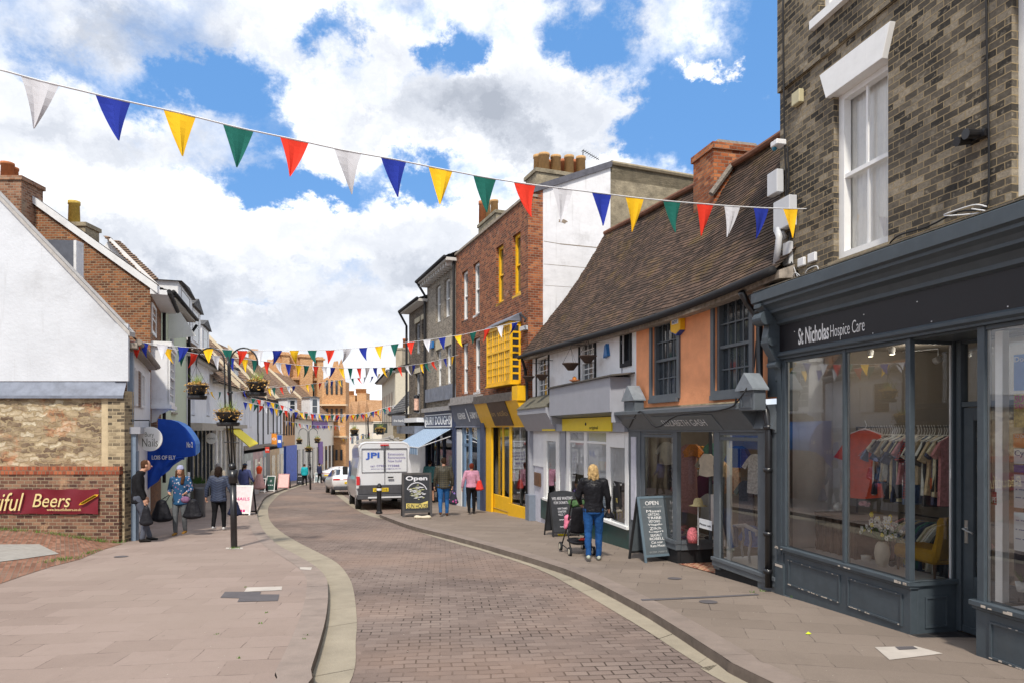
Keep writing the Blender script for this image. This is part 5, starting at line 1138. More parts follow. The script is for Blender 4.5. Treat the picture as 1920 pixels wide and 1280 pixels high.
MB().hexa([(s1-.5, -.06, zA1-.34), (s2, -.06, zA2-.16), (s2, .3, zA2-.16), (s1-.5, .3, zA1-.34)], [(s1-.5, -.06, zA1-.14), (s2+.06, -.06, zA2+.06), (s2+.06, .3, zA2+.06), (s1-.5, .3, zA1-.14)]).build('verge_slates', pmat('slate', (.10,.10,.12), rough=.6, var=.3), GB)
c_ = MB()
for (a, b, c, d, w) in ((1020, 452, 1050, 457, .012), (1050, 457, 1140, 466, .02), (1020, 495, 1145, 506, .008), (1022, 535, 1110, 541, .006)):
    u0, z0 = FG.hit(a, b); u1, z1 = FG.hit(c, d); c_.quad((u0, .008, z0-w), (u1, .008, z1-w), (u1, .008, z1+w*.3), (u0, .008, z0+w*.3))
u, z = FG.hit(1056, 415); c_.add([(u+.16*math.cos(k*.63)*(1+.3*math.sin(k*3.3)), .007, z+.06*math.sin(k*.63)*(1+.3*math.cos(k*2.3))) for k in range(10)], [tuple(range(10))])
c_.build('plaster_cracks', pmat('bare plaster', (.27,.22,.17), rough=.95, var=.3), GB)['kind'] = 'stuff'
P_ = MB(); MB().quad((s1, .02, zA1), (s2, .02, zA2), (s2-.0, 8, zA2), (s1, 8, zA1)).quad((0,.3,zT-.3),(s1,.3,zA1),(s1,8,zA1),(0,8,zT-.3)).build('roof', pmat('slate', (.10,.10,.12)), GB)
POT = pmat('buff clay pot', (.50,.30,.13), rough=.8, var=.2, vscale=5, dirt=.2); POTR = pmat('red clay pot', (.42,.15,.06), rough=.8, var=.2)
def chimney(F, px0, px1, pyt, pyb, d, dep, mat, pots, label, potm=POT, name='chimney', ph=None):
    t = F.empty(name, label, 'chimney'); u0, z0, u1, z1 = F.rect(px0, px1, pyt, pyb, d)
    MB().box(u0, u1, d, d+dep, z0-1.5, z1-.12).build('stack', mat, t); MB().box(u0-.05, u1+.05, d-.05, d+dep+.05, z1-.12, z1).build('cap', mat, t)
    for (px, pa, pb, r, row, mt) in pots:
        u = F.u(px, d+dep*row); za, zb = F.z(px, pa, d+dep*row), F.z(px, pb, d+dep*row); za = max(za, z1+.2)
        MB().lathe([(r*1.05, z1), (r*.95, z1+(za-z1)*.85), (r*1.08, z1+(za-z1)*.86), (r*1.08, za), (r*.7, za), (r*.7, za-.1)], (u, d+dep*row, 0), 14).build('chimney_pot', mt or potm, t, smooth=True)
    return t
chimney(FG, 1006, 1098, 322, 350, .9, .9, pmat('lichened render', (.27,.23,.16)), [(1009, 292, 320, .15, .8, None), (1020, 289, 320, .17, .3, None), (1032, 302, 320, .11, .8, POTR), (1042, 293, 320, .16, .3, None), (1057, 300, 320, .12, .8, POTR), (1067, 293, 320, .15, .3, None), (1079, 301, 320, .12, .8, POTR), (1089, 295, 320, .15, .3, None)], 'long chimney stack with eight clay pots above the white gable')
ft = FG.hit(1090, 300, 1.4); ant = FG.empty('tv_aerial', 'thin television aerial beside the clay chimney pots', 'aerial'); u, z = FG.hit(1093, 282, 1.4); MB().tube([(u, 1.4, z-.5), (u, 1.4, z)], .015).build('mast', BLACKM, ant)
m = MB(); m.tube([(u, 1.4, z), (u+.55, 1.3, z-.28)], .012, 5)
for k in range(8): m.tube([(u+.07*k, 1.4-.1-.012*k, z-.035*k), (u+.07*k, 1.4+.12-.012*k, z-.035*k)], .008, 4)
m.build('boom', BLACKM, ant)
chimney(F4, 897, 930, 408, 432, 1.0, .7, pmat('lichened render', (.27,.23,.16)), [(904, 378, 408, .14, .3, POTR), (913, 376, 408, .15, .7, POT), (927, 376, 408, .15, .3, POT)], 'chimney with three clay pots behind the red brick parapet')
# yellow oriel bay
od = -.34; ou0, ou1 = F4.u(912, od), F4.u(957, od); oz0, oz1 = fz(940, 714, od), fz(940, 612, od)
OB = F4.empty('yellow_bay_window', 'bright yellow small-paned bay window projecting from the red brick wall', 'bay window')
m = MB(); m.box(ou0, ou1, od, od+.06, oz0-.10, oz0); m.box(ou0, ou1, od, od+.06, oz1-.06, oz1+.06)
for x in (ou0, ou1-.07): m.box(x, x+.07, od, od+.07, oz0, oz1-.06)
zmid = oz0+(oz1-oz0)*.56; m.box(ou0+.07, ou1-.07, od+.005, od+.055, zmid-.035, zmid+.035)
W_ = ou1-ou0
for k in (1, 2, 3): x = ou0+W_*k/4; m.box(x-.03, x+.03, od+.006, od+.054, oz0, oz1-.06)
m.box(ou1-.07, ou1-.01, od+.07, 0, oz0-.1, oz0); m.box(ou1-.07, ou1-.01, od+.07, 0, oz1-.06, oz1+.06); m.box(ou1-.06, ou1-.005, -.06, -.002, oz0, oz1-.06); m.box(ou0, ou0+.06, od+.07, 0, oz0-.1, oz1+.06)
m.box(ou0-.03, ou1+.03, od-.03, .0, oz0-.14, oz0-.10)
m.build('frame', YEL, OB)
m = MB()
for k in range(4):
    a, b = ou0+W_*k/4+.03, ou0+W_*(k+1)/4-.03
    for zz0, zz1, rr in ((oz0, zmid-.035, 4), (zmid+.035, oz1-.06, 3)):
        for j in range(1, 3): x = a+(b-a)*j/3; m.box(x-.012, x+.012, od+.02, od+.04, zz0, zz1)
        for j in range(1, rr): z = zz0+(zz1-zz0)*j/rr; m.box(a, b, od+.022, od+.042, z-.012, z+.012)
for j in range(1, 8): z = oz0+(oz1-.06-oz0)*j/8; m.box(ou1-.05, ou1-.02, od+.07, -.06, z-.03, z+.03)
m.build('glazing_bars', YEL, OB)
MB().quad((ou0+.03, od+.045, oz0), (ou1-.03, od+.045, oz0), (ou1-.03, od+.045, oz1), (ou0+.03, od+.045, oz1)).build('pane', pmat('pane yellow lit', (.42,.33,.16), rough=.15, var=.4, vscale=3), OB); MB().quad((ou1-.035, od+.06, oz0), (ou1-.035, 0, oz0), (ou1-.035, 0, oz1), (ou1-.035, od+.06, oz1)).build('pane', PANE, OB)
MB().prism([(od-.08, oz1+.06), (od-.08, oz1+.09), (.0, oz1+.34), (.0, oz1+.06)], ou0-.08, ou1+.06, 'x').build('roof', LEAD, OB)
t = F4.empty('wall_bracket', 'dark iron bracket with rope fixing right of the yellow bay', 'bracket'); MB().tube(pts(F4, [(974, 588, -.02), (986, 598, -.25), (984, 603, -.35)]), .03).build('arm', BLACKM, t)
wallbox(F4, 981, 990, 612, 620, -.02, .12, PLG, 'security_camera', 'small grey camera on the brick right of the yellow bay', 'camera')
# yellow shopfront
YS = F4.empty('yellow_shopfront', 'yellow painted shopfront with a slanted brown signboard under the bay window', 'shopfront')
y0u, y1u = F4.u(907), F4.w-.02; zfa, zfb = fz(940, 800), fz(940, 752, -.3); g4 = F4.gz
MB().prism([(.02, zfa), (-.05, zfa), (-.05, zfa+.03), (-.36, zfb), (.02, zfb)], y0u, y1u, 'x').build('fascia', YEL, YS)
MB().box(y0u-.05, y1u-.4, -.42, .0, zfb, zfb+.10).box(y0u-.03, y1u-.4, -.38, .0, zfb+.10, zfb+.26).build('cornice', pmat('dark lead cornice', (.10,.085,.075), rough=.7, var=.4), YS)
MB().box(y1u-.4, y1u+.05, -.35, .0, zfb-.02, zfb+.42).build('end_block', YEL, YS)
lo = Vector((0, -.06, zfa+.06)); hi = Vector((0, -.37, zfb+.02)); nb2 = Vector((0, -(zfb-zfa), -.31)).normalized()
a, b = F4.u(922, -.2), F4.u(956, -.2); q = nb2*.03; BRN = pmat('brown signboard', (.10,.065,.045), rough=.6, var=.2)
MB().hexa([(a, lo.y, lo.z), (b, lo.y, lo.z), (b, lo.y+q.y, lo.z+q.z), (a, lo.y+q.y, lo.z+q.z)], [(a, hi.y, hi.z), (b, hi.y, hi.z), (b, hi.y+q.y, hi.z+q.z), (a, hi.y+q.y, hi.z+q.z)]).build('signboard', BRN, YS)
for k in range(8): sloped_text(YS, 'in stilo', a+.1, b-.1, lo, hi, .4, .62, pmat('dull gold lettering', (.38,.24,.08), rough=.5), nb2*.034) if k == 0 else None
zy = g4(F4.w)+.45
m = MB(); m.box(F4.u(912), F4.u(922), -.02, .06, g4(y0u)-.1, zfa); m.box(F4.u(934), F4.u(937.5), .14, .20, zy, zfa); m.box(F4.u(956), F4.u(960), -.02, .06, zy-.1, zfa); m.box(F4.w-.07, F4.w-.01, -.02, .06, g4(F4.w), zfa)
m.box(F4.u(912), F4.u(957), .08, .16, g4(F4.u(930))-.1, zy); m.box(F4.u(955), F4.w, -.05, .03, g4(F4.w)-.1, zy-.12); m.box(F4.u(956), F4.u(957)+.03, .03, .2, g4(F4.w)-.1, zy)
m.build('shop_frame', YEL, YS, bevel=.003)
MB().quad((F4.u(922), .15, zy), (F4.u(957), .15, zy), (F4.u(957), .15, zfa), (F4.u(922), .15, zfa)).build('pane', GLASS, YS); MB().quad((F4.u(960), .0, zy-.12), (F4.w-.07, .0, zy-.12), (F4.w-.07, .0, zfa), (F4.u(960), .0, zfa)).build('pane', GLASS, YS)
MB().box(F4.u(943), F4.u(946), .2, .25, zy, zfa).box(F4.u(969), F4.u(971.5), .1, .15, zy-.12, zfa).build('white_post', WHITE, YS)
shoproom(YS, F4, F4.u(912), F4.w-.02, g4(F4.w), zfa+.1, 1.8, pmat('dim shop wall', (.16,.15,.14)))
for i, (px, c, l) in enumerate(((930, (.16,.10,.07), 'brown'), (950, (.03,.04,.05), 'black'), (966, (.10,.16,.16), 'teal'), (977, (.6,.58,.55), 'white'))): cloth(px, 835, .6, .4, .9, pmat(l+' coat cloth', c, rough=.9, var=.2), l+' garment displayed in the yellow shopfront', 30, .3, F=F4, th=.15)
# blue shopfront
BS = F4.empty('blue_shopfront', 'navy blue shopfront with a grey Kerner and Format signboard', 'shopfront'); NAVYP = pmat('navy paint', (.045,.06,.12), rough=.45, var=.2); BLUEG = pmat('blue grey joinery', (.13,.20,.30), rough=.45, var=.1)
b0, b1 = .03, F4.u(906); zba, zbb = fz(878, 799), fz(878, 756, -.2)
MB().prism([(.02, zba-.04), (-.10, zba-.04), (-.10, zba), (-.06, zba+.02), (-.24, zbb), (.02, zbb)], b0, b1, 'x').build('fascia', pmat('slate sign', (.13,.14,.18), rough=.5, var=.15), BS)
MB().box(b0-.05, b1, -.32, .0, zbb, zbb+.09).box(b0, b1, -.26, .0, zbb+.09, zbb+.3).build('cornice', pmat('stone cornice', (.30,.28,.27), rough=.8, var=.3), BS)
lo = Vector((0, -.07, zba+.03)); hi = Vector((0, -.24, zbb-.01)); nb3 = Vector((0, -(hi.z-lo.z), -.17)).normalized()
sloped_text(BS, 'KERNER', F4.u(859, -.15), F4.u(873, -.15), lo, hi, .33, .62, TEXTW, nb3*.01); sloped_text(BS, 'FORMAT', F4.u(882, -.15), F4.u(898, -.15), lo, hi, .33, .62, TEXTW, nb3*.01); sloped_text(BS, '\\', F4.u(875, -.15), F4.u(880, -.15), lo, hi, .2, .8, TEXTW, nb3*.01)
m = MB()
for a, b in ((852, 858), (905, 912)): m.box(F4.u(a), F4.u(b), -.10, .05, g4(0)-.3, zbb)
m.build('pilaster', NAVYP, BS); m = MB()
for a, b in ((868, 872), (880, 883), (896, 901)): m.box(F4.u(a), F4.u(b), -.03, .05, g4(0)-.3, zba)
m.box(F4.u(901), F4.u(906), -.02, .04, g4(b1), g4(b1)+.3); m.box(F4.u(858), F4.u(880), -.015, .035, fz(870, 835), fz(870, 830)); m.build('shop_frame', BLUEG, BS)
MB().box(F4.u(858), F4.u(867), -.04, .04, g4(0)-.3, zba-.1).build('white_door', WHITE, BS); MB().quad((F4.u(868), .01, g4(0)-.2), (F4.u(906), .01, g4(0)-.2), (F4.u(906), .01, zba), (F4.u(868), .01, zba)).build('pane', GLASS, BS)
shoproom(BS, F4, .05, b1, g4(b1)-.2, zba+.1, 1.6, pmat('pale shop wall', (.33,.33,.33), rough=.9)); MB().box(F4.u(884), F4.u(886), .05, .4, g4(b1), zba).box(F4.u(890), F4.u(894), .1, .2, g4(b1), zba).build('curtain', WHITE_OLD, BS)
pp = F4.empty('downpipe', 'thin black downpipe at the near end of the grey brick house', 'downpipe'); MB().tube([(-.06, -.08, fz(856, 490)), (-.06, -.08, zbb+.2)], .05).build('pipe', BLACKM, pp)
# ================================================ grey and dark brick houses beyond
def rowhouse(Fx, name, label, mat, zt, ops, wm, zb=2.2, dep=6., cols=1, eav=.45, wall2=None, inset=.10, lint=None, pn=None):
    t = Fx.empty(name, label, 'house'); MB().poly([(0, zb), (Fx.w, zb), (Fx.w, zt), (0, zt)], ops, 0, .14).build('wall', mat, t)
    for o in ops: window(t, o, inset, wm, cols, 1, True, .08, .03, pane=pn or PANE, sill=.04, sillm=pmat('stone sill', (.35,.31,.25), rough=.9))
    bodybox(t, Fx, .0, Fx.w, dep, zt, wall2 or mat)
    if eav: MB().box(-.1, Fx.w+.08, -eav, .0, zt, zt+.12).build('soffit', pmat('eaves white', (.55,.53,.5), rough=.7, var=.15), t); MB().tube([(-.12, -eav-.05, zt+.12), (Fx.w+.1, -eav-.05, zt+.12)], .07).build('gutter', BLACKM, t, smooth=True)
    return t
def pitched(t, Fx, u0, u1, z0, h, d, mat, eav=.5, rows=22, cols=24, wob=.03, seed=1, back=True):
    roof('roof', [Vector((u0, -eav, z0)), Vector((u1, -eav, z0))], [Vector((u0, d, z0+h)), Vector((u1, d, z0+h))], mat, t, rows, cols, .02, wob, seed=seed)
    if back: MB().quad((u0, d, z0+h), (u1, d, z0+h), (u1, 2*d+eav, z0), (u0, 2*d+eav, z0)).build('rear_roof', mat, t)
SLATES = tiles_mat('grey slates', [(.07,.07,.075), (.12,.12,.125), (.19,.18,.17)], moss=((.2,.18,.1), .3)); TILE2 = tiles_mat('brown tiles far', [(.17,.105,.07), (.28,.17,.11), (.38,.25,.16)], moss=((.30,.24,.12), .5))
F5 = Fac(R6, R5-Vector((.0, .0))); B_GRY = brick('pale grey brick', [(.16,.135,.11), (.27,.235,.19), (.38,.33,.27)], (.33,.29,.24), stain=(.08,.07,.06), stain_amt=.35)
q = lambda *a: F5.rect(*a)
o5 = [q(817, 826, 537, 606), q(833, 843, 521, 594), q(819, 827, 658, 725), q(836, 845, 646, 718)]
o5 = [(o[0], (o5[i//2*2][1]+o5[i//2*2+1][1])/2, o[2], (o5[i//2*2][3]+o5[i//2*2+1][3])/2) for i, o in enumerate(o5)]
z5 = F5.z(850, 494)
GH = rowhouse(F5, 'grey_brick_house', 'pale grey brick house with bracketed white eaves next to the red brick building', B_GRY, z5, o5, WHITE, zb=3.3)
pitched(GH, F5, -.1, F5.w+.05, z5+.14, 1.6, 3, SLATES)
m = MB()
for k in range(12): m.box(.1+F5.w*k/12, .22+F5.w*k/12, -.36, -.0, z5-.16, z5)
m.build('eaves_brackets', pmat('eaves white', (.5,.5,.5)), GH)
lm = pmat('cream stone lintel', (.50,.44,.32), rough=.9, var=.15); m = MB()
for o in o5[2:]: m.box(o[0]-.12, o[2]+.12, -.03, .02, o[3]+.02, o[3]+.42)
m.build('lintel', lm, GH)
MB().box(.05, F5.w-.05, -.12, .0, F5.z(830, 750), F5.z(830, 724)).build('lead_apron', LEAD, GH)
zc5, zc6 = F5.z(825, 800), F5.z(825, 776); ZS5 = F5.empty('navy_shopfront', 'navy shopfront with white lettered board over the striped blue awning', 'shopfront')
MB().box(.0, F5.w, -.14, .0, zc5-.1, zc6+.12).build('fascia', NAVYP, ZS5); m = MB(); frameline(m, .25, zc5, F5.w-.15, zc6, -.17, -.14, .04); m.build('sign_border', WHITE, ZS5); MB().box(.0, F5.w, -.28, .0, zc6+.12, zc6+.3).build('cornice', pmat('stone cornice', (.3,.28,.27)), ZS5)
text_fit(ZS5, 'BURY DOUGHS', .4, zc5+.1, F5.w-.3, zc6-.08, TEXTW, -.145, .02)
m = MB(); m.box(F5.w-.2, F5.w, -.12, .0, -1, zc5); m.box(0, .15, -.1, 0, -1, zc5)
for a in (.9, 1.9, 2.9): m.box(a, a+.08, -.04, .02, -1, zc5)
m.build('shop_frame', NAVYP, ZS5); MB().quad((0, .03, -1), (F5.w, .03, -1), (F5.w, .03, zc5), (0, .03, zc5)).build('pane', GLASS, ZS5); shoproom(ZS5, F5, 0, F5.w, F5.gz(F5.w)-.2, zc5+.1, 1.5, pmat('pale shop wall', (.33,.33,.33)))
for i, (a, c) in enumerate(((.5, (.5,.35,.1)), (1.3, (.5,.1,.08)), (2.2, (.6,.58,.5)), (2.6, (.1,.3,.1)))): o = F5.empty('shop_display', ['amber', 'red', 'cream', 'green'][i]+' goods display standing in the navy shop window', 'display'); MB().lathe([(.12, 0), (.16, .4), (.1, .9), (.14, 1.2), (0, 1.3)], (a, .5, F5.gz(a)+.4), 10).build('goods', pmat('goods %d' % i, c, var=.5, vscale=10), o)
wallbox(F5, 809, 814, 641, 653, -.02, .1, pmat('bright blue plastic', (.02,.14,.38)), 'alarm_box', 'little blue alarm box on the pale grey brick house', 'alarm')
dp = F5.empty('downpipe', 'black downpipe between the pale grey and the dark brick houses', 'downpipe'); MB().tube([(.0, -.5, z5+.1), (.02, -.12, z5-.5), (.02, -.12, zc6+.2)], .06).build('pipe', BLACKM, dp)
# striped awning
STR = stripem('blue striped canvas', (.25,.36,.50), (.13,.22,.36), .16)
def stripes_x(name, a, b, w):
    if name in MATS: return MATS[name]
    m = stripem(name, a, b, w); return m
AW = F5.empty('striped_awning', 'extended awning of blue striped canvas over the navy shop', 'awning')
za = F5.z(840, 803); wA = F5.w-.25
m = MB(); n = 26; uv_ = 0
dpw = 1.5; zl = za-.75
for k in range(n):
    a, b = -.1+(wA+.1)*k/n, -.1+(wA+.1)*(k+1)/n; MBk = m if k % 2 else None
m1, m2 = MB(), MB()
for k in range(n):
    a, b = -.1+(wA+.1)*k/n, -.1+(wA+.1)*(k+1)/n; mm2 = m1 if k % 2 else m2
    mm2.hexa([(a, -.15, za-.02), (a, -dpw, zl-.02), (b, -dpw, zl-.02), (b, -.15, za-.02)], [(a, -.15, za), (a, -dpw, zl), (b, -dpw, zl), (b, -.15, za)]); mm2.box(a, b, -dpw-.012, -dpw, zl-.28, zl)
m1.build('canvas', pmat('pale blue canvas', (.40,.50,.62), rough=.9), AW)['kind'] = 'stuff'; m2.build('canvas', pmat('mid blue canvas', (.17,.26,.40), rough=.9), AW)['kind'] = 'stuff'
MB().tube([(-.1, -dpw, zl), (wA, -dpw, zl)], .03).tube([(wA-.02, -.15, za-.3), (wA-.02, -dpw, zl)], .02).build('frame', PLG, AW)
F6 = Fac(R7, R6); B_DRK = brick('dark sooty brick', [(.05,.042,.035), (.12,.10,.08), (.22,.18,.14)], (.22,.18,.14), stain=(.04,.035,.03), stain_amt=.5)
z6 = F6.z(798, 568); o6 = [F6.rect(779, 787, 608, 664), F6.rect(791, 799, 596, 656), F6.rect(779, 787, 700, 774), F6.rect(791, 799, 694, 773)]
o6 = [(o[0], (o6[i//2*2][1]+o6[i//2*2+1][1])/2, o[2], (o6[i//2*2][3]+o6[i//2*2+1][3])/2) for i, o in enumerate(o6)]
DH = rowhouse(F6, 'dark_brick_house', 'dark sooty brick house with paired tall windows and a barber pole', B_DRK, z6, o6, pmat('grey window wood', (.35,.36,.38)))
pitched(DH, F6, -.15, F6.w, z6+.14, 1.2, 3, SLATES)
m = MB()
for o in o6: m.box(o[0]-.08, o[2]+.08, -.03, .02, o[3]+.01, o[3]+.25)
m.build('lintel', lm, DH)
MB().box(-.2, F6.w, -.5, 0, F6.z(785, 791), F6.z(785, 783)).build('canopy', WHITE_OLD, DH); MB().box(-.2, F6.w, -.6, 0, F6.z(785, 812), F6.z(785, 798)).build('lower_cornice', LEAD, DH)
m = MB(); m.box(-.1, F6.w, -.02, .03, -1.2, F6.z(785, 812)); m.build('shop_wall', WHITE_OLD, DH)
u, z = F6.hit(781, 757, -.35); t = F6.empty('barber_pole', 'red and white striped barber pole on the dark brick house', 'sign'); MB().lathe([(.12, -.28), (.12, .28), (0, .28)], (u, -.35, z), 12).build('glass_cylinder', pmat('barber stripes', (.7,.42,.32), rough=.4, var=.5, vscale=12), t); MB().lathe([(.0, -.42), (.13, -.38), (.14, -.28), (.0, -.28)], (u, -.35, z), 12).lathe([(.14, .28), (.12, .40), (0, .46)], (u, -.35, z), 12).build('caps', BLACK, t)
dp = F6.empty('downpipe', 'long black downpipe at the far edge of the dark brick house', 'downpipe'); MB().tube([(-.1, -.5, z6+.1), (-.06, -.12, z6-.6), (-.06, -.12, F6.z(770, 822))], .06).build('pipe', BLACKM, dp)
# stone cottage, white house and near chimney beyond
F7 = Fac(pc(737, 40.5), R7+Vector((-.05, .1))); z7 = F7.z(755, 778); B_STN = brick('yellow stone', [(.25,.19,.10), (.36,.27,.15), (.46,.36,.22)], (.4,.33,.22), .2, .1, .012)
o7 = [F7.rect(750, 755, 790, 812), F7.rect(762, 768, 785, 812)]
CT = rowhouse(F7, 'stone_cottage', 'low yellow stone cottage with a grey slate roof behind the van', B_STN, z7, o7, WHITE, zb=-1, eav=.2)
pitched(CT, F7, -.3, F7.w+.2, z7+.1, 3.3, 2.6, SLATES, eav=.3)
F8 = Fac(pc(716, 60), pc(741, 47)); z8 = F8.z(738, 700)
o8 = [F8.rect(718+5*k, 720.5+5*k, 712, 765) for k in range(4)]; zz = [min(o[1] for o in o8), max(o[3] for o in o8)]
WH = rowhouse(F8, 'cream_house', 'tall cream rendered house with overhanging eaves beyond the stone cottage', pmat('cream render', (.60,.55,.44), rough=.85, var=.08), z8, [], WHITE, zb=-4, eav=.5, wall2=pmat('cream render', (.6,.55,.44)))
for k in range(5): MB().box(.6+2.4*k, 1.5+2.4*k, -.02, .0, z8-3.6, z8-1.2).build('shuttered_window', pmat('dim window', (.22,.21,.19), rough=.3), WH)
pitched(WH, F8, -.3, F8.w+.3, z8+.14, 1.5, 4, SLATES)
F9 = Fac(pc(741, 47), pc(772, 48.5)); E9 = F9.empty('rendered_end_wall', 'buff rendered end wall of the cream house with a sloping roofline', 'wall'); MB().poly([(0, -3), (F9.w+1, -3), (F9.w+1, F9.z(771, 650)), (0, F9.z(741, 692))]).build('render', pmat('buff render', (.42,.36,.27), rough=.9, var=.2, vscale=2), E9)
chimney(F9, 754, 767, 652, 690, .5, .6, pmat('buff render', (.42,.36,.27)), [(760, 635, 650, .18, .5, POTR)], 'buff chimney with one red pot above the stone cottage')
# ================================================ left side
WYF = 14.17
L0 = pc(238, 14.45); L1 = pc(282, 20.0); L2 = pc(302, 23.2); L3 = pc(350, 29.); L4 = pc(400, 37.); L5 = pc(455, 46.); L6 = pc(530, 62.); L7 = pc(553, 68.); L8 = pc(628, 92.)
FW = Fac(Vector((-16, WYF)), Vector((pc(223, WYF).x, WYF)))
zc = FW.z(100, 874)
BW = brick('old brown brick', [(.07,.035,.028), (.20,.10,.065), (.34,.20,.125)], (.30,.24,.165), ms=.008, stain=(.08,.045,.06), stain_amt=.5, stain_lo=.52, bump=.8, vs=.6, patch=((.55,.34,.2), .56, .6))
gw = FW.empty('garden_wall', 'old patched brown brick wall with a red soldier-course capping on the left', 'wall')
MB().poly([(0, -1.5), (FW.w, -1.5), (FW.w, zc-.16), (0, zc-.16)]).quad((FW.w, 0, -1.5), (FW.w, .34, -1.5), (FW.w, .34, zc-.16), (FW.w, 0, zc-.16)).build('brickwork', BW, gw)
CAP = brick('capping brick', [(.22,.055,.03), (.36,.095,.045), (.46,.15,.07)], (.2,.15,.1), .085, .5, .008, stain=(.1,.06,.05), stain_amt=.4)
MB().box(0, FW.w+.02, -.02, .34, zc-.16, zc).build('capping', CAP, gw)
FR = Fac(Vector((-16, WYF+.16)), Vector((pc(236, WYF+.16).x, WYF+.16)))
m_ = brick('rubble stone', [(.13,.085,.06), (.46,.36,.23), (.64,.57,.43)], (.36,.28,.17), bw=.30, rh=.105, ms=.018, bump=1., vs=3.2, dist=.26, mott=.5, stain=(.12,.085,.06), stain_amt=.6, stain_lo=.50, patch=((.45,.18,.08), .54, .55))
zr1 = FR.z(100, 741)
ro = FR.empty('rubble_wall', 'rough rubble wall of cream and orange stones below the white gable', 'wall')
uQ = FR.u(192)
nx, nz_ = 170, 34; vs, fs = [], []
for j in range(nz_+1):
    for i in range(nx+1):
        x = uQ*i/nx; z = (zc-.2)+(zr1-zc+.2)*j/nz_; vs.append((x, -.035*noise.noise(Vector((x*5, z*9, 0)))-.03*noise.noise(Vector((x*14, z*24, 2)))-.02, z))
for j in range(nz_):
    for i in range(nx): a = j*(nx+1)+i; fs.append((a, a+1, a+nx+2, a+nx+1))
MB().add(vs, fs).build('stonework', m_, ro, smooth=True, uvxz=True)
MB().poly([(uQ, zc-.2), (FR.u(205), zc-.2), (FR.u(207), zr1), (uQ, zr1)], [], -.03).build('render_patch', pmat('sandy render', (.52,.42,.27), rough=.95, var=.12, bump=.4), ro)
BQ = brick('buff black brick', [(.06,.05,.04), (.34,.27,.17), (.52,.42,.27)], (.42,.34,.22), vs=4.)
MB().box(FR.u(205), FR.w, -.05, .3, -1.5, zr1+.1).build('quoin_brick', BQ, ro)
# lead flashing and the white gable above
MB().add([(0, -.13, zr1), (FR.w+.02, -.13, zr1), (FR.w+.02, .0, FR.z(100, 714)), (0, .0, FR.z(100, 714))], [(0, 1, 2, 3)]).add([(0, -.13, zr1-.06), (FR.w+.02, -.13, zr1-.06), (FR.w+.02, -.13, zr1), (0, -.13, zr1)], [(0, 1, 2, 3)]).build('lead_flashing', LEAD, ro, recalc=False)
wg = FR.empty('white_gable_house', 'white rendered gable end of the low house on the left, above the rubble wall', 'house')
uG = FR.u(241); z1_, z2_, z3_ = FR.z(100, 714), FR.z(241, 624), FR.z(0, 368); slope = (z3_-z2_)/(uG-FR.u(0)); up = FR.u(-160); zp = z2_+slope*(uG-up)
MB().poly([(up-8, z1_), (uG, z1_), (uG, z2_), (up, zp), (up-8, zp-8*slope)], [], -.02).build('gable', RENDER_W, wg)
MB().box(FR.u(216), uG+.02, -.05, .0, z1_+.0, z2_+.18).build('corner_board', RENDER_W, wg)
e0, e1 = Vector((uG+.05, 0, z2_)), Vector((up, 0, zp)); m = MB()
m.hexa([(uG+.06, -.07, z2_-.08), (uG+.06, .15, z2_-.08), (up, .15, zp-.08), (up, -.07, zp-.08)][::-1], [(uG+.06, -.07, z2_+.02), (uG+.06, .15, z2_+.02), (up, .15, zp+.02), (up, -.07, zp+.02)][::-1]); m.build('bargeboard', pmat('old barge', (.42,.40,.38), rough=.8, var=.2), wg)
FL0 = Fac(L0, L1)
nL = FL0.n
# roof of the low house, sloping down to the street, seen edge on
A_ = lambda p: FR.M @ Vector(p)
gdir = Vector((L1.x-L0.x, L1.y-L0.y, 0)).normalized()
v0, v1 = A_((uG+.08, -.08, z2_+.02)), A_((up, -.08, zp+.02)); ln = 6.0
o = MB().add([v0, v1, v1+gdir*ln, v0+gdir*ln], [(0, 1, 2, 3)]).build('roof', TILES, None); o.parent = wg; o.matrix_parent_inverse = FR.M.inverted()
t = MB(); a, b = A_((FR.u(84), .9, FR.z(84, 520, .9))), 0
dm = FR.empty('lead_dormer', 'lead-cheeked dormer on the roof behind the white gable', 'dormer'); d0 = 1.2
MB().prism([(FR.u(80, d0), FR.z(80, 449, d0)), (FR.u(141, d0), FR.z(141, 451, d0)), (FR.u(143, d0), FR.z(143, 560, d0)), (FR.u(80, d0), FR.z(80, 470, d0))], d0, d0+.25, 'y').build('cheek', pmat('dull lead', (.11,.12,.15), rough=.8, var=.2), dm)
MB().box(FR.u(139, d0), FR.u(144, d0), d0-.02, d0+.25, FR.z(141, 520, d0), FR.z(141, 451, d0)).build('window', WHITE_OLD, dm)
# street front of the low house
LF = FL0.empty('nail_shop_front', 'narrow pale shopfront of the nail salon on the near left', 'shopfront')
zE = FL0.z(240, 642); FZ = FL0.z
MB().poly([(0, -1), (FL0.w, -1), (FL0.w, zE-.2), (0, zE)], [], .0).build('wall', WHITE_OLD, LF)
MB().tube([(0, -.22, zE), (FL0.w*.95, -.22, zE-.05)], .07).box(-.1, FL0.w*.95, -.2, .02, zE-.14, zE-.02).build('eaves_board', pmat('old eaves timber', (.3,.26,.22)), LF)
w = [FL0.rect(250, 255, 690, 760), FL0.rect(262, 268, 700, 760), FL0.rect(255.5, 261.5, 695, 758)]
BI = brick('brown infill', [(.10,.05,.035), (.18,.09,.06), (.25,.13,.08)], (.3,.25,.2))
MB().box(w[2][0], w[2][2], -.03, 0, w[0][1], w[0][3]).build('brick_infill', BI, LF); 
for k in (0, 1): window(LF, (w[k][0], w[0][1], w[k][2], w[0][3]), -.05, WHITE_OLD, 2, 3, False, .05, .02, pane=PANE_PALE)
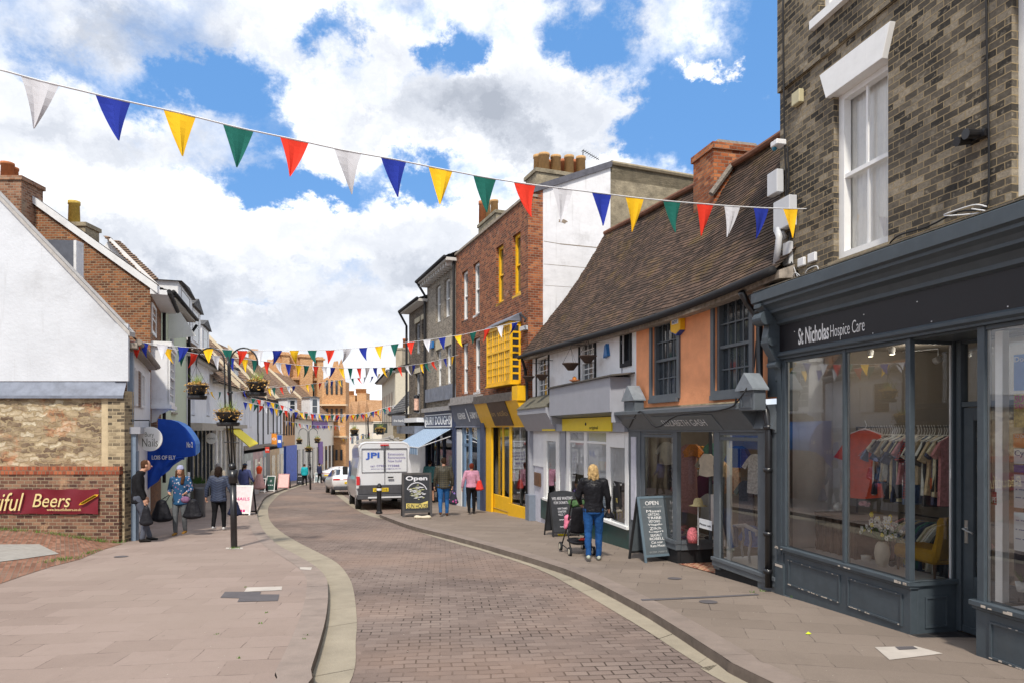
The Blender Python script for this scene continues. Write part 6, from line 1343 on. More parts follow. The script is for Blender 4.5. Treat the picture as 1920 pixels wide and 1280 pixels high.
MB().box(0, FL0.w, -.25, 0, FZ(250, 812), FZ(250, 800)).build('cornice', LGREY_P, LF); BG_ = pmat('blue grey pilaster', (.20,.26,.34), rough=.55, var=.12, dirt=.2)
MB().box(.05, .5, -.16, 0, -1, FZ(245, 812)).box(.12, .43, -.19, -.16, -.6, 1.9).build('pilaster', BG_, LF); MB().box(.1, .4, -.1, 0, FZ(246, 795), zE-.2).build('upper_pilaster', BG_, LF)
m = MB()
for k in range(9): m.box(.75+.24*k, .95+.24*k, -.06, -.0, -1, FZ(265, 822))
m.build('boarding', WHITE_OLD, LF)
# round hanging sign
u, z = 0, 0; sg = empty('round_sign', 'white oval hanging sign reading Bury Nails', 'sign'); cpos = wp(281, 822, 15.4); sg.location = cpos
SIGNW = pmat('sign white', (.92,.92,.90), rough=.5, var=.02); SIGNT = pmat('olive lettering', (.10,.10,.06), rough=.5)
m = MB(); m.disc((0, 0), .275, 0, 36, .03); m.build('board', SIGNW, sg)
text_fit(sg, 'Bury', -.11, .02, .09, .15, SIGNT, -.003, -.015); text_fit(sg, 'Nails', -.17, -.17, .18, .01, SIGNT, -.003, -.012)
MB().tube([(-.02, .015, .27), (-.02, .015, .42), (-.45, .015, .42)], .012).build('bracket', BLACKM, sg)
# brick gable house
FG2 = Fac(Vector((-20, L1.y)), L1); BB = brick('orange brown brick', [(.12,.05,.028), (.27,.105,.048), (.44,.18,.07)], (.32,.25,.17), ms=.010, stain=(.11,.06,.045), stain_amt=.5, stain_lo=.5, bump=.8, patch=((.60,.22,.05), .58, .6), vs=.8)
bg_ = FG2.empty('brick_gable_house', 'tall brown brick house with a steep gable and white verge on the left', 'house')
gA, gB = FG2.hit(283, 533), FG2.hit(38, 356); sl = (gB[1]-gA[1])/(gA[0]-gB[0]); ur = FG2.u(-70); zr_ = gA[1]+sl*(gA[0]-ur)
MB().poly([(ur-6, -2), (FG2.w, -2), (FG2.w, gA[1]), (ur, zr_), (ur-6, zr_-6*sl)]).build('gable', BB, bg_)
MB().hexa([(FG2.w+.25, -.10, gA[1]-.28), (FG2.w+.25, .05, gA[1]-.28), (ur, .05, zr_-.12), (ur, -.10, zr_-.12)][::-1], [(FG2.w+.25, -.10, gA[1]-.05), (FG2.w+.25, .05, gA[1]-.05), (ur, .05, zr_+.10), (ur, -.10, zr_+.10)][::-1]).build('bargeboard', WHITE_OLD, bg_)
F12 = Fac(L1, L2); z12 = F12.z(299, 566)
t = MB().poly([(0, -1), (F12.w, -1), (F12.w, gA[1]-.25), (0, gA[1]-.25)], []).build('front_wall', BB, None); t.parent = bg_; t.matrix_parent_inverse = FG2.M.inverted(); t.matrix_world = F12.M
GE = F12.empty('brick_house_front', 'street eaves and sash of the brown brick house beside the pale green house', 'house front')
MB().box(-.1, F12.w+.1, -.45, 0, gA[1]-.30, gA[1]-.16).build('soffit', WHITE_OLD, GE); MB().tube([(-.1, -.5, gA[1]-.2), (F12.w+.1, -.5, gA[1]-.2)], .07).build('gutter', BLACKM, GE)
r = F12.rect(284, 290, 572, 628); window(GE, (r[0], r[1], r[2]+.3, r[3]), -.03, WHITE, 2, 2, True, .08, .03)
r2 = FL0.u(282); OBZ = F12.rect(283, 300, 657, 760)
ob = F12.empty('white_oriel', 'white two-light oriel window on corbels above the blue awning', 'bay window'); od2 = -.5; a0, a1 = .2, 2.4
f = window(ob, (a0, OBZ[1], a1, OBZ[3]), od2, WHITE, 3, 3, True, .09, .03, pane=PANE_PALE); MB().box(a0-.08, a1+.08, od2-.05, 0, OBZ[1]-.12, OBZ[1]-.0).box(a0-.08, a1+.08, od2-.05, 0, OBZ[3], OBZ[3]+.14).build('boards', WHITE, ob)
MB().quad((a0, od2+.02, OBZ[1]), (a0, 0, OBZ[1]), (a0, 0, OBZ[3]), (a0, od2+.02, OBZ[3])).build('side_panel', WHITE_OLD, ob)
MB().prism([(od2, OBZ[1]-.12), (-.0, OBZ[1]-.12), (-.0, OBZ[1]-.55), (-.12, OBZ[1]-.5), (-.2, OBZ[1]-.3), (od2+.1, OBZ[1]-.2)], a0+.1, a0+.3, 'x').build('corbel', WHITE, ob)
va, vb = FG2.M @ Vector((FG2.w+.3, -.1, gA[1]-.05)), FG2.M @ Vector((ur, -.1, zr_+.11)); gd2 = Vector((L2.x-L1.x, L2.y-L1.y, 0))
o = MB().add([va, vb, vb+gd2, va+gd2], [(0, 1, 2, 3)]).build('roof', TILE2, None); o.parent = bg_; o.matrix_parent_inverse = FG2.M.inverted()
BCH = brick('mossy chimney brick', [(.16,.07,.04), (.30,.14,.08), (.42,.24,.15)], (.3,.24,.18), stain=(.30,.27,.2), stain_amt=.6)
chimney(FG2, -60, 40, 330, 376, -.55, .9, BCH, [(14, 306, 330, .17, .5, POTR), (24, 315, 330, .15, .8, POTR)], 'brick chimney with weathered pots at the left edge of the photograph')
chimney(FG2, 128, 160, 417, 446, .8, .7, pmat('lichened render', (.27,.23,.16)), [(139, 378, 417, .16, .4, pmat('yellow lichen pot', (.52,.36,.08), rough=.9, var=.3, vscale=12))], 'little lichened stack with one yellow pot behind the brick gable')
# pale green house
F23 = Fac(L2, L3); zg_ = F23.z(325, 578); GRNW = pmat('pale green render', (.60,.66,.50), rough=.85, var=.05, dirt=.12)
og = [F23.rect(319, 327, 588, 650), F23.rect(321, 329, 692, 772)]
PG = rowhouse(F23, 'pale_green_house', 'narrow three-storey pale green rendered house on the left', GRNW, zg_, og, WHITE, zb=-2, inset=.02, eav=.35)
pitched(PG, F23, -.1, F23.w+.1, zg_+.1, .9, 2.0, SLATES, eav=.4)
FWs = Fac(Vector((-22, L2.y+1.0)), pc(300, L2.y+1.0)); cg = FWs.empty('thatched_gable', 'white gable with shaggy brown tiled roof rising behind the brick house', 'house')
ga, gb_, gc_ = FWs.hit(183, 452), FWs.hit(195, 440), FWs.hit(305, 548)
MB().poly([(ga[0]-3, ga[1]-4), (gc_[0]+1, gc_[1]-1.5), (gc_[0], gc_[1]), (gb_[0], gb_[1])], [], .4).build('gable', RENDER_W2, cg)
Mi = FWs.M.inverted(); roof('roof', [Mi @ wp(296, 548, 24.3), Mi @ wp(318, 545, 29)], [Mi @ wp(192, 443, 24.3), Mi @ wp(222, 452, 29)], TILE2, cg, 26, 16, .04, .10)
dp = F23.empty('downpipe', 'black downpipe between the brick house and the pale green house', 'downpipe'); MB().tube([(-.05, -.4, zg_), (-.03, -.1, zg_-.4), (-.03, -.1, 1)], .055).build('pipe', BLACKM, dp)
dp = F23.empty('downpipe', 'black downpipe at the far side of the pale green house', 'downpipe'); MB().tube([(F23.w, -.4, zg_-.1), (F23.w-.03, -.1, zg_-.6), (F23.w-.03, -.1, 1)], .06).build('pipe', BLACKM, dp)
def dormer(F, x0, x1, yt, yb, d, label, yr, cat='dormer'):
    t = F.empty('roof_dormer', label, cat); u0, z0 = F.hit(x0, yb, d); u1, z1 = F.hit(x1, yt, d); w_ = u1-u0; zr_ = F.z((x0+x1)/2, yr, d)
    MB().box(u0, u1, d, d+1.6, z0, z1).build('cheeks', WHITE_OLD, t); window(t, (u0+w_*.2, z0+.15, u1-w_*.2, z1-.1), d-.03, WHITE, 1, 1, True, .05, .02, dep=.02)
    MB().prism([(u0-.15, z1), ((u0+u1)/2, zr_), (u1+.15, z1)], d-.15, d+1.7, 'y').build('roof', SLATES, t); return t
dormer(F23, 334, 360, 562, 600, -.1, 'hipped slate dormer with white front above the pale green house', 538)
F34 = Fac(L3, L4); z34 = F34.z(352, 668)
o34 = [F34.rect(359, 365, 735, 776), F34.rect(387, 393, 735, 778)]; WLILAC = pmat('white weathered plaster', (.80,.81,.85), rough=.85, var=.07, vscale=1, dirt=.25)
W34 = rowhouse(F34, 'white_dormer_house', 'white plastered house with steep dormers over a dark shopfront', WLILAC, z34, o34, WLILAC, zb=-3, eav=.3, pn=WLILAC)
pitched(W34, F34, -.1, F34.w+1.5, z34+.05, 2.7, 2.2, TILE2)
dormer(F34, 357, 376, 590, 640, .4, 'tall white dormer, nearer of two on the white plastered house', 560); dormer(F34, 378, 392, 622, 655, .9, 'tall white dormer, farther of two on the white plastered house', 600)
MB().box(.8, F34.w, -.5, 0, F34.z(380, 806), F34.z(380, 793)).build('shop_canopy', pmat('old canopy', (.42,.38,.32), rough=.8, var=.2), W34)
DKB = pmat('blue black joinery', (.025,.035,.05), rough=.4)
m = MB()
for k in range(6): m.box(.8+1.25*k, 1.05+1.25*k, -.12, 0, -3, F34.z(380, 806))
m.build('shop_posts', DKB, W34); MB().quad((.8, -.02, -3), (F34.w, -.02, -3), (F34.w, -.02, F34.z(380, 806)), (.8, -.02, F34.z(380, 806))).build('shop_window', pmat('warm lit goods', (.30,.26,.16), rough=.2, spec=.8, var=.9, vscale=2.2), W34)
MB().poly([(.0, -3), (.7, -3), (.7, F34.z(380, 850)), (0, F34.z(380, 850))], [], -.03).build('white_post', WHITE_OLD, W34)
s2_ = empty('round_sign', 'small round white hanging sign before the dark shopfront', 'sign'); s2_.location = wp(396, 821, 33); MB().disc((0, 0), .27, 0, 28, .03).build('board', SIGNW, s2_); text_fit(s2_, 'NOMAD', -.18, -.04, .18, .04, SIGNT, -.004)
F45 = Fac(L4, L5); z45 = F45.z(430, 728)
W45 = rowhouse(F45, 'white_shop_house', 'low white plastered house behind the lamp post with an extended yellow awning', WLILAC, z45, [], WLILAC, zb=-3, eav=.3)
pitched(W45, F45, -1.5, F45.w, z45+.05, 3.2, 2.8, TILE2, wob=.08)
dormer(F45, 437, 447, 694, 712, .8, 'small white dormer high behind the lamp post', 688)
MB().box(0, F45.w, -.3, 0, F45.z(430, 802), F45.z(430, 795)).build('shop_canopy', pmat('old canopy', (.42,.38,.32)), W45); m = MB(); 
for k in range(8): m.box(.3+1.2*k, .5+1.2*k, -.1, 0, -3, F45.z(430, 806))
m.build('shop_posts', WHITE_OLD, W45); MB().quad((0, -.02, -3), (F45.w, -.02, -3), (F45.w, -.02, F45.z(430, 806)), (0, -.02, F45.z(430, 806))).build('shop_window', pmat('pale goods behind glass', (.38,.36,.30), rough=.2, spec=.8, var=.8, vscale=1.6), W45)
ya = [wp(421, 800, 36), wp(441, 800, 36)]; t = empty('yellow_awning', 'bright yellow sloping awning over the white shop behind the lamp post', 'awning')
A1, A2, A3, A4 = wp(420, 797, 41.), wp(440, 797, 44.5), wp(484, 831, 42.5), wp(468, 838, 38.)
MB().hexa([A1, A2, A3, A4], [p+Vector((0, 0, .05)) for p in (A1, A2, A3, A4)]).build('canvas', pmat('yellow canvas', (.85,.68,.05), rough=.8, var=.04), t); MB().tube([A3, wp(484, 812, 45)], .05).build('arm', BLACKM, t)
# white timber framed range
F56 = Fac(L5, L6); z56 = F56.z(455, 742); BEAM = pmat('black timber', (.03,.028,.028), rough=.8)
W56 = F56.empty('timber_framed_house', 'long white jettied house with dark timber studs on the left', 'house')
MB().poly([(0, F56.z(460, 835)), (F56.w, F56.z(460, 835)), (F56.w, z56), (0, z56)]).build('wall', WLILAC, W56); bodybox(W56, F56, 0, F56.w, 6, z56, WLILAC)
m = MB()
for px in (483, 493, 502, 512, 519, 526): u = F56.u(px); m.box(u-.14, u+.14, -.05, 0, F56.z(460, 815) if px != 493 else F56.z(460, 835), z56-.25)
m.build('studs', BEAM, W56)['kind'] = 'stuff'; MB().box(0, F56.w, -.12, 0, F56.z(460, 843), F56.z(460, 835)).build('jetty_beam', pmat('old eaves timber', (.3,.26,.22)), W56); MB().tube([(0, -.4, z56+.05), (F56.w, -.4, z56+.05)], .09).build('gutter', BLACKM, W56)
for px in (461, 470): r = F56.rect(px-2, px+2, 752, 800); window(W56, r, -.04, WLILAC, 1, 1, True, .1, .03, pane=WLILAC, dep=.03)
pitched(W56, F56, -.5, F56.w+.5, z56+.1, 4.4, 3.6, TILE2, wob=.12, cols=30)
SHC = [('pink shopfront', (.42,.22,.22)), ('teal shopfront', (.08,.25,.30)), ('ochre shopfront', (.45,.27,.09)), ('white shopfront', (.7,.68,.62)), ('dark shopfront', (.05,.05,.05)), ('glass shopfront', (.3,.33,.3))]
def shops(F, par, zt, seq, label_stub):
    n = sum(s for s, _ in seq); x = 0
    for s, c in seq:
        w_ = F.w*s/n; MB().box(x, x+w_-.02, -.10, -.0, -5, zt).build('shop_bay', pmat(SHC[c][0], SHC[c][1], var=.5, vscale=1.5, rough=.4), par)
        if c != 4: MB().box(x+w_*.2, x+w_*.7, -.12, -.10, -5, zt-.5).build('shop_pane', PANE if c % 2 else pmat('warm lit goods', (.3,.26,.16)), par)
        x += w_
shops(F56, W56, F56.z(500, 843), [(1, 5), (.7, 0), (.6, 0), (.4, 1), (.6, 4), (1, 2), (.5, 2), (.8, 3)], '')
# brick and cream houses towards the bend
F67 = Fac(L6, L7); z67 = F67.z(545, 760); BT = brick('brown timber brick', [(.20,.10,.05), (.36,.19,.10), (.5,.28,.15)], (.3,.22,.15))
H67 = F67.empty('brown_timber_house', 'narrow brown brick and timber house over a blue shopfront, middle distance left', 'house'); MB().poly([(0, -5), (F67.w, -5), (F67.w, z67), (0, z67)]).build('wall', pmat('peach render', (.62,.36,.18), rough=.8), H67)
m = MB()
for k in range(5): m.box(.3+k*F67.w/5, .75+k*F67.w/5, -.05, 0, F67.z(540, 815), z67)
m.build('studs', BEAM, H67)['kind'] = 'stuff'; pitched(H67, F67, -.3, F67.w+.3, z67, 4.6, 4, TILE2)
MB().box(.3, F67.w-.3, -.25, 0, -5, F67.z(545, 834)).build('blue_front', pmat('royal blue paint', (.03,.10,.48), rough=.5, var=.3, vscale=3), H67)
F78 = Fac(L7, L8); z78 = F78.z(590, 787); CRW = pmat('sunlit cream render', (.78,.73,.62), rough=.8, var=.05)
H78 = F78.empty('white_purple_shop', 'white rendered shop with purple trim where the street bends', 'house'); MB().poly([(0, -6), (F78.w, -6), (F78.w, z78), (0, z78)]).build('wall', CRW, H78); bodybox(H78, F78, 0, F78.w, 8, z78, CRW, z0=-6)
PUR = pmat('purple paint', (.16,.07,.32), rough=.5); MB().box(F78.w*.35, F78.w*.75, -.1, 0, z78-.9, z78-.1).box(F78.w*.5, F78.w*.6, -.15, 0, z78-5.2, z78-2.5).build('purple_boards', PUR, H78)
pitched(H78, F78, -.5, F78.w, z78, 6.0, 6, TILE2); m = MB()
for k in range(9): m.box(1+k*2.6, 2.2+k*2.6, -.08, 0, -6, F78.z(590, 838))
m.build('shop_window', PANE, H78)['kind'] = 'stuff'
for px, yt, yb in ((548, 747, 772), (590, 745, 778)): dormer(Fac(pc(px-12, 56 if px < 560 else 66), pc(px+12, 57 if px < 560 else 67)), px-9, px+9, yt, yb, 0, 'broad white dormer, %s of two on the far tiled roofs' % ('nearer' if px == 548 else 'farther'), yt-3)
PW = pmat('pale party wall', (.62,.54,.40), rough=.9, var=.2)
for Fx, par, z_, hh, dd, us in ((F56, W56, z56+.1, 4.4, 3.6, (.0, .35, .7)), (F78, H78, z78, 6., 6., (.1, .55)), (F45, W45, z45+.05, 3.2, 2.8, (.55,))):
    for f_ in us: u = Fx.w*f_; MB().hexa([(u, -.5, z_-.1), (u+.3, -.5, z_-.1), (u+.3, dd, z_+hh-.1), (u, dd, z_+hh-.1)], [(u, -.5, z_+.3), (u+.3, -.5, z_+.3), (u+.3, dd, z_+hh+.3), (u, dd, z_+hh+.3)]).build('party_wall', PW, par)
# big orange brick hotel with gables at the end
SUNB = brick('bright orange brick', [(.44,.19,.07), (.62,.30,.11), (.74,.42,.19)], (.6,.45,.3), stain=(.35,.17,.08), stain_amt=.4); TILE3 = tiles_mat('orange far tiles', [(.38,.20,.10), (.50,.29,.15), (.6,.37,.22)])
FO = Fac(pc(505, 92), pc(645, 97)); HO = FO.empty('orange_brick_hotel', 'large ornate orange brick building with chimneys closing the left side of the street', 'building')
sky = [(470, 870), (645, 870), (645, 690), (640, 672), (633, 690), (622, 715), (600, 718), (600, 705), (566, 700), (560, 665), (515, 668), (505, 680), (470, 700)]
MB().poly([FO.hit(a, b) for a, b in sky][::1]).build('wall', SUNB, HO); bodybox(HO, FO, FO.u(470), FO.w, 10, FO.z(560, 720), SUNB, z0=-6)
MB().prism([(-.6, FO.z(560, 712)), (-.6, FO.z(560, 709)), (6, FO.z(560, 668)), (6, FO.z(560, 712))], FO.u(516), FO.u(596), 'x').build('roof', TILE3, HO)
for x0, x1, yt in ((468, 482, 660), (560, 583, 664), (592, 603, 668), (526, 540, 662)): MB().box(FO.u(x0), FO.u(x1), -1, 1, FO.z(560, 760), FO.z(560, yt)).box(FO.u(x0)-.2, FO.u(x1)+.2, -1.2, 1.2, FO.z(560, yt+6), FO.z(560, yt+3)).build('chimney', SUNB, HO)
for yt, yb in ((728, 752), (772, 796), (820, 850)):
    for k in range(9):
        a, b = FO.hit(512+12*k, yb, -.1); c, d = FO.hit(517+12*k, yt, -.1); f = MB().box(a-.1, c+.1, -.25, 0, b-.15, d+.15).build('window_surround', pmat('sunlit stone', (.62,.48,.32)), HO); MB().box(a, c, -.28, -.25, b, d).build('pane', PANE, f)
for y_ in (760, 806): MB().box(FO.u(490), FO.w, -.5, 0, FO.z(560, y_+2), FO.z(560, y_)).build('string_course', pmat('sunlit stone', (.62,.48,.32)), HO)
TW = Fac(pc(604, 91), pc(648, 91)); HT = TW.empty('orange_gabled_tower', 'orange brick gabled bay with stacked windows at the end of the left side', 'building')
MB().poly([TW.hit(a, b) for a, b in [(604, 880), (648, 880), (648, 715), (645, 694), (641, 684), (637, 698), (634, 676), (626, 677), (619, 703), (604, 712)]]).quad((TW.w, 0, -6), (TW.w, 2, -6), (TW.w, 2, TW.z(648, 715)), (TW.w, 0, TW.z(648, 715))).build('wall', SUNB, HT)
m = MB()
for yt, yb in ((712, 738), (765, 790), (842, 862)):
    for k in range(4): a, b = TW.hit(611+9*k, yb, -.1); c, d = TW.hit(615+9*k, yt, -.1); m.box(a, c, -.12, 0, b, d)
m.build('windows', PANE, HT)['kind'] = 'stuff'
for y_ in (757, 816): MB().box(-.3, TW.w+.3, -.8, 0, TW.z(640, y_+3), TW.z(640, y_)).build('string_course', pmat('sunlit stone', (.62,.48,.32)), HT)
# far end houses and chimneys
FE = Fac(pc(655, 120), pc(735, 105)); 
for i, (x0, x1, ye, yr, col, lab) in enumerate(((655, 700, 790, 752, CRW, 'distant cream house with brown roof right of the orange tower'), (690, 722, 800, 770, WLILAC, 'distant pale house with a sloping roof behind the van'))):
    t = FE.empty('far_house', lab, 'house'); a, b = FE.u(x0), FE.u(x1); MB().box(a, b, 4*i, 4*i+8, -8, FE.z(x0, ye)).build('wall', col, t)
    for k in range(3): w_ = (b-a)/3; MB().prism([(a+k*w_, FE.z(x0, ye)), (a+(k+.42)*w_, FE.z(x0, yr)), (a+(k+1)*w_, FE.z(x0, ye))], 4*i-.3, 4*i+8, 'y').build('roof', TILE3, t)
    m = MB()
    for k in range(4): MB().box(a+1+k*2.4, a+2+k*2.4, 4*i-.05, 4*i, FE.z(x0, ye+40), FE.z(x0, ye+22)).build('window', PANE, t)
FC = Fac(pc(640, 128), pc(700, 128))
for i, (x0, x1, yt) in enumerate(((646, 666, 740), (669, 687, 736))): chimney(FC, x0, x1, yt, yt+20, 0, 3, SUNB, [(x0+3+5*k, yt-8, yt, .5, .5, None) for k in range(3)], 'broad orange chimney stack with pots, %s of the far pair' % ('left' if i == 0 else 'right'), SUNB)
t = FC.empty('far_roof', 'brown tiled roof below the far orange chimneys', 'house'); 
for x0, x1, yp in ((640, 666, 755), (664, 690, 752)): MB().prism([FC.hit(x0-4, 800), FC.hit(x1+8, 800), FC.hit((x0+x1)/2+4, yp), FC.hit((x0+x1)/2-6, yp)], .2, 8, 'y').build('roof', TILE3, t)
# blue dutch canopy with hanging side cloth
BLC = pmat('royal blue canvas', (.008,.075,.48), rough=.65, var=.12, vscale=4); BLC2 = pmat('bright blue canvas', (.01,.20,.68), rough=.6, var=.08)
ca_ = empty('blue_canopy', 'deep blue rounded canvas shop canopy with a drooping side cloth', 'awning')
FCa = Fac(pc(270, 19.2), pc(370, 19.2)); prof = [(296, 784), (320, 786), (334, 791), (347, 801), (357, 814), (364, 826), (366, 833), (366, 853), (296, 866)]
pr = [FCa.hit(a, b) for a, b in prof]; M2 = FCa.M
o = MB().prism(pr[:], 0, .03, 'y').build('side', BLC, ca_); o.matrix_parent_inverse = Matrix(); o.matrix_world = M2
gd = Vector((F12.e.x, F12.e.y, 0)); ic = M2.inverted().to_3x3() @ gd
m = MB()
for (a, b) in zip(pr[:-2], pr[1:-1]):
    p, q = Vector((a[0], .03, a[1])), Vector((b[0], .03, b[1])); m.quad(p, q, q+ic*3.2, p+ic*3.2)
o = m.build('hood', BLC2, ca_, recalc=False); o.matrix_world = M2
hang = [(275, 832), (296, 834)]+[(300+9*k, 856+(3 if k % 2 else 0)) for k in range(6)]+[(346, 856), (330, 880), (312, 900), (294, 913), (275, 919)]
m = MB(); hp = [FCa.hit(a, b, -.05) for a, b in hang]; m.prism(hp, -.06, -.04, 'y')
fold = MB(); o = m.build('side_cloth', BLC, ca_); o.matrix_world = M2
nx_, = (26,); vs = []; fs = []
for j in range(17):
    for i in range(nx_+1):
        px = 275+(346-275)*i/nx_; yt = 834+(22 if px > 296 else 0)*(min(1, (px-296)/6) if px > 296 else 0); yb = 919-max(0, (px-275))*.9+.0*px if px < 340 else 861; yb = max(yb, yt+2); u, z = FCa.hit(px, yt+(yb-yt)*j/16, -.08); vs.append((u, -.10-.05*math.sin((px-275)*.28+j*.35)*(j/16)-.03*math.sin((px+j*6)*.11), z))
for j in range(16):
    for i in range(nx_): a = j*(nx_+1)+i; fs.append((a, a+nx_+1, a+nx_+2, a+1))
bpy.data.objects.remove(o); o = MB().add(vs, fs).build('side_cloth', BLC, ca_, smooth=True); o.matrix_world = M2
u0, z0 = FCa.hit(281, 861, -.3); u1, z1 = FCa.hit(326, 853, -.3); o = text_fit(ca_, 'LOIS OF ELY', u0, z0, u1, z1, TEXTW, 0, .02); o.matrix_parent_inverse = M2; o.location.y = -.2
u0, z0 = FCa.hit(351, 838, 0); p = M2 @ Vector((FCa.u(351), -.03, z0)); o = text_fit(ca_, 'No 2', 0, 0, .17, .16, TEXTW, 0, .03); o.location = p
# banner on the brick wall
bn_ = FW.empty('banner', 'dark red banner reading Beautiful Beers with a golden hop, fixed to the brick wall', 'banner')
MAR = pmat('maroon vinyl', (.16,.012,.022), rough=.38, var=.12, vscale=2); ua_, ub_ = FW.u(-190), FW.u(187); zt_, zb_ = FW.z(90, 916), FW.z(90, 962); vs, fs = [], []
for j in range(7):
    for i in range(81):
        x = ua_+(ub_-ua_)*i/80; t_ = j/6; dist = min(((x-ua_) % .55), .55-((x-ua_) % .55)); vs.append((x, -.045-.018*noise.noise(Vector((x*2.5, t_*2, 0)))-.012*math.sin(x*9+t_*4), zt_+(zb_-zt_)*t_+(.008 if j in (0, 6) else 0)*math.cos(x*11.4)*(1 if j else -1)))
for j in range(6):
    for i in range(80): a = j*81+i; fs.append((a, a+81, a+82, a+1))
MB().add(vs, fs).build('vinyl', MAR, bn_, smooth=True)
GOLD = pmat('pale gold print', (.68,.56,.26), rough=.4); 
def bt(s, x0, x1, y0, y1, sh=.25, m=GOLD):
    o = text_fit(bn_, s, FW.u(x0), FW.z(90, y1), FW.u(x1), FW.z(90, y0), m, -.085, .0); 
    for v in o.data.vertices: v.co.x += v.co.y*sh
bt('Beau', -95, -14, 926, 954); bt('tiful', -10, 42, 922, 956); bt('Beers', 66, 134, 924, 949); bt('www.beautifulbeers.co.uk', 93, 157, 951, 956, 0)
m = MB(); hx, hz = FW.hit(165, 938)
for k in range(9):
    a = -.5+k*.13; x = hx-.14+.035*k; z = hz-.08+.02*k; m.add([(x, -.088, z), (x+.10, -.088, z+.02), (x+.13, -.088, z+.06), (x+.05, -.088, z+.06)], [(0, 1, 2, 3)])
m.build('hop_emblem', pmat('golden print', (.72,.42,.02), rough=.4), bn_, recalc=False)
# house across the street, beside the camera, which the shop windows mirror
FX = Fac(Vector((-10.6, -6)), Vector((-10.4, 8.2))); NX = FX.empty('opposite_house', 'brown brick house with white sash windows opposite the dark shop, left of the view', 'house')
ox = [(a, 3.6, a+1.0, 5.1) for a in (1.5, 4.2, 7.2, 10, 12.4)]
MB().poly([(0, -1), (FX.w, -1), (FX.w, 5.9), (0, 5.9)], ox, 0, .1).build('wall', B_RED, NX)
for r in ox: window(NX, r, .03, WHITE, 3, 2, True, .07, .03, pane=PANE, sill=.05)
MB().box(0, 6, -.1, 0, 2.5, 3.2).build('sign', WHITE_OLD, NX); MB().box(6.3, 12, -.1, 0, -1, 3.2).build('white_front', WHITE_OLD, NX); MB().box(7, 9, -.12, -.1, .6, 2.6).build('shop_window', PANE, NX); MB().box(1, 5, -.06, 0, .5, 2.3).build('shop_window', PANE, NX)
# ================================================ bunting
BUNT = [pmat('flag white', (.62,.62,.66), rough=.9, var=.03), pmat('flag blue', (.012,.03,.30), rough=.9, var=.05), pmat('flag yellow', (.85,.50,.012), rough=.9, var=.04), pmat('flag green', (.006,.115,.09), rough=.9, var=.05), pmat('flag red', (.70,.035,.015), rough=.9, var=.04)]
for k, m in enumerate(BUNT):
    b = m.node_tree.nodes['Principled BSDF']; b.inputs['Subsurface Weight'].default_value = 0; 
FLAGN = ['white', 'blue', 'yellow', 'green', 'red']
CORD = pmat('white cord', (.7,.7,.72), rough=.8)
def bunting(pts, Ya, Yb, xs, c0, label, w=.225, h=.34, r=.006, step=1, jit=8):
    """cord through photo points (x, y) with pennants at the columns xs; nearer end Ya, farther end Yb"""
    xa, xb = pts[0][0], pts[-1][0]
    def at(x):
        for (a, b), (c, d) in zip(pts, pts[1:]):
            if a <= x <= c: y = b+(d-b)*(x-a)/(c-a); break
        else: y = pts[-1][1]
        iy = 1/Ya+(1/Yb-1/Ya)*(x-xa)/(xb-xa); return wp(x, y, 1/iy)
    root = empty('bunting', label, 'bunting'); root.location = at((xa+xb)/2); o0 = root.location.copy()
    n = 50; MB().tube([at(xa+(xb-xa)*i/n)-o0 for i in range(n+1)], r, 4).build('cord', CORD, root)
    for k, x in enumerate(xs):
        x += rnd(-.12, .12)*jit; c = at(x); p, q = at(max(xa, x-6)), at(min(xb, x+6)); t = (q-p).normalized(); sw = rnd(-.05, .05)*(1+jit*.12); ou = rnd(-.06, .06)*(1+jit*.35); side = Vector((-t.y, t.x, 0))
        m = MB(); rows = 6; vs = []; fs = []
        for j in range(rows+1):
            f = j/rows; hw = w/2*(1-f)**1.0+.004
            for i in range(5):
                a = (i/4*2-1)*hw; vs.append(Vector((0, 0, -h*f))+t*(a+sw*f*f)+side*(ou*f*f+.018*math.sin(i*1.6+k)*f*(1.2-f)*2))
        for j in range(rows):
            for i in range(4): a = j*5+i; fs.append((a, a+5, a+6, a+1))
        o = m.add(vs, fs).build('pennant', BUNT[(c0+k*step) % 5], root, recalc=False); o.location = c-o0
    return root
bunting([(-120, 103), (0, 131), (75, 152), (212, 185), (337, 212), (447, 240), (552, 262), (652, 284), (738, 299), (826, 317), (909, 333), (984, 345), (1055, 354), (1128, 363), (1190, 371), (1260, 378), (1322, 383), (1373, 387), (1427, 390), (1482, 392), (1532, 392)], 4.75, 8.25,
        [75, 212, 337, 447, 552, 652, 738, 826, 909, 984, 1055, 1128, 1190, 1260, 1322, 1373, 1427, 1482], 0, 'nearest bunting of large pennants strung high across the street to the sooty brick wall', r=.007, jit=1)
bunting([(235, 638), (340, 650), (455, 657), (618, 656), (700, 650), (800, 637), (870, 627), (974, 603)], 14.6, 20.2, [255, 305, 344, 390, 427, 455, 485, 519, 552, 585, 618, 651, 681, 711, 741, 770, 801, 829, 858, 887, 913, 939, 965], 4, 'second bunting, from the white house on the left to the yellow bay window')
bunting([(262, 640), (300, 650), (370, 663), (470, 674), (560, 684), (650, 690), (740, 688), (800, 680), (862, 664)], 15, 27, [270, 315, 341, 365, 405, 432, 458, 478, 500, 522, 541, 559, 575, 592, 608, 624, 640, 657, 674, 688, 704, 719, 733, 748, 762, 775, 790, 800, 812, 824, 834, 848], 1, 'third bunting, sagging from the left shops to the grey brick house')
bunting([(425, 700), (500, 727), (560, 722), (610, 716), (650, 710), (700, 705), (745, 686)], 28, 42, [505, 514, 528, 541, 551, 576, 586, 600, 611, 623, 636, 661, 672, 685, 699, 712, 722], 2, 'fourth bunting, small pennants before the orange brick building', w=.26, h=.36)
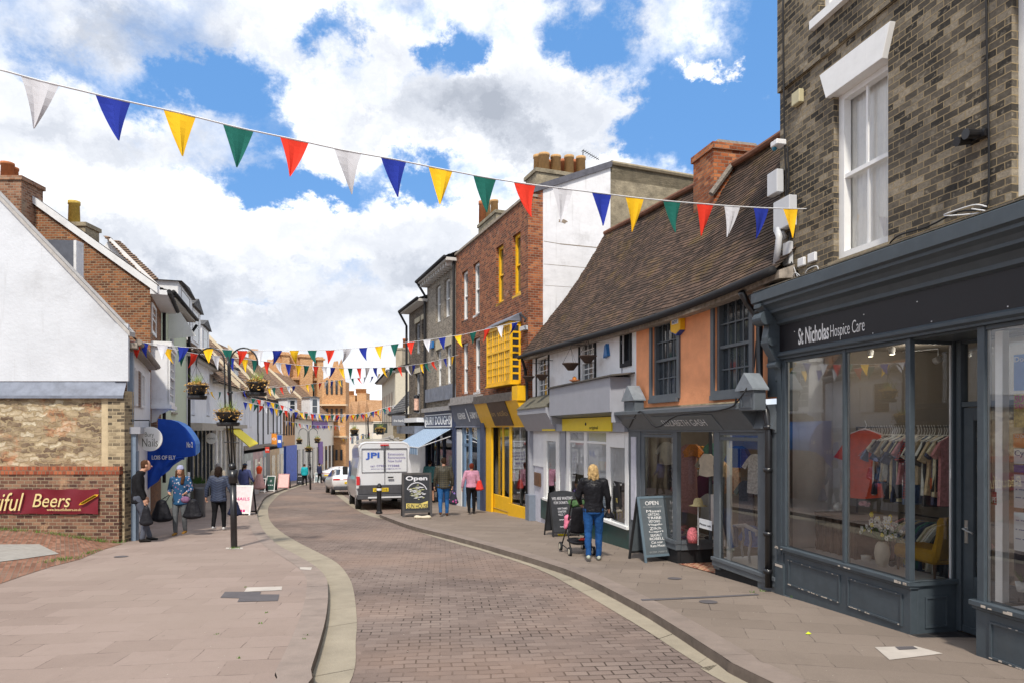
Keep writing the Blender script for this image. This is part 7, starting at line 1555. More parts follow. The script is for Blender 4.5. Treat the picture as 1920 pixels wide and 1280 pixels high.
bunting([(455, 752), (530, 768), (600, 777), (680, 776), (765, 752)], 36, 48, [460+9.6*k for k in range(31)], 1, 'fifth bunting, a dense line of small pennants low across the far street', w=.28, h=.40, r=.012)
bunting([(470, 745), (520, 756), (560, 770), (640, 780), (735, 765)], 44, 54, [476+8.8*k for k in range(29)], 3, 'sixth bunting, a second dense line of pennants crossing close behind the fifth', w=.30, h=.42, r=.012)
bunting([(532, 788), (580, 796), (645, 798)], 62, 75, [536+6.6*k for k in range(16)], 0, 'far bunting hanging before the white and purple shop', w=.36, h=.5, r=.015)
bunting([(344, 728), (380, 733), (440, 735), (520, 722)], 30, 44, [352+15*k for k in range(11)], 4, 'short bunting behind the hanging baskets of the near lamp post', w=.28, h=.4)
bunting([(640, 822), (680, 815), (735, 800)], 85, 70, [643+7*k for k in range(13)], 2, 'farthest bunting near the bottom of the orange gabled tower', w=.4, h=.5, r=.015)
# ================================================ blob bodies
def _ico():
    bm = bmesh.new(); bmesh.ops.create_icosphere(bm, subdivisions=2, radius=1); v = [x.co.copy() for x in bm.verts]; bm.free(); return v
ICO = _ico()
def blobmesh(name, hulls, mat, parent, voxel=.012, sm=3, wr=0., wf=14):
    me = bpy.data.meshes.new(name); big = bmesh.new()
    for hl in hulls:
        for (c1, r1), (c2, r2) in zip(hl, hl[1:] if len(hl) > 1 else hl):
            bm = bmesh.new()
            for c, r in ((c1, r1), (c2, r2)):
                r = (r, r, r) if isinstance(r, (int, float)) else r
                for v in ICO: bm.verts.new((c[0]+v.x*r[0], c[1]+v.y*r[1], c[2]+v.z*r[2]))
            rs = bmesh.ops.convex_hull(bm, input=bm.verts[:]); dl = [g_ for g_ in rs['geom_interior']+rs['geom_unused'] if isinstance(g_, bmesh.types.BMVert)]; bmesh.ops.delete(bm, geom=list(set(dl)), context='VERTS')
            t = bpy.data.meshes.new('t'); bm.to_mesh(t); bm.free(); big.from_mesh(t); bpy.data.meshes.remove(t)
    big.to_mesh(me); big.free(); o = bpy.data.objects.new(name, me)
    md = o.modifiers.new('r', 'REMESH'); md.mode = 'VOXEL'; md.voxel_size = voxel; md.use_smooth_shade = True
    if sm: s_ = o.modifiers.new('s', 'SMOOTH'); s_.iterations = sm; s_.factor = .5
    m2 = bake(o); m2.name = name
    if wr:
        nv = len(m2.vertices); cs = [0.]*nv*3; m2.vertices.foreach_get('co', cs); ns = [0.]*nv*3; m2.vertices.foreach_get('normal', ns)
        for i in range(0, nv*3, 3):
            x, y, z = cs[i:i+3]; k = wr*(noise.noise((x*wf, y*wf, z*wf*.55))+.5*noise.noise((x*wf*2.3, y*wf*2.3, z*wf*2.3))); cs[i] += ns[i]*k; cs[i+1] += ns[i+1]*k; cs[i+2] += ns[i+2]*k
        m2.vertices.foreach_set('co', cs); m2.update()
    m2.polygons.foreach_set('use_smooth', [True]*len(m2.polygons)); m2.materials.clear(); m2.materials.append(mat)
    o = bpy.data.objects.new(name, m2); COL.objects.link(o); o.parent = parent; return o
SKIN = pmat('skin', (.55,.30,.20), rough=.55, var=.06, coords='OB'); SKIN2 = pmat('brown skin', (.30,.16,.10), rough=.55, var=.06, coords='OB')
def cm(name, col, **k): return pmat(name, col, spec=.15, rough=k.pop('rough', .85), var=k.pop('var', .18), vscale=k.pop('vscale', 14), bump=k.pop('bump', .25), bscale=k.pop('bscale', 40), coords='OB', **k)
EYE_ = pmat('eye', (.03,.02,.015), rough=.3); LIP = pmat('lips', (.45,.12,.10), rough=.5)
def person(label, px, py, h, face, J=None, top=None, topc=None, legc=None, shoec=None, hairc=None, hair='short', skin=SKIN, stride=.12, fat=1., hem=.86, vox=.0115, wr=.006, Y=None, bare_legs=False, group=None, coat_open=False, neck=True):
    root = empty('person', label, 'person'); p = gp(px, py) if Y is None else Vector((pc(px, Y).x, Y, g(0, Y)))
    root.location = p; root.rotation_euler = (0, 0, R(face)); s = h/1.75; root.scale = (s, s, s)
    V = lambda *a: Vector(a)
    j = dict(hipL=V(-.09, 0, .92), hipR=V(.09, 0, .92), kneeL=V(-.10, -stride*.6-.03, .50), kneeR=V(.10, stride*.25-.02, .50), ankL=V(-.10, -stride, .08), ankR=V(.10, stride, .10+stride*.25),
             shL=V(-.19, 0, 1.43), shR=V(.19, 0, 1.43), elL=V(-.25, .03, 1.15), elR=V(.25, .03, 1.15), wrL=V(-.26, -.06, .91), wrR=V(.26, -.06, .91), neck=V(0, .0, 1.48), head=V(0, -.015, 1.635), chest=V(0, 0, 1.30), waist=V(0, 0, 1.06))
    if J: j.update({k: Vector(v) for k, v in J.items()})
    H = j['head']; f = fat
    body = [[(H+V(0, .01, .02), (.077, .094, .098)), (H+V(0, -.022, -.055), (.055, .062, .055))], [(H+V(0, -.098, -.015), .011), (H+V(0, -.108, -.03), .013)], [(H+V(.078, .0, -.01), (.010, .02, .03))], [(H+V(-.078, .0, -.01), (.010, .02, .03))],
            [(H+V(0, .02, -.06), .052), (j['neck'], .056)], [(j['neck'], .05), (j['chest'], (.14, .085, .10)), (j['waist'], (.12, .08, .08)), ((j['hipL']+j['hipR'])/2, (.13, .085, .07))]]
    for S, sg in (('L', -1), ('R', 1)):
        w, e = j['wr'+S], j['el'+S]; d = (w-e).normalized()
        body += [[(j['sh'+S], .045), (e, .037), (w, .026)]]; pm = w+d*.055; sd = V(sg, 0, 0) if abs(d.x) < .7 else V(0, 0, 1); fw = d.cross(sd).normalized(); fw = fw if fw.y < 0 else -fw
        body += [[(w, .026), (pm, (.024, .036, .036) if abs(d.z) > .6 else .033)]]
        lat = V(0, 1, 0)-d*d.y; lat = lat.normalized() if lat.length > .2 else V(0, 0, 1)
        for k in range(4):
            b = pm+d*.028+lat*(.030-.020*k); ln = (.034, .040, .037, .028)[k]; inn = V(-sg, 0, 0)-d*(-sg*d.x)
            body.append([(b, .0095), (b+d*ln, .009), (b+d*(ln*1.5)+inn*.022, .008), (b+d*(ln*1.4)+inn*.042, .0075)])
        tb = w+d*.02-lat*.028; body.append([(tb, .012), (tb-lat*.018+d*.028, .010), (tb-lat*.014+d*.05+V(-sg*.012, 0, 0), .009)])
        body += [[(j['hip'+S], .07), (j['knee'+S], .05), (j['ank'+S], .035)]]
    blobmesh('body', body, skin, root, .008 if vox < .013 else .011 if vox < .018 else vox, 1)
    if hair != 'none' and vox < .013:
        for sx_ in (-.03, .03): MB().ball((H.x+sx_, H.y-.082, H.z+.0), .010, .008, .006, 8, 5).build('eye', EYE_, root, smooth=True)
        MB().ball((H.x, H.y-.086, H.z-.058), .022, .008, .006, 8, 5).build('mouth', LIP, root, smooth=True)
    # trousers
    hp = (j['hipL']+j['hipR'])/2
    if legc:
        tr = [[(hp+V(0, 0, .03), (.155*f, .11*f, .06)), (hp+V(0, .01, -.04), (.16*f, .118*f, .06))]]
        for S in 'LR': tr.append([(j['hip'+S], .095*f), (j['knee'+S], .068), (j['ank'+S]+V(0, 0, .02 if not bare_legs else .3), .052)])
        if bare_legs: tr = tr[:1]+[[(j['hip'+S], .1*f), (j['knee'+S]+V(0, 0, .06), .085)] for S in 'LR']
        blobmesh('trousers', tr, legc, root, vox, 2, wr)
    for S in 'LR':
        a = j['ank'+S]; blobmesh('shoe', [[(a+V(0, .03, -.03), (.038, .045, .045)), (a+V(0, -.09, -.05), (.042, .06, .028)), (a+V(0, -.14, -.055), (.036, .03, .022))]], shoec, root, max(.011, vox*.8), 2)
    # top
    W_ = [[(j['chest']+V(0, .0, .04), (.185*f, .115*f, .12)), (j['waist'], (.155*f, .11*f, .08)), (V(hp.x, hp.y, hem), (.18*f, .13*f, .05))], [(j['shL'], .072), (j['neck']+V(0, 0, -.03), .062), (j['shR'], .072)]]
    for S in 'LR': W_.append([(j['sh'+S], .075), (j['el'+S], .058), (j['wr'+S]-(j['wr'+S]-j['el'+S]).normalized()*.02, .046)])
    if neck: W_.append([(j['neck']+V(0, .01, .0), (.062, .06, .03))])
    blobmesh(top, W_, topc, root, vox, 3, wr)
    # hair
    if hair == 'short': hh = [[(H+V(0, .018, .035), (.084, .092, .085)), (H+V(0, .05, -.02), (.072, .055, .06))]]
    elif hair == 'bob': hh = [[(H+V(0, .022, .03), (.093, .10, .092)), (H+V(0, .05, -.06), (.108, .07, .06))], [(H+V(-.06, .06, -.08), (.05, .04, .05)), (H+V(-.075, .05, -.15), (.025, .03, .03))], [(H+V(.05, .07, -.08), (.05, .04, .05)), (H+V(.065, .06, -.14), (.028, .03, .03))], [(H+V(0, .08, -.08), (.05, .03, .05)), (H+V(-.01, .08, -.15), (.035, .02, .03))]]
    elif hair == 'long': hh = [[(H+V(0, .02, .03), (.09, .097, .09)), (H+V(0, .06, -.08), (.085, .05, .07))], [(H+V(.085, -.02, -.02), .035), (H+V(.10, -.06, -.16), .045), (H+V(.09, -.10, -.30), .04)], [(H+V(-.085, 0, -.02), .03), (H+V(-.09, -.02, -.14), .03)]]
    elif hair == 'pony': hh = [[(H+V(0, .02, .03), (.085, .095, .09)), (H+V(0, .05, -.03), (.07, .05, .05))], [(H+V(0, .10, -.0), .03), (H+V(.03, .13, -.12), .035), (H+V(.03, .11, -.2), .02)]]
    else: hh = []
    if hh:
        o = blobmesh('hair', hh, hairc, root, max(.010, vox*.8), 1, .010, 30)
    return root, j
def world_of(root, v): return root.matrix_basis @ Vector(v)
JET = cm('black wool', (.012, .012, .014)); DGR = cm('charcoal cloth', (.055,.056,.062)); HAIRB = cm('dark brown hair', (.03,.017,.010), vscale=60, var=.4, bscale=90); HAIRM = cm('brown hair', (.075,.035,.018), vscale=60, var=.4, bscale=90); LEATH = cm('black leather', (.012,.012,.015), rough=.35, bump=.5, bscale=22)
def pattern(name, base, dots, scale, thr=.32, w=None):
    m = bpy.data.materials.new(name); m.use_nodes = True; T = NT(m.node_tree); b = T.n['Principled BSDF']; ob = T.node('ShaderNodeTexCoord').outputs['Object']
    v = T.node('ShaderNodeTexVoronoi'); T.put(v.inputs['Vector'], ob); v.inputs['Scale'].default_value = scale
    c = T.mix(T.math('LESS_THAN', v.outputs['Distance'], thr), base, T.mix(T.sep(v.outputs['Color'])[0], dots[0], dots[1])); T.put(b.inputs['Base Color'], c); b.inputs['Roughness'].default_value = .8; MATS[name] = m; return m
FLORAL = pattern('blue floral cloth', (.01,.07,.17), [(.45,.50,.55), (.35,.12,.22)], 15, .30)
def bands(name, a, b, period, axis=2, thick=.3, b2=None, both=False):
    m = bpy.data.materials.new(name); m.use_nodes = True; T = NT(m.node_tree); B_ = T.n['Principled BSDF']; x = T.sep(T.node('ShaderNodeTexCoord').outputs['Object'])
    f = T.math('LESS_THAN', T.math('FRACT', T.math('DIVIDE', T.math('ADD', x[axis], T.math('MULTIPLY', T.math('ABSOLUTE', x[0]), .35 if not both else 0.)), period)), thick); c = T.mix(f, a, b)
    if both: f2 = T.math('LESS_THAN', T.math('FRACT', T.math('DIVIDE', x[0], period)), thick); c = T.mix(f2, c, b2 or b)
    T.put(B_.inputs['Base Color'], c); B_.inputs['Roughness'].default_value = .6; bn = T.node('ShaderNodeBump'); bn.inputs['Strength'].default_value = .6; bn.inputs['Distance'].default_value = .015; T.put(bn.inputs['Height'], T.math('SUBTRACT', 1., f)); T.l.new(bn.outputs[0], B_.inputs['Normal']); MATS[name] = m; return m
PUFF = bands('navy quilted nylon', (.018,.026,.055), (.09,.12,.20), .045, thick=.22); PLAID = bands('dark plaid wool', (.035,.032,.022), (.14,.11,.05), .06, thick=.18, both=True, b2=(.012,.012,.01)); JEAN = cm('blue denim', (.025,.11,.30), vscale=5, var=.35); JEAN2 = cm('dark denim', (.015,.07,.22), vscale=5, var=.3); BLKT = cm('black leggings', (.010,.010,.012)); SHW = cm('white trainers', (.6,.6,.6)); SHB = cm('black shoes', (.015,.013,.012), rough=.4)
def bag(label, c, r, mat, grip, name='bag', cat='bag', strap=True, flat=.5):
    o = empty(name, label, cat); o.location = c; blobmesh('pouch', [[((0, 0, r[2]*.55), (r[0]*.45, r[1]*.6, r[2]*.25)), ((0, 0, -r[2]*.45), (r[0]*.85, r[1]*.9, r[2]*.4)), ((0, 0, -r[2]*.62), (r[0], r[1], r[2]*.3))]], mat, o, .012, 3, .008)
    if strap: gl = Vector(grip)-Vector(c); MB().tube([(-r[0]*.35, 0, r[2]*.6), gl*.9+Vector((-.02, 0, 0)), gl, gl*.9+Vector((.02, 0, 0)), (r[0]*.35, 0, r[2]*.6)], .010, 6).build('handle', mat, o, smooth=True)
    return o
NYL = cm('black nylon', (.016,.016,.020), rough=.5)
def hand(r, S, j): return world_of(r, j['wr'+S]+(j['wr'+S]-j['el'+S]).normalized()*.10)
# 1 man by the corner
r, j = person('man in a black jacket leaning at the corner with head bowed', 264, 1015, 1.76, 118, dict(head=(.0, -.10, 1.60), neck=(0, -.03, 1.47), chest=(0, .05, 1.28), waist=(0, .05, 1.04), hipL=(-.09, .05, .92), hipR=(.09, .05, .92), kneeL=(-.10, -.10, .50), kneeR=(.10, -.05, .50), ankL=(-.11, -.03, .08), ankR=(.10, -.16, .08), shL=(-.19, .03, 1.41), shR=(.19, .03, 1.41), elR=(.24, .02, 1.14), wrR=(.25, -.08, .92)), 'jacket', JET, DGR, SHB, HAIRM, 'short', fat=1.08, hem=.84)
hd = hand(r, 'L', j); bag('black bag held low by the man at the corner', hd+Vector((.02, -.02, -.24)), (.15, .09, .24), NYL, hd)
# 2 girl with beanie
r, j = person('smiling girl in a blue floral coat and lilac beanie carrying two black bags', 338, 1002, 1.58, 4, dict(elL=(-.27, .02, 1.17), wrL=(-.20, -.16, 1.10), elR=(.27, .02, 1.17), wrR=(.22, -.14, 1.10)), 'coat', FLORAL, cm('grey jeans', (.12,.13,.14)), cm('tan boots', (.42,.22,.05)), HAIRM, 'long', fat=1.12, hem=.80, stride=.05)
H = j['head']; blobmesh('beanie', [[(H+Vector((0, .015, .055)), (.094, .10, .05)), (H+Vector((0, .02, .11)), (.075, .08, .045))]], cm('lilac wool', (.36,.38,.55), bump=.6), r, .01, 2)
h1, h2_ = hand(r, 'L', j), hand(r, 'R', j)
bag('big black holdall in the left of the beanie girl\'s two hands', h1+Vector((-.17, -.02, -.36)), (.27, .14, .30), NYL, h1); bag('big black holdall with lilac scarf in the right of the girl\'s two hands', h2_+Vector((.20, -.02, -.32)), (.24, .14, .27), NYL, h2_)
tag(MB().ball(tuple(h2_+Vector((.05, -.06, -.12))), .10, .08, .08).build('scarf', cm('mauve cloth', (.22,.11,.20), var=.5), None, smooth=True), 'mauve scarf bundled on top of the right-hand black holdall', 'scarf')
# 3 navy puffer
r, j = person('woman in a navy quilted jacket and black leggings walking away by the lamp post', 410, 994, 1.58, 184, dict(elR=(.31, .03, 1.15), wrR=(.33, .0, .92), elL=(-.31, .03, 1.15), wrL=(-.34, -.08, .93)), 'quilted_jacket', PUFF, BLKT, SHW, cm('dark bob hair', (.022,.013,.010), var=.4), 'bob', fat=1.24, hem=.82, stride=.12, wr=.003)
hd = hand(r, 'L', j); bag('navy and black shopping bag held by the woman in the quilted jacket', hd+Vector((.03, 0, -.22)), (.19, .1, .22), cm('navy nylon', (.015,.02,.05)), hd)
person('grey-haired woman in cream and red seen beyond the quilted jacket', 409, 958, 1.66, 180, None, 'coat', cm('cream cloth', (.55,.47,.33)), BLKT, SHB, cm('grey hair', (.30,.28,.27), vscale=60, var=.3), 'bob', fat=1.15, vox=.02)
r, j = person('woman in a navy cap and slate blue top walking away past the shop boards', 459, 948, 1.66, 165, dict(elL=(-.30, .0, 1.17), wrL=(-.33, -.12, 1.0)), 'top', cm('slate blue cloth', (.085,.10,.24)), BLKT, SHB, HAIRB, 'pony', SKIN2, fat=1.18, vox=.014)
H = j['head']; blobmesh('cap', [[(H+Vector((0, .015, .06)), (.09, .10, .05))], [(H+Vector((0, -.08, .045)), (.06, .05, .012)), (H+Vector((0, -.14, .035)), (.05, .03, .008))]], cm('navy cap cloth', (.012,.025,.06)), r, .01, 1)
person('distant woman in a turquoise coat walking on the left pavement', 571, 910, 1.62, 175, None, 'coat', cm('turquoise cloth', (.02,.36,.42)), BLKT, SHB, HAIRM, 'short', fat=1.3, vox=.03)
person('distant dark-dressed person near the far white car', 599, 905, 1.68, 150, None, 'jacket', cm('dark blue cloth', (.03,.035,.08)), BLKT, SHB, HAIRB, 'short', fat=1.2, vox=.03)
person('man in a teal hooded top and dark shorts behind the open chalkboard', 806, 942, 1.80, 172, None, 'hoodie', cm('teal cloth', (.10,.26,.26)), cm('navy shorts', (.02,.022,.04)), SHB, HAIRB, 'short', fat=1.15, vox=.016, bare_legs=True, stride=.16)
r, j = person('man in a dark plaid jacket and blue jeans walking away', 832, 967, 1.84, 188, dict(wrR=(.27, -.05, .90)), 'plaid_jacket', PLAID, JEAN, cm('brown shoes', (.10,.045,.02)), cm('dark short hair', (.035,.02,.012), var=.4), 'short', fat=1.18, hem=.86, stride=.13)
hd = hand(r, 'L', j); bag('black carrier bag with purple print held by the man in plaid', hd+Vector((.03, 0, -.27)), (.17, .07, .26), pattern('printed carrier', (.012,.015,.03), [(.10,.18,.5), (.45,.05,.2)], 9, .3), hd)
r, j = person('red-haired woman in a pink jumper and black leggings walking away', 884, 963, 1.66, 192, dict(elR=(.29, .06, 1.16), wrR=(.32, .02, .93)), 'jumper', cm('pink wool', (.55,.27,.37)), BLKT, SHB, cm('auburn hair', (.14,.025,.012), vscale=60, var=.4), 'short', fat=1.12, hem=.94, stride=.13)
c = world_of(r, (-.27, .05, 1.0)); bag('bright red and black shoulder bag on the red-haired woman', c, (.16, .10, .20), pattern('red bag cloth', (.62,.03,.02), [(.02,.02,.02), (.6,.03,.02)], 5, .35), c+Vector((-.10, 0, .45)))
r, j = person('blonde woman in a black leather jacket and blue jeans pushing a pushchair', 1113, 1051, 1.64, 178, dict(elR=(.27, -.04, 1.16), wrR=(.22, -.24, 1.02), elL=(-.26, .0, 1.15), wrL=(-.28, -.10, .95), head=(.01, -.02, 1.63)), 'leather_jacket', LEATH, JEAN2, cm('pale green trainers', (.42,.45,.38)), cm('blonde hair', (.44,.30,.14), vscale=45, var=.75, bscale=110), 'bob', fat=1.10, hem=.90, stride=.10, vox=.010, wr=.009)
hd = hand(r, 'L', j); bag('small black handbag at the right hip of the blonde woman', hd+Vector((.0, 0, -.02)), (.10, .05, .09), LEATH, hd+Vector((-.04, 0, .35)))
# pushchair
hb = gp(1085, 1038); pch = empty('pushchair', 'black folding pushchair with green lining and pink blanket beside the blonde woman', 'pushchair'); pch.location = hb; pch.rotation_euler = (0, 0, R(12))
m = MB()
for x in (-.20, .20): m.tube([(x, .42, .10), (x, .05, .52), (x, -.22, 1.0), (x, -.30, 1.04)], .014, 8).tube([(x, -.18, .09), (x, .12, .55), (x, .30, .72)], .014, 8).tube([(x, -.18, .09), (x, .42, .12)], .01, 6)
m.tube([(-.20, -.30, 1.04), (.20, -.30, 1.04)], .018).build('frame', BLACK, pch, smooth=True)
for x in (-.22, .22):
    for y in (-.18, .42):
        w = MB(); pr = [(.055, -.02), (.075, -.022), (.075, .022), (.055, .02)]
        vs = []; w.tube([(x-.02, y, .085), (x+.02, y, .085)], .082, 18); ww = w.build('wheel', BLACKM, pch); MB().tube([(x-.023, y, .085), (x+.023, y, .085)], .05, 14).build('hub', pmat('cream hub', (.55,.5,.4)), ww)
blobmesh('seat', [[((0, .02, .42), (.19, .08, .05)), ((0, .22, .46), (.18, .06, .05))], [((0, -.02, .45), (.18, .05, .05)), ((0, -.16, .85), (.18, .05, .06))]], NYL, pch, .015, 2, .006); blobmesh('hood', [[((0, -.10, .90), (.20, .10, .09)), ((0, .08, .95), (.20, .08, .06))]], cm('olive green cloth', (.05,.10,.04), var=.5), pch, .015, 2, .01)
blobmesh('basket', [[((0, .0, .22), (.17, .14, .05)), ((0, .25, .22), (.16, .08, .05))]], NYL, pch, .015, 2); blobmesh('blanket', [[((-.20, .05, .66), (.06, .08, .06)), ((-.23, .05, .5), (.03, .06, .05))]], cm('pink blanket', (.70,.20,.30)), pch, .012, 2, .01); blobmesh('packet', [[((.05, -.05, .28), (.08, .05, .03))]], pattern('red packet', (.6,.05,.04), [(.6,.6,.6), (.1,.2,.1)], 12), pch, .012, 1)
blobmesh('hanging_bag', [[((.10, -.28, .82), (.07, .05, .05)), ((.10, -.28, .62), (.12, .07, .08))]], cm('grey bag cloth', (.05,.055,.065)), pch, .012, 2, .006)
tag(blobmesh('yellow_weight', [[((-.08, 0, .03), .025), ((.08, 0, .03), .025)]], YELS, None, .012, 1), 'small yellow plastic weight on the pavement before the rounded chalkboard', 'weight'); COL.objects['yellow_weight'].location = gp(1054, 1004)
# dress form
t = empty('dress_form', 'shop mannequin in a red top and pale pink skirt on the far left pavement', 'mannequin'); t.location = Vector((pc(486, 36).x, 36, g(0, 36))); t.scale = (1.1, 1.1, 1.1)
blobmesh('torso', [[((0, 0, 1.25), (.15, .11, .14)), ((0, 0, 1.05), (.11, .09, .08))]], RED_C, t, .02, 2); blobmesh('skirt', [[((0, 0, .98), (.12, .1, .05)), ((0, 0, .35), (.32, .28, .1))]], cm('pale pink cloth', (.62,.36,.34)), t, .02, 2); MB().tube([(0, 0, 0), (0, 0, .5)], .02).ball((0, 0, 1.5), .06, .06, .08).build('stand', CREAM, t)
# ================================================ boards
CHALK = pmat('chalkboard', (.028,.030,.036), rough=.8, var=.35, vscale=4); CHT = pmat('chalk', (.62,.62,.66), rough=.9, var=.2, vscale=40); CHY = pmat('yellow chalk', (.62,.50,.14), rough=.9, var=.4, vscale=40)
def aboard(label, px, py, w, h, rz, frm, brd, lines=(), fw=.05, name='a_board', leg=.10, top_round=False, Y=None, spread=.26):
    t = empty(name, label, 'sign board'); t.location = gp(px, py) if Y is None else Vector((pc(px, Y).x, Y, g(0, Y))); t.rotation_euler = (0, 0, R(rz))
    for sgn, nm in ((-1, 'front'), (1, 'back')):
        sub = bpy.data.objects.new('board', None); mm = MB(); a = math.atan2(spread, h)*sgn
        mm.box(-w/2, -w/2+fw, -.015, .015, 0, h); mm.box(w/2-fw, w/2, -.015, .015, 0, h); mm.box(-w/2+fw, w/2-fw, -.015, .015, h-fw, h) if not top_round else None; mm.box(-w/2+fw, w/2-fw, -.015, .015, leg, leg+fw)
        bpy.data.objects.remove(sub); fo = mm.build(nm+'_frame', frm if sgn < 0 else BLACKM, t, bevel=.003); fo.location = (0, spread*sgn*1.0, 0); fo.rotation_euler = (a, 0, 0)
        MM = fo
        if top_round: b = MB().prism([(-w/2+fw, leg+fw), (w/2-fw, leg+fw)]+[((w/2-fw*.0)*math.cos(k*math.pi/14), h-.06+.10*math.sin(k*math.pi/14)) for k in range(15)], -.008, .008, 'y').build('panel', brd, fo)
        else: b = MB().box(-w/2+fw, w/2-fw, -.008, .008, leg+fw, h-fw).build('panel', brd, fo)
        if sgn < 0:
            for ln in lines:
                s, x0, z0, x1, z1, m = ln[:6]; o = text_fit(fo, s, -w/2+w*x0, h*z0, -w/2+w*x1, h*z1, m, -.011, ln[6] if len(ln) > 6 else .0)
            front = fo
    return t, front
t, fr_ = aboard('dark chalkboard reading Open with a drawn pint and yellow lettering by the bollard', 781, 967, .92, 1.38, 14, pmat('weathered black frame', (.06,.055,.055), rough=.7, var=.3), CHALK, [('Open', .13, .80, .86, .93, CHT, .03), ('SUN HOUSE', .16, .20, .86, .30, CHALK, .02)], fw=.07, leg=.14)
MB().add([(-.34, -.0095, .28), (.33, -.0095, .28), (.33, -.0095, .50), (.10, -.0095, .42), (-.34, -.0095, .44)], [(0, 1, 2, 3, 4)]).build('yellow_chalk_band', CHY, fr_); fr_.children[-1].location.y = 0
m, m2 = MB(), MB()
for k in range(60):
    a = rnd(0, 6.28); rr = rnd(.02, .24); x, z = rr*math.cos(a), .75+rr*math.sin(a)*1.1; l = rnd(.03, .09); (m if k % 2 else m2).add([(x-l, -.0105, z), (x+l*.3, -.0105, z-.012), (x+l, -.0105, z+.01), (x, -.0105, z+.02)], [(0, 1, 2, 3)])
for k in range(12): a0, a1 = .3+k*.21, .3+(k+.9)*.21; m.add([(.33*math.cos(a0), -.0105, .76+.33*math.sin(a0)), (.33*math.cos(a1), -.0105, .76+.33*math.sin(a1)), (.30*math.cos(a1), -.0105, .76+.30*math.sin(a1)), (.30*math.cos(a0), -.0105, .76+.30*math.sin(a0))], [(0, 1, 2, 3)])
m.build('chalk_drawing', CHT, fr_, recalc=False)['kind'] = 'stuff'; m2.build('yellow_chalk_drawing', pmat('olive chalk', (.42,.42,.22), rough=.9), fr_, recalc=False)['kind'] = 'stuff'
c = gp(793, 971); tag(blobmesh('sandbag', [[((-.16, 0, .06), (.09, .07, .06)), ((0, 0, .05), (.03, .05, .04)), ((.17, 0, .06), (.10, .07, .06))]], pmat('cream plastic', (.62,.55,.42)), None, .015, 2, .006), 'cream twin weight lying at the foot of the Open chalkboard', 'weight'); COL.objects['sandbag'].location = c+Vector((0, -.15, 0))
LT = [('OPEN', .25, .865, .72, .925, TEXTW), ('ELIZABETH GASH', .18, .825, .82, .85, pmat('dim lettering', (.3,.32,.33)))]
for k, s in enumerate(['Masai', 'ORTZAG', 'TRIBE', 'VETONO', 'Vilagallo', 'Zilch', 'Capri', 'SEASALT', 'ROBELL', 'Cat noir', 'Kate Moon']): LT.append((s, .30 if k % 2 else .26, .755-.052*k, .70 if k % 2 else .76, .793-.052*k, TEXTW))
LT.append(('01284 768812', .2, .15, .8, .175, pmat('dim lettering', (.3,.32,.33))))
aboard('slate-grey OPEN board listing names in white before the dress shop', 1220, 1049, .56, 1.12, 22, pmat('slate board frame', (.12,.17,.21), rough=.5, var=.1), pmat('slate board', (.095,.115,.13), rough=.6, var=.1), LT, fw=.04)
aboard('round-topped dark chalkboard, We Are Waiting, before the white-framed shop', 1053, 1003, .66, 1.02, 20, BLACKM, CHALK, [('WE ARE WAITING', .10, .83, .88, .90, CHT), ('FOR DONATIONS', .16, .74, .84, .80, CHT), ('MANY THANKS\nDONATIONS\nWELCOME', .28, .48, .64, .66, CHT), ('~~~~ ~~~\n~~~', .3, .22, .8, .4, CHT)], fw=.03, top_round=True)
aboard('white-framed pink NAILS swing board behind the lamp post', 458, 964, .62, .98, -3, WHITE, pmat('pink nail print', (.75,.66,.68), rough=.5, var=.15, vscale=6), [('NAILS', .12, .50, .88, .60, MAGT, .01), ('---', .3, .12, .7, .2, MAGT)], fw=.05, leg=.06)
for (px, Y, w, h, mt, fm, lb, txt) in ((492, 39, .48, .84, CHALK, WHITE, 'small white-framed black and white board on the left pavement', [('-- -', .2, .7, .8, .8, CHT), ('=', .2, .3, .8, .6, CHT)]), (509, 40, .52, .96, pmat('dark green board', (.01,.06,.045)), WHITE, 'white-framed dark green swing board beside the smaller board', [('o', .4, .62, .6, .75, CHT), ('---', .2, .4, .8, .45, CHT)]), (533, 45, .72, 1.0, pmat('pale pink board', (.72,.50,.48)), pmat('pink frame', (.6,.3,.3)), 'pale pink board standing on the left pavement', []), (563, 52, .42, .92, CHALK, BLACKM, 'plain dark chalkboard in front of the turquoise coat', [('--\n--', .2, .3, .8, .8, CHT)]), (596, 58, .5, .9, pmat('grey blue board', (.2,.26,.28)), WHITE, 'grey and white board beside the far white car', [('-', .2, .6, .8, .75, CHT)])):
    aboard(lb, px, 0, w, h, 0, fm, mt, txt, fw=.04, Y=Y, leg=.08)
# planters, bin
def planter(label, px, Y, r, h, mat, round_=False):
    t = empty('planter', label, 'planter'); t.location = Vector((pc(px, Y).x, Y, g(0, Y))); MB().lathe([(r*.8, 0), (r, h), (r*.9, h), (0, h-.03)], seg=4 if not round_ else 16).build('tub', mat, t); m = MB()
    for k in range(60): a = rnd(0, 6.28); q = rnd(0, r*.8); x, y = q*math.cos(a), q*math.sin(a); m.add([(x-.02, y, h), (x+.02, y, h), (x+rnd(-.12, .12), y, h+rnd(.1, .3))], [(0, 1, 2)])
    m.build('plants', GRN, t, recalc=False)
planter('white square planter with green plants on the left pavement', 478, 37, .30, .55, WHITE_OLD); planter('grey trough planter on a stand by the dark shopfront', 372, 24, .30, .95, pmat('grey planter', (.16,.17,.18)))
t = empty('litter_bin', 'plain dark grey cylindrical bin beyond the girl with bags', 'bin'); t.location = Vector((pc(374, 21).x, 21, g(0, 21))); MB().lathe([(.17, 0), (.17, .85), (.15, .9), (0, .9)]).build('drum', pmat('dark bin', (.09,.095,.10), rough=.4), t, smooth=False)
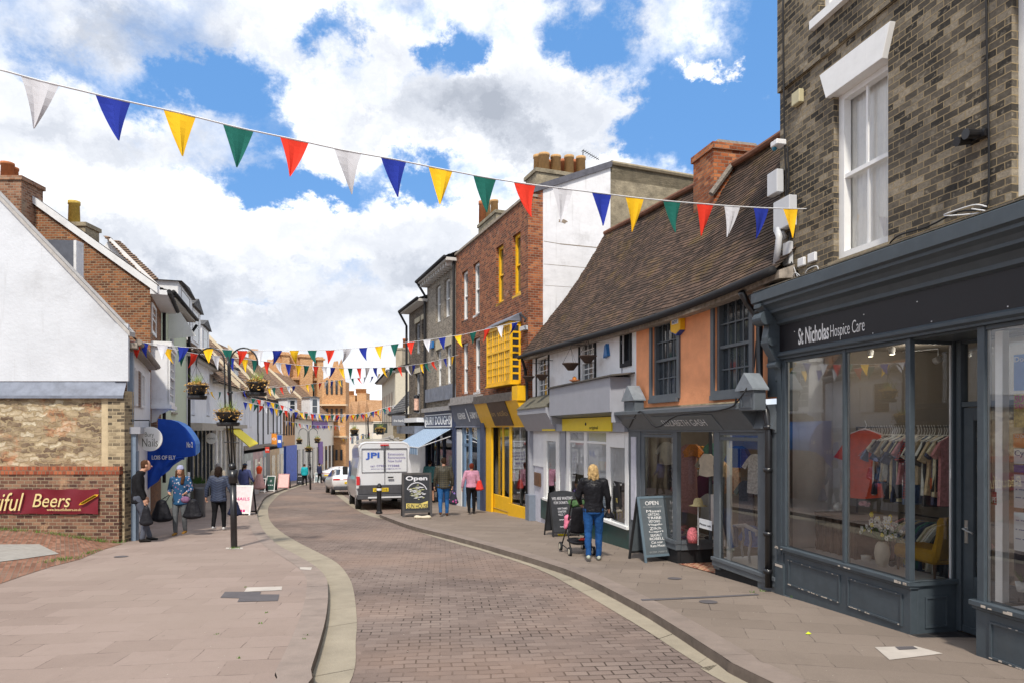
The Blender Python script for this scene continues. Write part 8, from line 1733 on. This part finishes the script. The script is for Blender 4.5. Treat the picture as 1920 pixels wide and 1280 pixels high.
# bollard
t = empty('bollard', 'black cast-iron bollard with a white band at the parking bay', 'bollard'); t.location = gp(711, 962)
MB().lathe([(.11, 0), (.11, .05), (.085, .08), (.075, .70), (.085, .72), (.085, .76)], seg=16).lathe([(.085, .84), (.10, .86), (.10, .89), (.07, .93), (.06, .96), (.03, .99), (0, 1.0)], seg=16).build('shaft', BLACK, t, smooth=False); MB().lathe([(.084, .761), (.088, .78), (.088, .82), (.084, .839)], seg=16).build('white_band', WHITE, t)
# ================================================ lamp post with hanging baskets
lp = empty('flower_lamp_post', 'black post with two hooped arms and three hanging flower baskets, nearest on the left', 'lamp post'); lp.location = gp(439, 1026); b0 = lp.location.copy(); YL = b0.y
q = lambda px, py, dy=0.: wp(px, py, YL+dy)-b0
MB().tube([q(439, 1030), q(437, 905)], .062, 14).tube([q(437, 905), q(437, 880)], .085, 14).tube([q(437, 880), q(434, 868)], .07, 14).build('post', BLACK, lp, smooth=True)
def arc(x0, x1, yb, yt, n=12):
    c = (x0+x1)/2; rr = abs(x1-x0)/2; sg = 1 if x1 > x0 else -1; return [q(c-sg*rr*math.cos(math.pi*k/n), yb-(yb-yt)*math.sin(math.pi*k/n)) for k in range(n+1)]
MB().tube([q(431, 870), q(422, 760), q(421, 690)]+arc(421, 368, 680, 652)[1:]+[q(368, 684)], .016, 8).build('arm', BLACK, lp, smooth=True); MB().tube([q(440, 870), q(434, 760), q(431, 690)]+arc(431, 483, 680, 652)[1:]+[q(483, 684)], .016, 8).build('arm', BLACK, lp, smooth=True)
MB().tube([q(435, 870), q(428, 690), q(427, 668)], .02, 8).tube([q(427, 735), q(436, 735)], .02).build('centre_rod', BLACK, lp, smooth=True)
MB().tube([q(420, 828), q(448, 829)], .012).build('hoop', BLACK, lp)
DRY = pmat('dried yellow plants', (.50,.30,.09), rough=.9, var=.5, vscale=30, coords='OB'); GR2 = pmat('grass green leaf', (.22,.30,.06), rough=.8, var=.4, coords='OB')
def fbasket(px, py, label, r=.21, Y=None, base=None, root_loc=None):
    t = empty('hanging_basket', label, 'hanging basket', group=None); t.location = wp(px, py, YL if Y is None else Y)
    MB().lathe([(0, -.20), (r*.62, -.19), (r*.92, -.02), (r, .0), (r*.9, .0), (0, -.02)], seg=20).build('bowl', BLACK, t, smooth=True); MB().lathe([(0, -.27), (r*.78, -.27), (r*.86, -.24), (r*.86, -.20), (r*.6, -.19), (0, -.19)], seg=20).build('tray', BLACK, t)
    m, m2 = MB(), MB()
    for k in range(520):
        a = rnd(0, 6.28); q_ = r*rnd(.1, 1.12); z = rnd(0, .10)*(1.2-q_/r) if q_ < r*.85 else rnd(-.16, .05); w = rnd(.012, .028); c = Vector((q_*math.cos(a), q_*math.sin(a), z)); d = Vector((rnd(-1, 1), rnd(-1, 1), rnd(-1, 1))).normalized()*w; e = Vector((rnd(-1, 1), rnd(-1, 1), rnd(-1, 1))).normalized()*w*.6
        m.add([c-d, c+e, c+d, c-e], [(0, 1, 2, 3)])
    for k in range(46): a = rnd(0, 6.28); q_ = rnd(0, r*.6); c = Vector((q_*math.cos(a), q_*math.sin(a), .02)); tp = c+Vector((rnd(-.14, .14), rnd(-.1, .1), rnd(.12, .28))); m2.add([c+Vector((-.005, 0, 0)), c+Vector((.005, 0, 0)), tp], [(0, 1, 2)])
    m.build('dried_flowers', DRY, t, recalc=False)['kind'] = 'stuff'; m2.build('grass_leaves', GR2, t, recalc=False)['kind'] = 'stuff'; return t
ba = fbasket(370, 722, 'hanging basket of dried yellow plants on the left arm of the near post'); bb = fbasket(482, 716, 'hanging basket of dried yellow plants on the right arm of the near post'); bc_ = fbasket(428, 772, 'lower basket of dried yellow plants fixed round the near post', .25)
for b_, x in ((ba, 368), (bb, 483)):
    tp = wp(x, 684, YL)-b_.location; m = MB()
    for k in range(3): m.tube([(.19*math.cos(k*2.1), .19*math.sin(k*2.1), 0), tuple(tp)], .003, 4)
    m.build('chain', BLACKM, b_)
def far_lamp(px, Y, w1, w2):
    r = dup(lp, loc=Vector((pc(px, Y).x, Y, g(0, Y))), label='slender far post with hooped arms, '+w1)
    for b_, nm in ((ba, 'left'), (bb, 'right'), (bc_, 'lower')): dup(b_, loc=r.location+(b_.location-b0), label='%s basket of yellow plants on the far post %s' % (nm, w2))
far_lamp(582, 44, 'before the white and purple shop', 'before the purple-trimmed shop'); far_lamp(694, 31, 'behind the silver van', 'behind the van')
# ================================================ hanging signs far off
def blade(label, px0, px1, py0, py1, Y, mat, txt=None, tm=TEXTW, cat='sign', arm=True):
    t = empty('hanging_sign', label, cat); a, b = wp(px0, py1, Y), wp(px1, py0, Y); t.location = a; w_, h_ = b.x-a.x, b.z-a.z; MB().box(0, w_, 0, .05, 0, h_).build('board', mat, t)
    if txt: text_fit(t, txt, w_*.12, h_*.38, w_*.88, h_*.62, tm, -.004)
    if arm: MB().tube([(-.1, .02, h_+.05), (w_+.3, .02, h_+.05)], .02).build('arm', BLACKM, t)
blade('orange hanging sign with white disc among the left shops', 509, 519, 812, 832, 50, pmat('orange sign', (.75,.27,.03)), 'o'); blade('tall royal blue hanging sign next to the orange one', 520, 528, 815, 838, 49, pmat('royal blue paint', (.03,.10,.48)), 'I'); blade('small red and white square sign below the timber house', 497, 505, 837, 848, 44, pmat('red sign', (.6,.05,.03)), 'o')
blade('plain grey hanging sign over the stone cottage', 735, 760, 778, 797, 34, pmat('grey sign', (.16,.17,.20)), 'the bank'); blade('dark hanging sign with yellow lettering above the van', 700, 726, 793, 811, 37, pmat('dark olive sign', (.04,.05,.045)), 'anderson', YELS)
# ================================================ vehicles
def paint(name, col, rough=.25, metal=.0):
    m = pmat(name, col, rough=rough, spec=.6, metal=metal, var=.03, vscale=1.5, coords='OB'); m.node_tree.nodes['Principled BSDF'].inputs['Coat Weight'].default_value = .6; return m
SILV = paint('silver paint', (.66,.67,.69), .3, .12); WPT = paint('white car paint', (.78,.78,.79)); DPL = pmat('dark bumper plastic', (.06,.06,.068), rough=.6, var=.2, coords='OB'); TGL = pmat('red tail light', (.55,.01,.01), rough=.15, spec=.9, coords='OB'); CGL = pmat('car glass', (.02,.025,.03), rough=.05, spec=1, coords='OB'); TYR = pmat('tyre rubber', (.015,.015,.015), rough=.85, coords='OB'); NPL = pmat('yellow number plate', (.72,.50,.02), rough=.5); RIM = pmat('alloy', (.4,.4,.42), rough=.35, metal=.8)
def loft(secs, n):
    vs = [p for s in secs for p in s]; fs = [(i*n+k, i*n+(k+1) % n, (i+1)*n+(k+1) % n, (i+1)*n+k) for i in range(len(secs)-1) for k in range(n)]; fs += [tuple(range(n))[::-1], tuple((len(secs)-1)*n+k for k in range(n))]; return MB().add(vs, fs)
def wheels(t, xs, ys, r, w=.2):
    for y in ys:
        for x in xs: ww = MB().tube([(x-w/2, y, r), (x-w/2+.03, y, r), (x+w/2-.03, y, r), (x+w/2, y, r)], [r*.9, r, r, r*.9], 24).build('wheel', TYR, t); MB().tube([(x-w/2-.005, y, r), (x+w/2+.005, y, r)], r*.58, 16).build('rim', RIM, ww)
vn = empty('delivery_van', 'silver high-roof builder\'s van parked in the bay, seen from the rear', 'van'); vl = gp(727, 953, .1); Yv = 25.6; vn.scale = (1.06, 1, 1.0); vn.location = Vector((pc(722, Yv).x, Yv, -SLOPE*Yv-.1)); vn.rotation_euler = (-.05, 0, R(17))
def vsec(y, zt, wt, wb=.97, zb=.42, rk=0.):
    L = [(wb-.03, zb), (wb+.03, .8), (wb+.03, 1.15), (wb-.03, 1.6), (wb-.10, 2.0), (wt+.06, zt-.20), (wt-.03, zt-.06), (wt-.18, zt)]
    P = [(x, y+rk*z, z) for x, z in L]; return P+[(-x, y2, z) for x, y2, z in reversed(P)]
secs = [vsec(.05, 2.50, .80, .93, rk=.02), vsec(.0, 2.54, .84, rk=.03), vsec(.12, 2.58, .86), vsec(3.2, 2.60, .86), vsec(4.1, 2.5, .82), vsec(4.9, 1.6, .75), vsec(5.3, 1.35, .7), vsec(5.5, 1.0, .62)]
for s in secs[5:]:
    zt_ = s[7][2]; 
    for k, p in enumerate(s): s[k] = (p[0], p[1], min(p[2], zt_))
loft(secs, 16).build('body', SILV, vn, smooth=False, bevel=.015)
for x, w_ in ((-.44, .84), (.44, .84)): pass
m = MB()
for (x0, x1, z0, z1) in ((-.80, -.02, 1.42, 2.32), (.02, .80, 1.42, 2.32)):
    frameline(m, x0, z0, x1, z1, -.012, .06, .012)
m.box(-.006, .006, -.02, .04, .62, 2.42).build('door_seams', pmat('panel shadow', (.10,.10,.11), rough=.6), vn); vn.children[-1].location = (0, .055, 0)
MB().box(-.97, .97, -.10, .10, .42, .60).box(-.93, .93, -.03, .1, .60, .95).build('rear_bumper', DPL, vn, bevel=.02); MB().box(-.60, .60, -.14, -.1, .46, .52).build('bumper_step', SILV, vn)
for x in (-.93, .93): MB().box(x-.06, x+.06, -.035, .12, .95, 1.28).build('tail_light', TGL, vn, bevel=.012); MB().box(x-.055, x+.055, -.03, .1, .84, .945).build('reverse_light', pmat('clear lamp', (.6,.6,.6), rough=.1), vn)
n_ = MB().box(-.42, .12, -.05, -.03, .70, .84).build('number_plate', NPL, vn); text_fit(n_, 'AK64 OVB', -.38, .72, .08, .82, BLACKM, -.055)
MB().box(-.15, .15, -.01, .08, 2.42, 2.47).build('high_brake_light', TGL, vn); MB().box(.10, .30, -.045, .0, 1.20, 1.25).build('door_handle', BLACKM, vn)
BLUT = pmat('blue vinyl lettering', (.03,.10,.45), rough=.5); LILT = pmat('violet vinyl lettering', (.20,.17,.38), rough=.5)
for s, a, b, c, d, mt, of in (('JPI', -.66, 1.90, -.18, 2.17, BLUT, .03), ('Extensions', .12, 2.06, .68, 2.15, LILT, 0), ('Renovations', .12, 1.93, .74, 2.02, LILT, 0), ('New build', .12, 1.80, .60, 1.89, LILT, 0), ('tel: 07985 773888', -.50, 1.62, .52, 1.70, LILT, 0), ('jpiconstruction@live.co.uk', -.48, 1.52, .58, 1.58, LILT, 0)): text_fit(vn, s, a, b, c, d, mt, -.0, of).location.y = .072
wheels(vn, (-.86, .86), (.95, 4.5), .34)
m = MB()
for y in (.7, 2.2, 3.6): m.box(-.8, .8, y, y+.06, 2.66, 2.70)
m.tube([(.3, .3, 2.76), (.3, 3.8, 2.76)], .07, 10).tube([(.55, .5, 2.73), (.55, 3.6, 2.73)], .03).build('roof_rack', pmat('rack metal', (.35,.33,.3), rough=.6), vn)
MB().box(-1.0, -.985, 3.2, 4.1, 1.25, 1.9).box(.985, 1.0, 3.2, 4.1, 1.25, 1.9).build('side_window', CGL, vn); MB().box(-1.25, -1.05, 4.0, 4.1, 1.3, 1.65).build('door_mirror', BLACKM, vn, bevel=.02)
def car(label, px, Y, rz, L_=4.5, plate=None, col=WPT):
    t = empty('parked_car', label, 'car'); t.location = Vector((pc(px, Y).x, Y, -SLOPE*Y-.1)); t.rotation_euler = (-.05, 0, R(rz)); prof = [(0, .55, .95, .95, .70), (.12, .40, 1.02, 1.02, .76), (.45, .32, 1.06, 1.10, .74), (1.2, .30, 1.02, 1.40, .60), (1.9, .30, .98, 1.48, .58), (2.6, .30, .96, 1.44, .58), (3.4, .30, .95, 1.02, .66), (4.1, .34, .85, .88, .70), (4.4, .42, .68, .70, .62)]
    secs = []
    for y, zb, zm, zt, wt in prof:
        P = [(.84, zb), (.91, zb+.2), (.91, zm-.15), (.86, zm), (wt+.02, (zm+zt)/2+.02 if zt-zm > .1 else zm+.01), (wt-.06, max(zt-.02, zm+.015)), (wt*.5, zt+.03)]; Q = [(x, y*L_/4.4, z) for x, z in P]; secs.append(Q+[(-x, y2, z) for x, y2, z in reversed(Q)])
    loft(secs, 14).build('body', col, t, smooth=True)
    MB().add([(-.66, .5, 1.13), (.66, .5, 1.13), (.56, 1.22, 1.42), (-.56, 1.22, 1.42)], [(0, 1, 2, 3)]).build('rear_window', CGL, t); 
    for sx_ in (-1, 1):
        MB().add([(sx_*.875, .9, 1.05), (sx_*.875, 3.1, 1.0), (sx_*.64, 2.6, 1.40), (sx_*.65, 1.3, 1.38)], [(0, 1, 2, 3)]).build('side_window', CGL, t); MB().box(sx_*.50, sx_*.88, -.01, .2, .82, .92).build('tail_light', TGL, t, bevel=.015)
    MB().box(-.50, .50, -.012, .1, .85, .88).build('light_bar', TGL, t); MB().box(-.84, .84, -.03, .3, .28, .48).build('lower_bumper', DPL, t, bevel=.03); MB().box(-.26, .26, -.03, .0, .62, .73).build('number_plate', NPL, t); wheels(t, (-.80, .80), (.85, 3.6), .33); return t
car('white hatchback parked just ahead of the silver van', 655, 38, 21); car('white car parked at the far left kerb where the street bends', 612, 62, -24, 4.4)

# parts whose pieces stand apart become one object per piece
def split_part(o):
    me = o.data; n = len(me.vertices); par = list(range(n))
    def fd(i):
        while par[i] != i: par[i] = par[par[i]]; i = par[i]
        return i
    for e in me.edges: par[fd(e.vertices[0])] = fd(e.vertices[1])
    gr = {}
    for i in range(n): gr.setdefault(fd(i), []).append(i)
    cl = []
    for ids in gr.values():
        cs = [me.vertices[i].co for i in ids]; lo = [min(c[k] for c in cs)-.012 for k in range(3)]; hi = [max(c[k] for c in cs)+.012 for k in range(3)]; new = [lo, hi, set(ids)]; ch = True
        while ch:
            ch = False
            for c in cl[:]:
                if all(c[0][k] <= new[1][k] and c[1][k] >= new[0][k] for k in range(3)): new = [[min(c[0][k], new[0][k]) for k in range(3)], [max(c[1][k], new[1][k]) for k in range(3)], c[2] | new[2]]; cl.remove(c); ch = True
        cl.append(new)
    if len(cl) < 2 or len(cl) > 40: return
    for c in cl[1:]:
        d = o.copy(); d.data = me.copy(); COL.objects.link(d); d.name = o.name.split('.')[0]; bm = bmesh.new(); bm.from_mesh(d.data); bm.verts.ensure_lookup_table(); bmesh.ops.delete(bm, geom=[v for v in bm.verts if v.index not in c[2]], context='VERTS'); bm.to_mesh(d.data); bm.free()
    bm = bmesh.new(); bm.from_mesh(me); bm.verts.ensure_lookup_table(); bmesh.ops.delete(bm, geom=[v for v in bm.verts if v.index not in cl[0][2]], context='VERTS'); bm.to_mesh(me); bm.free()
for o in [o for o in bpy.data.objects if o.type == 'MESH' and o.data.users == 1 and not o.get('kind') and not o.children and o.name.split('.')[0] in ('shop_frame', 'window_sill', 'riser_panels', 'stallriser', 'pilaster', 'shop_posts', 'lintel', 'window_frame', 'white_beading', 'eaves_brackets', 'boarding', 'corbel', 'display_shelf', 'white_post', 'curtain', 'purple_boards', 'brick_infill')]: split_part(o)
bpy.data.scenes.remove(TS)
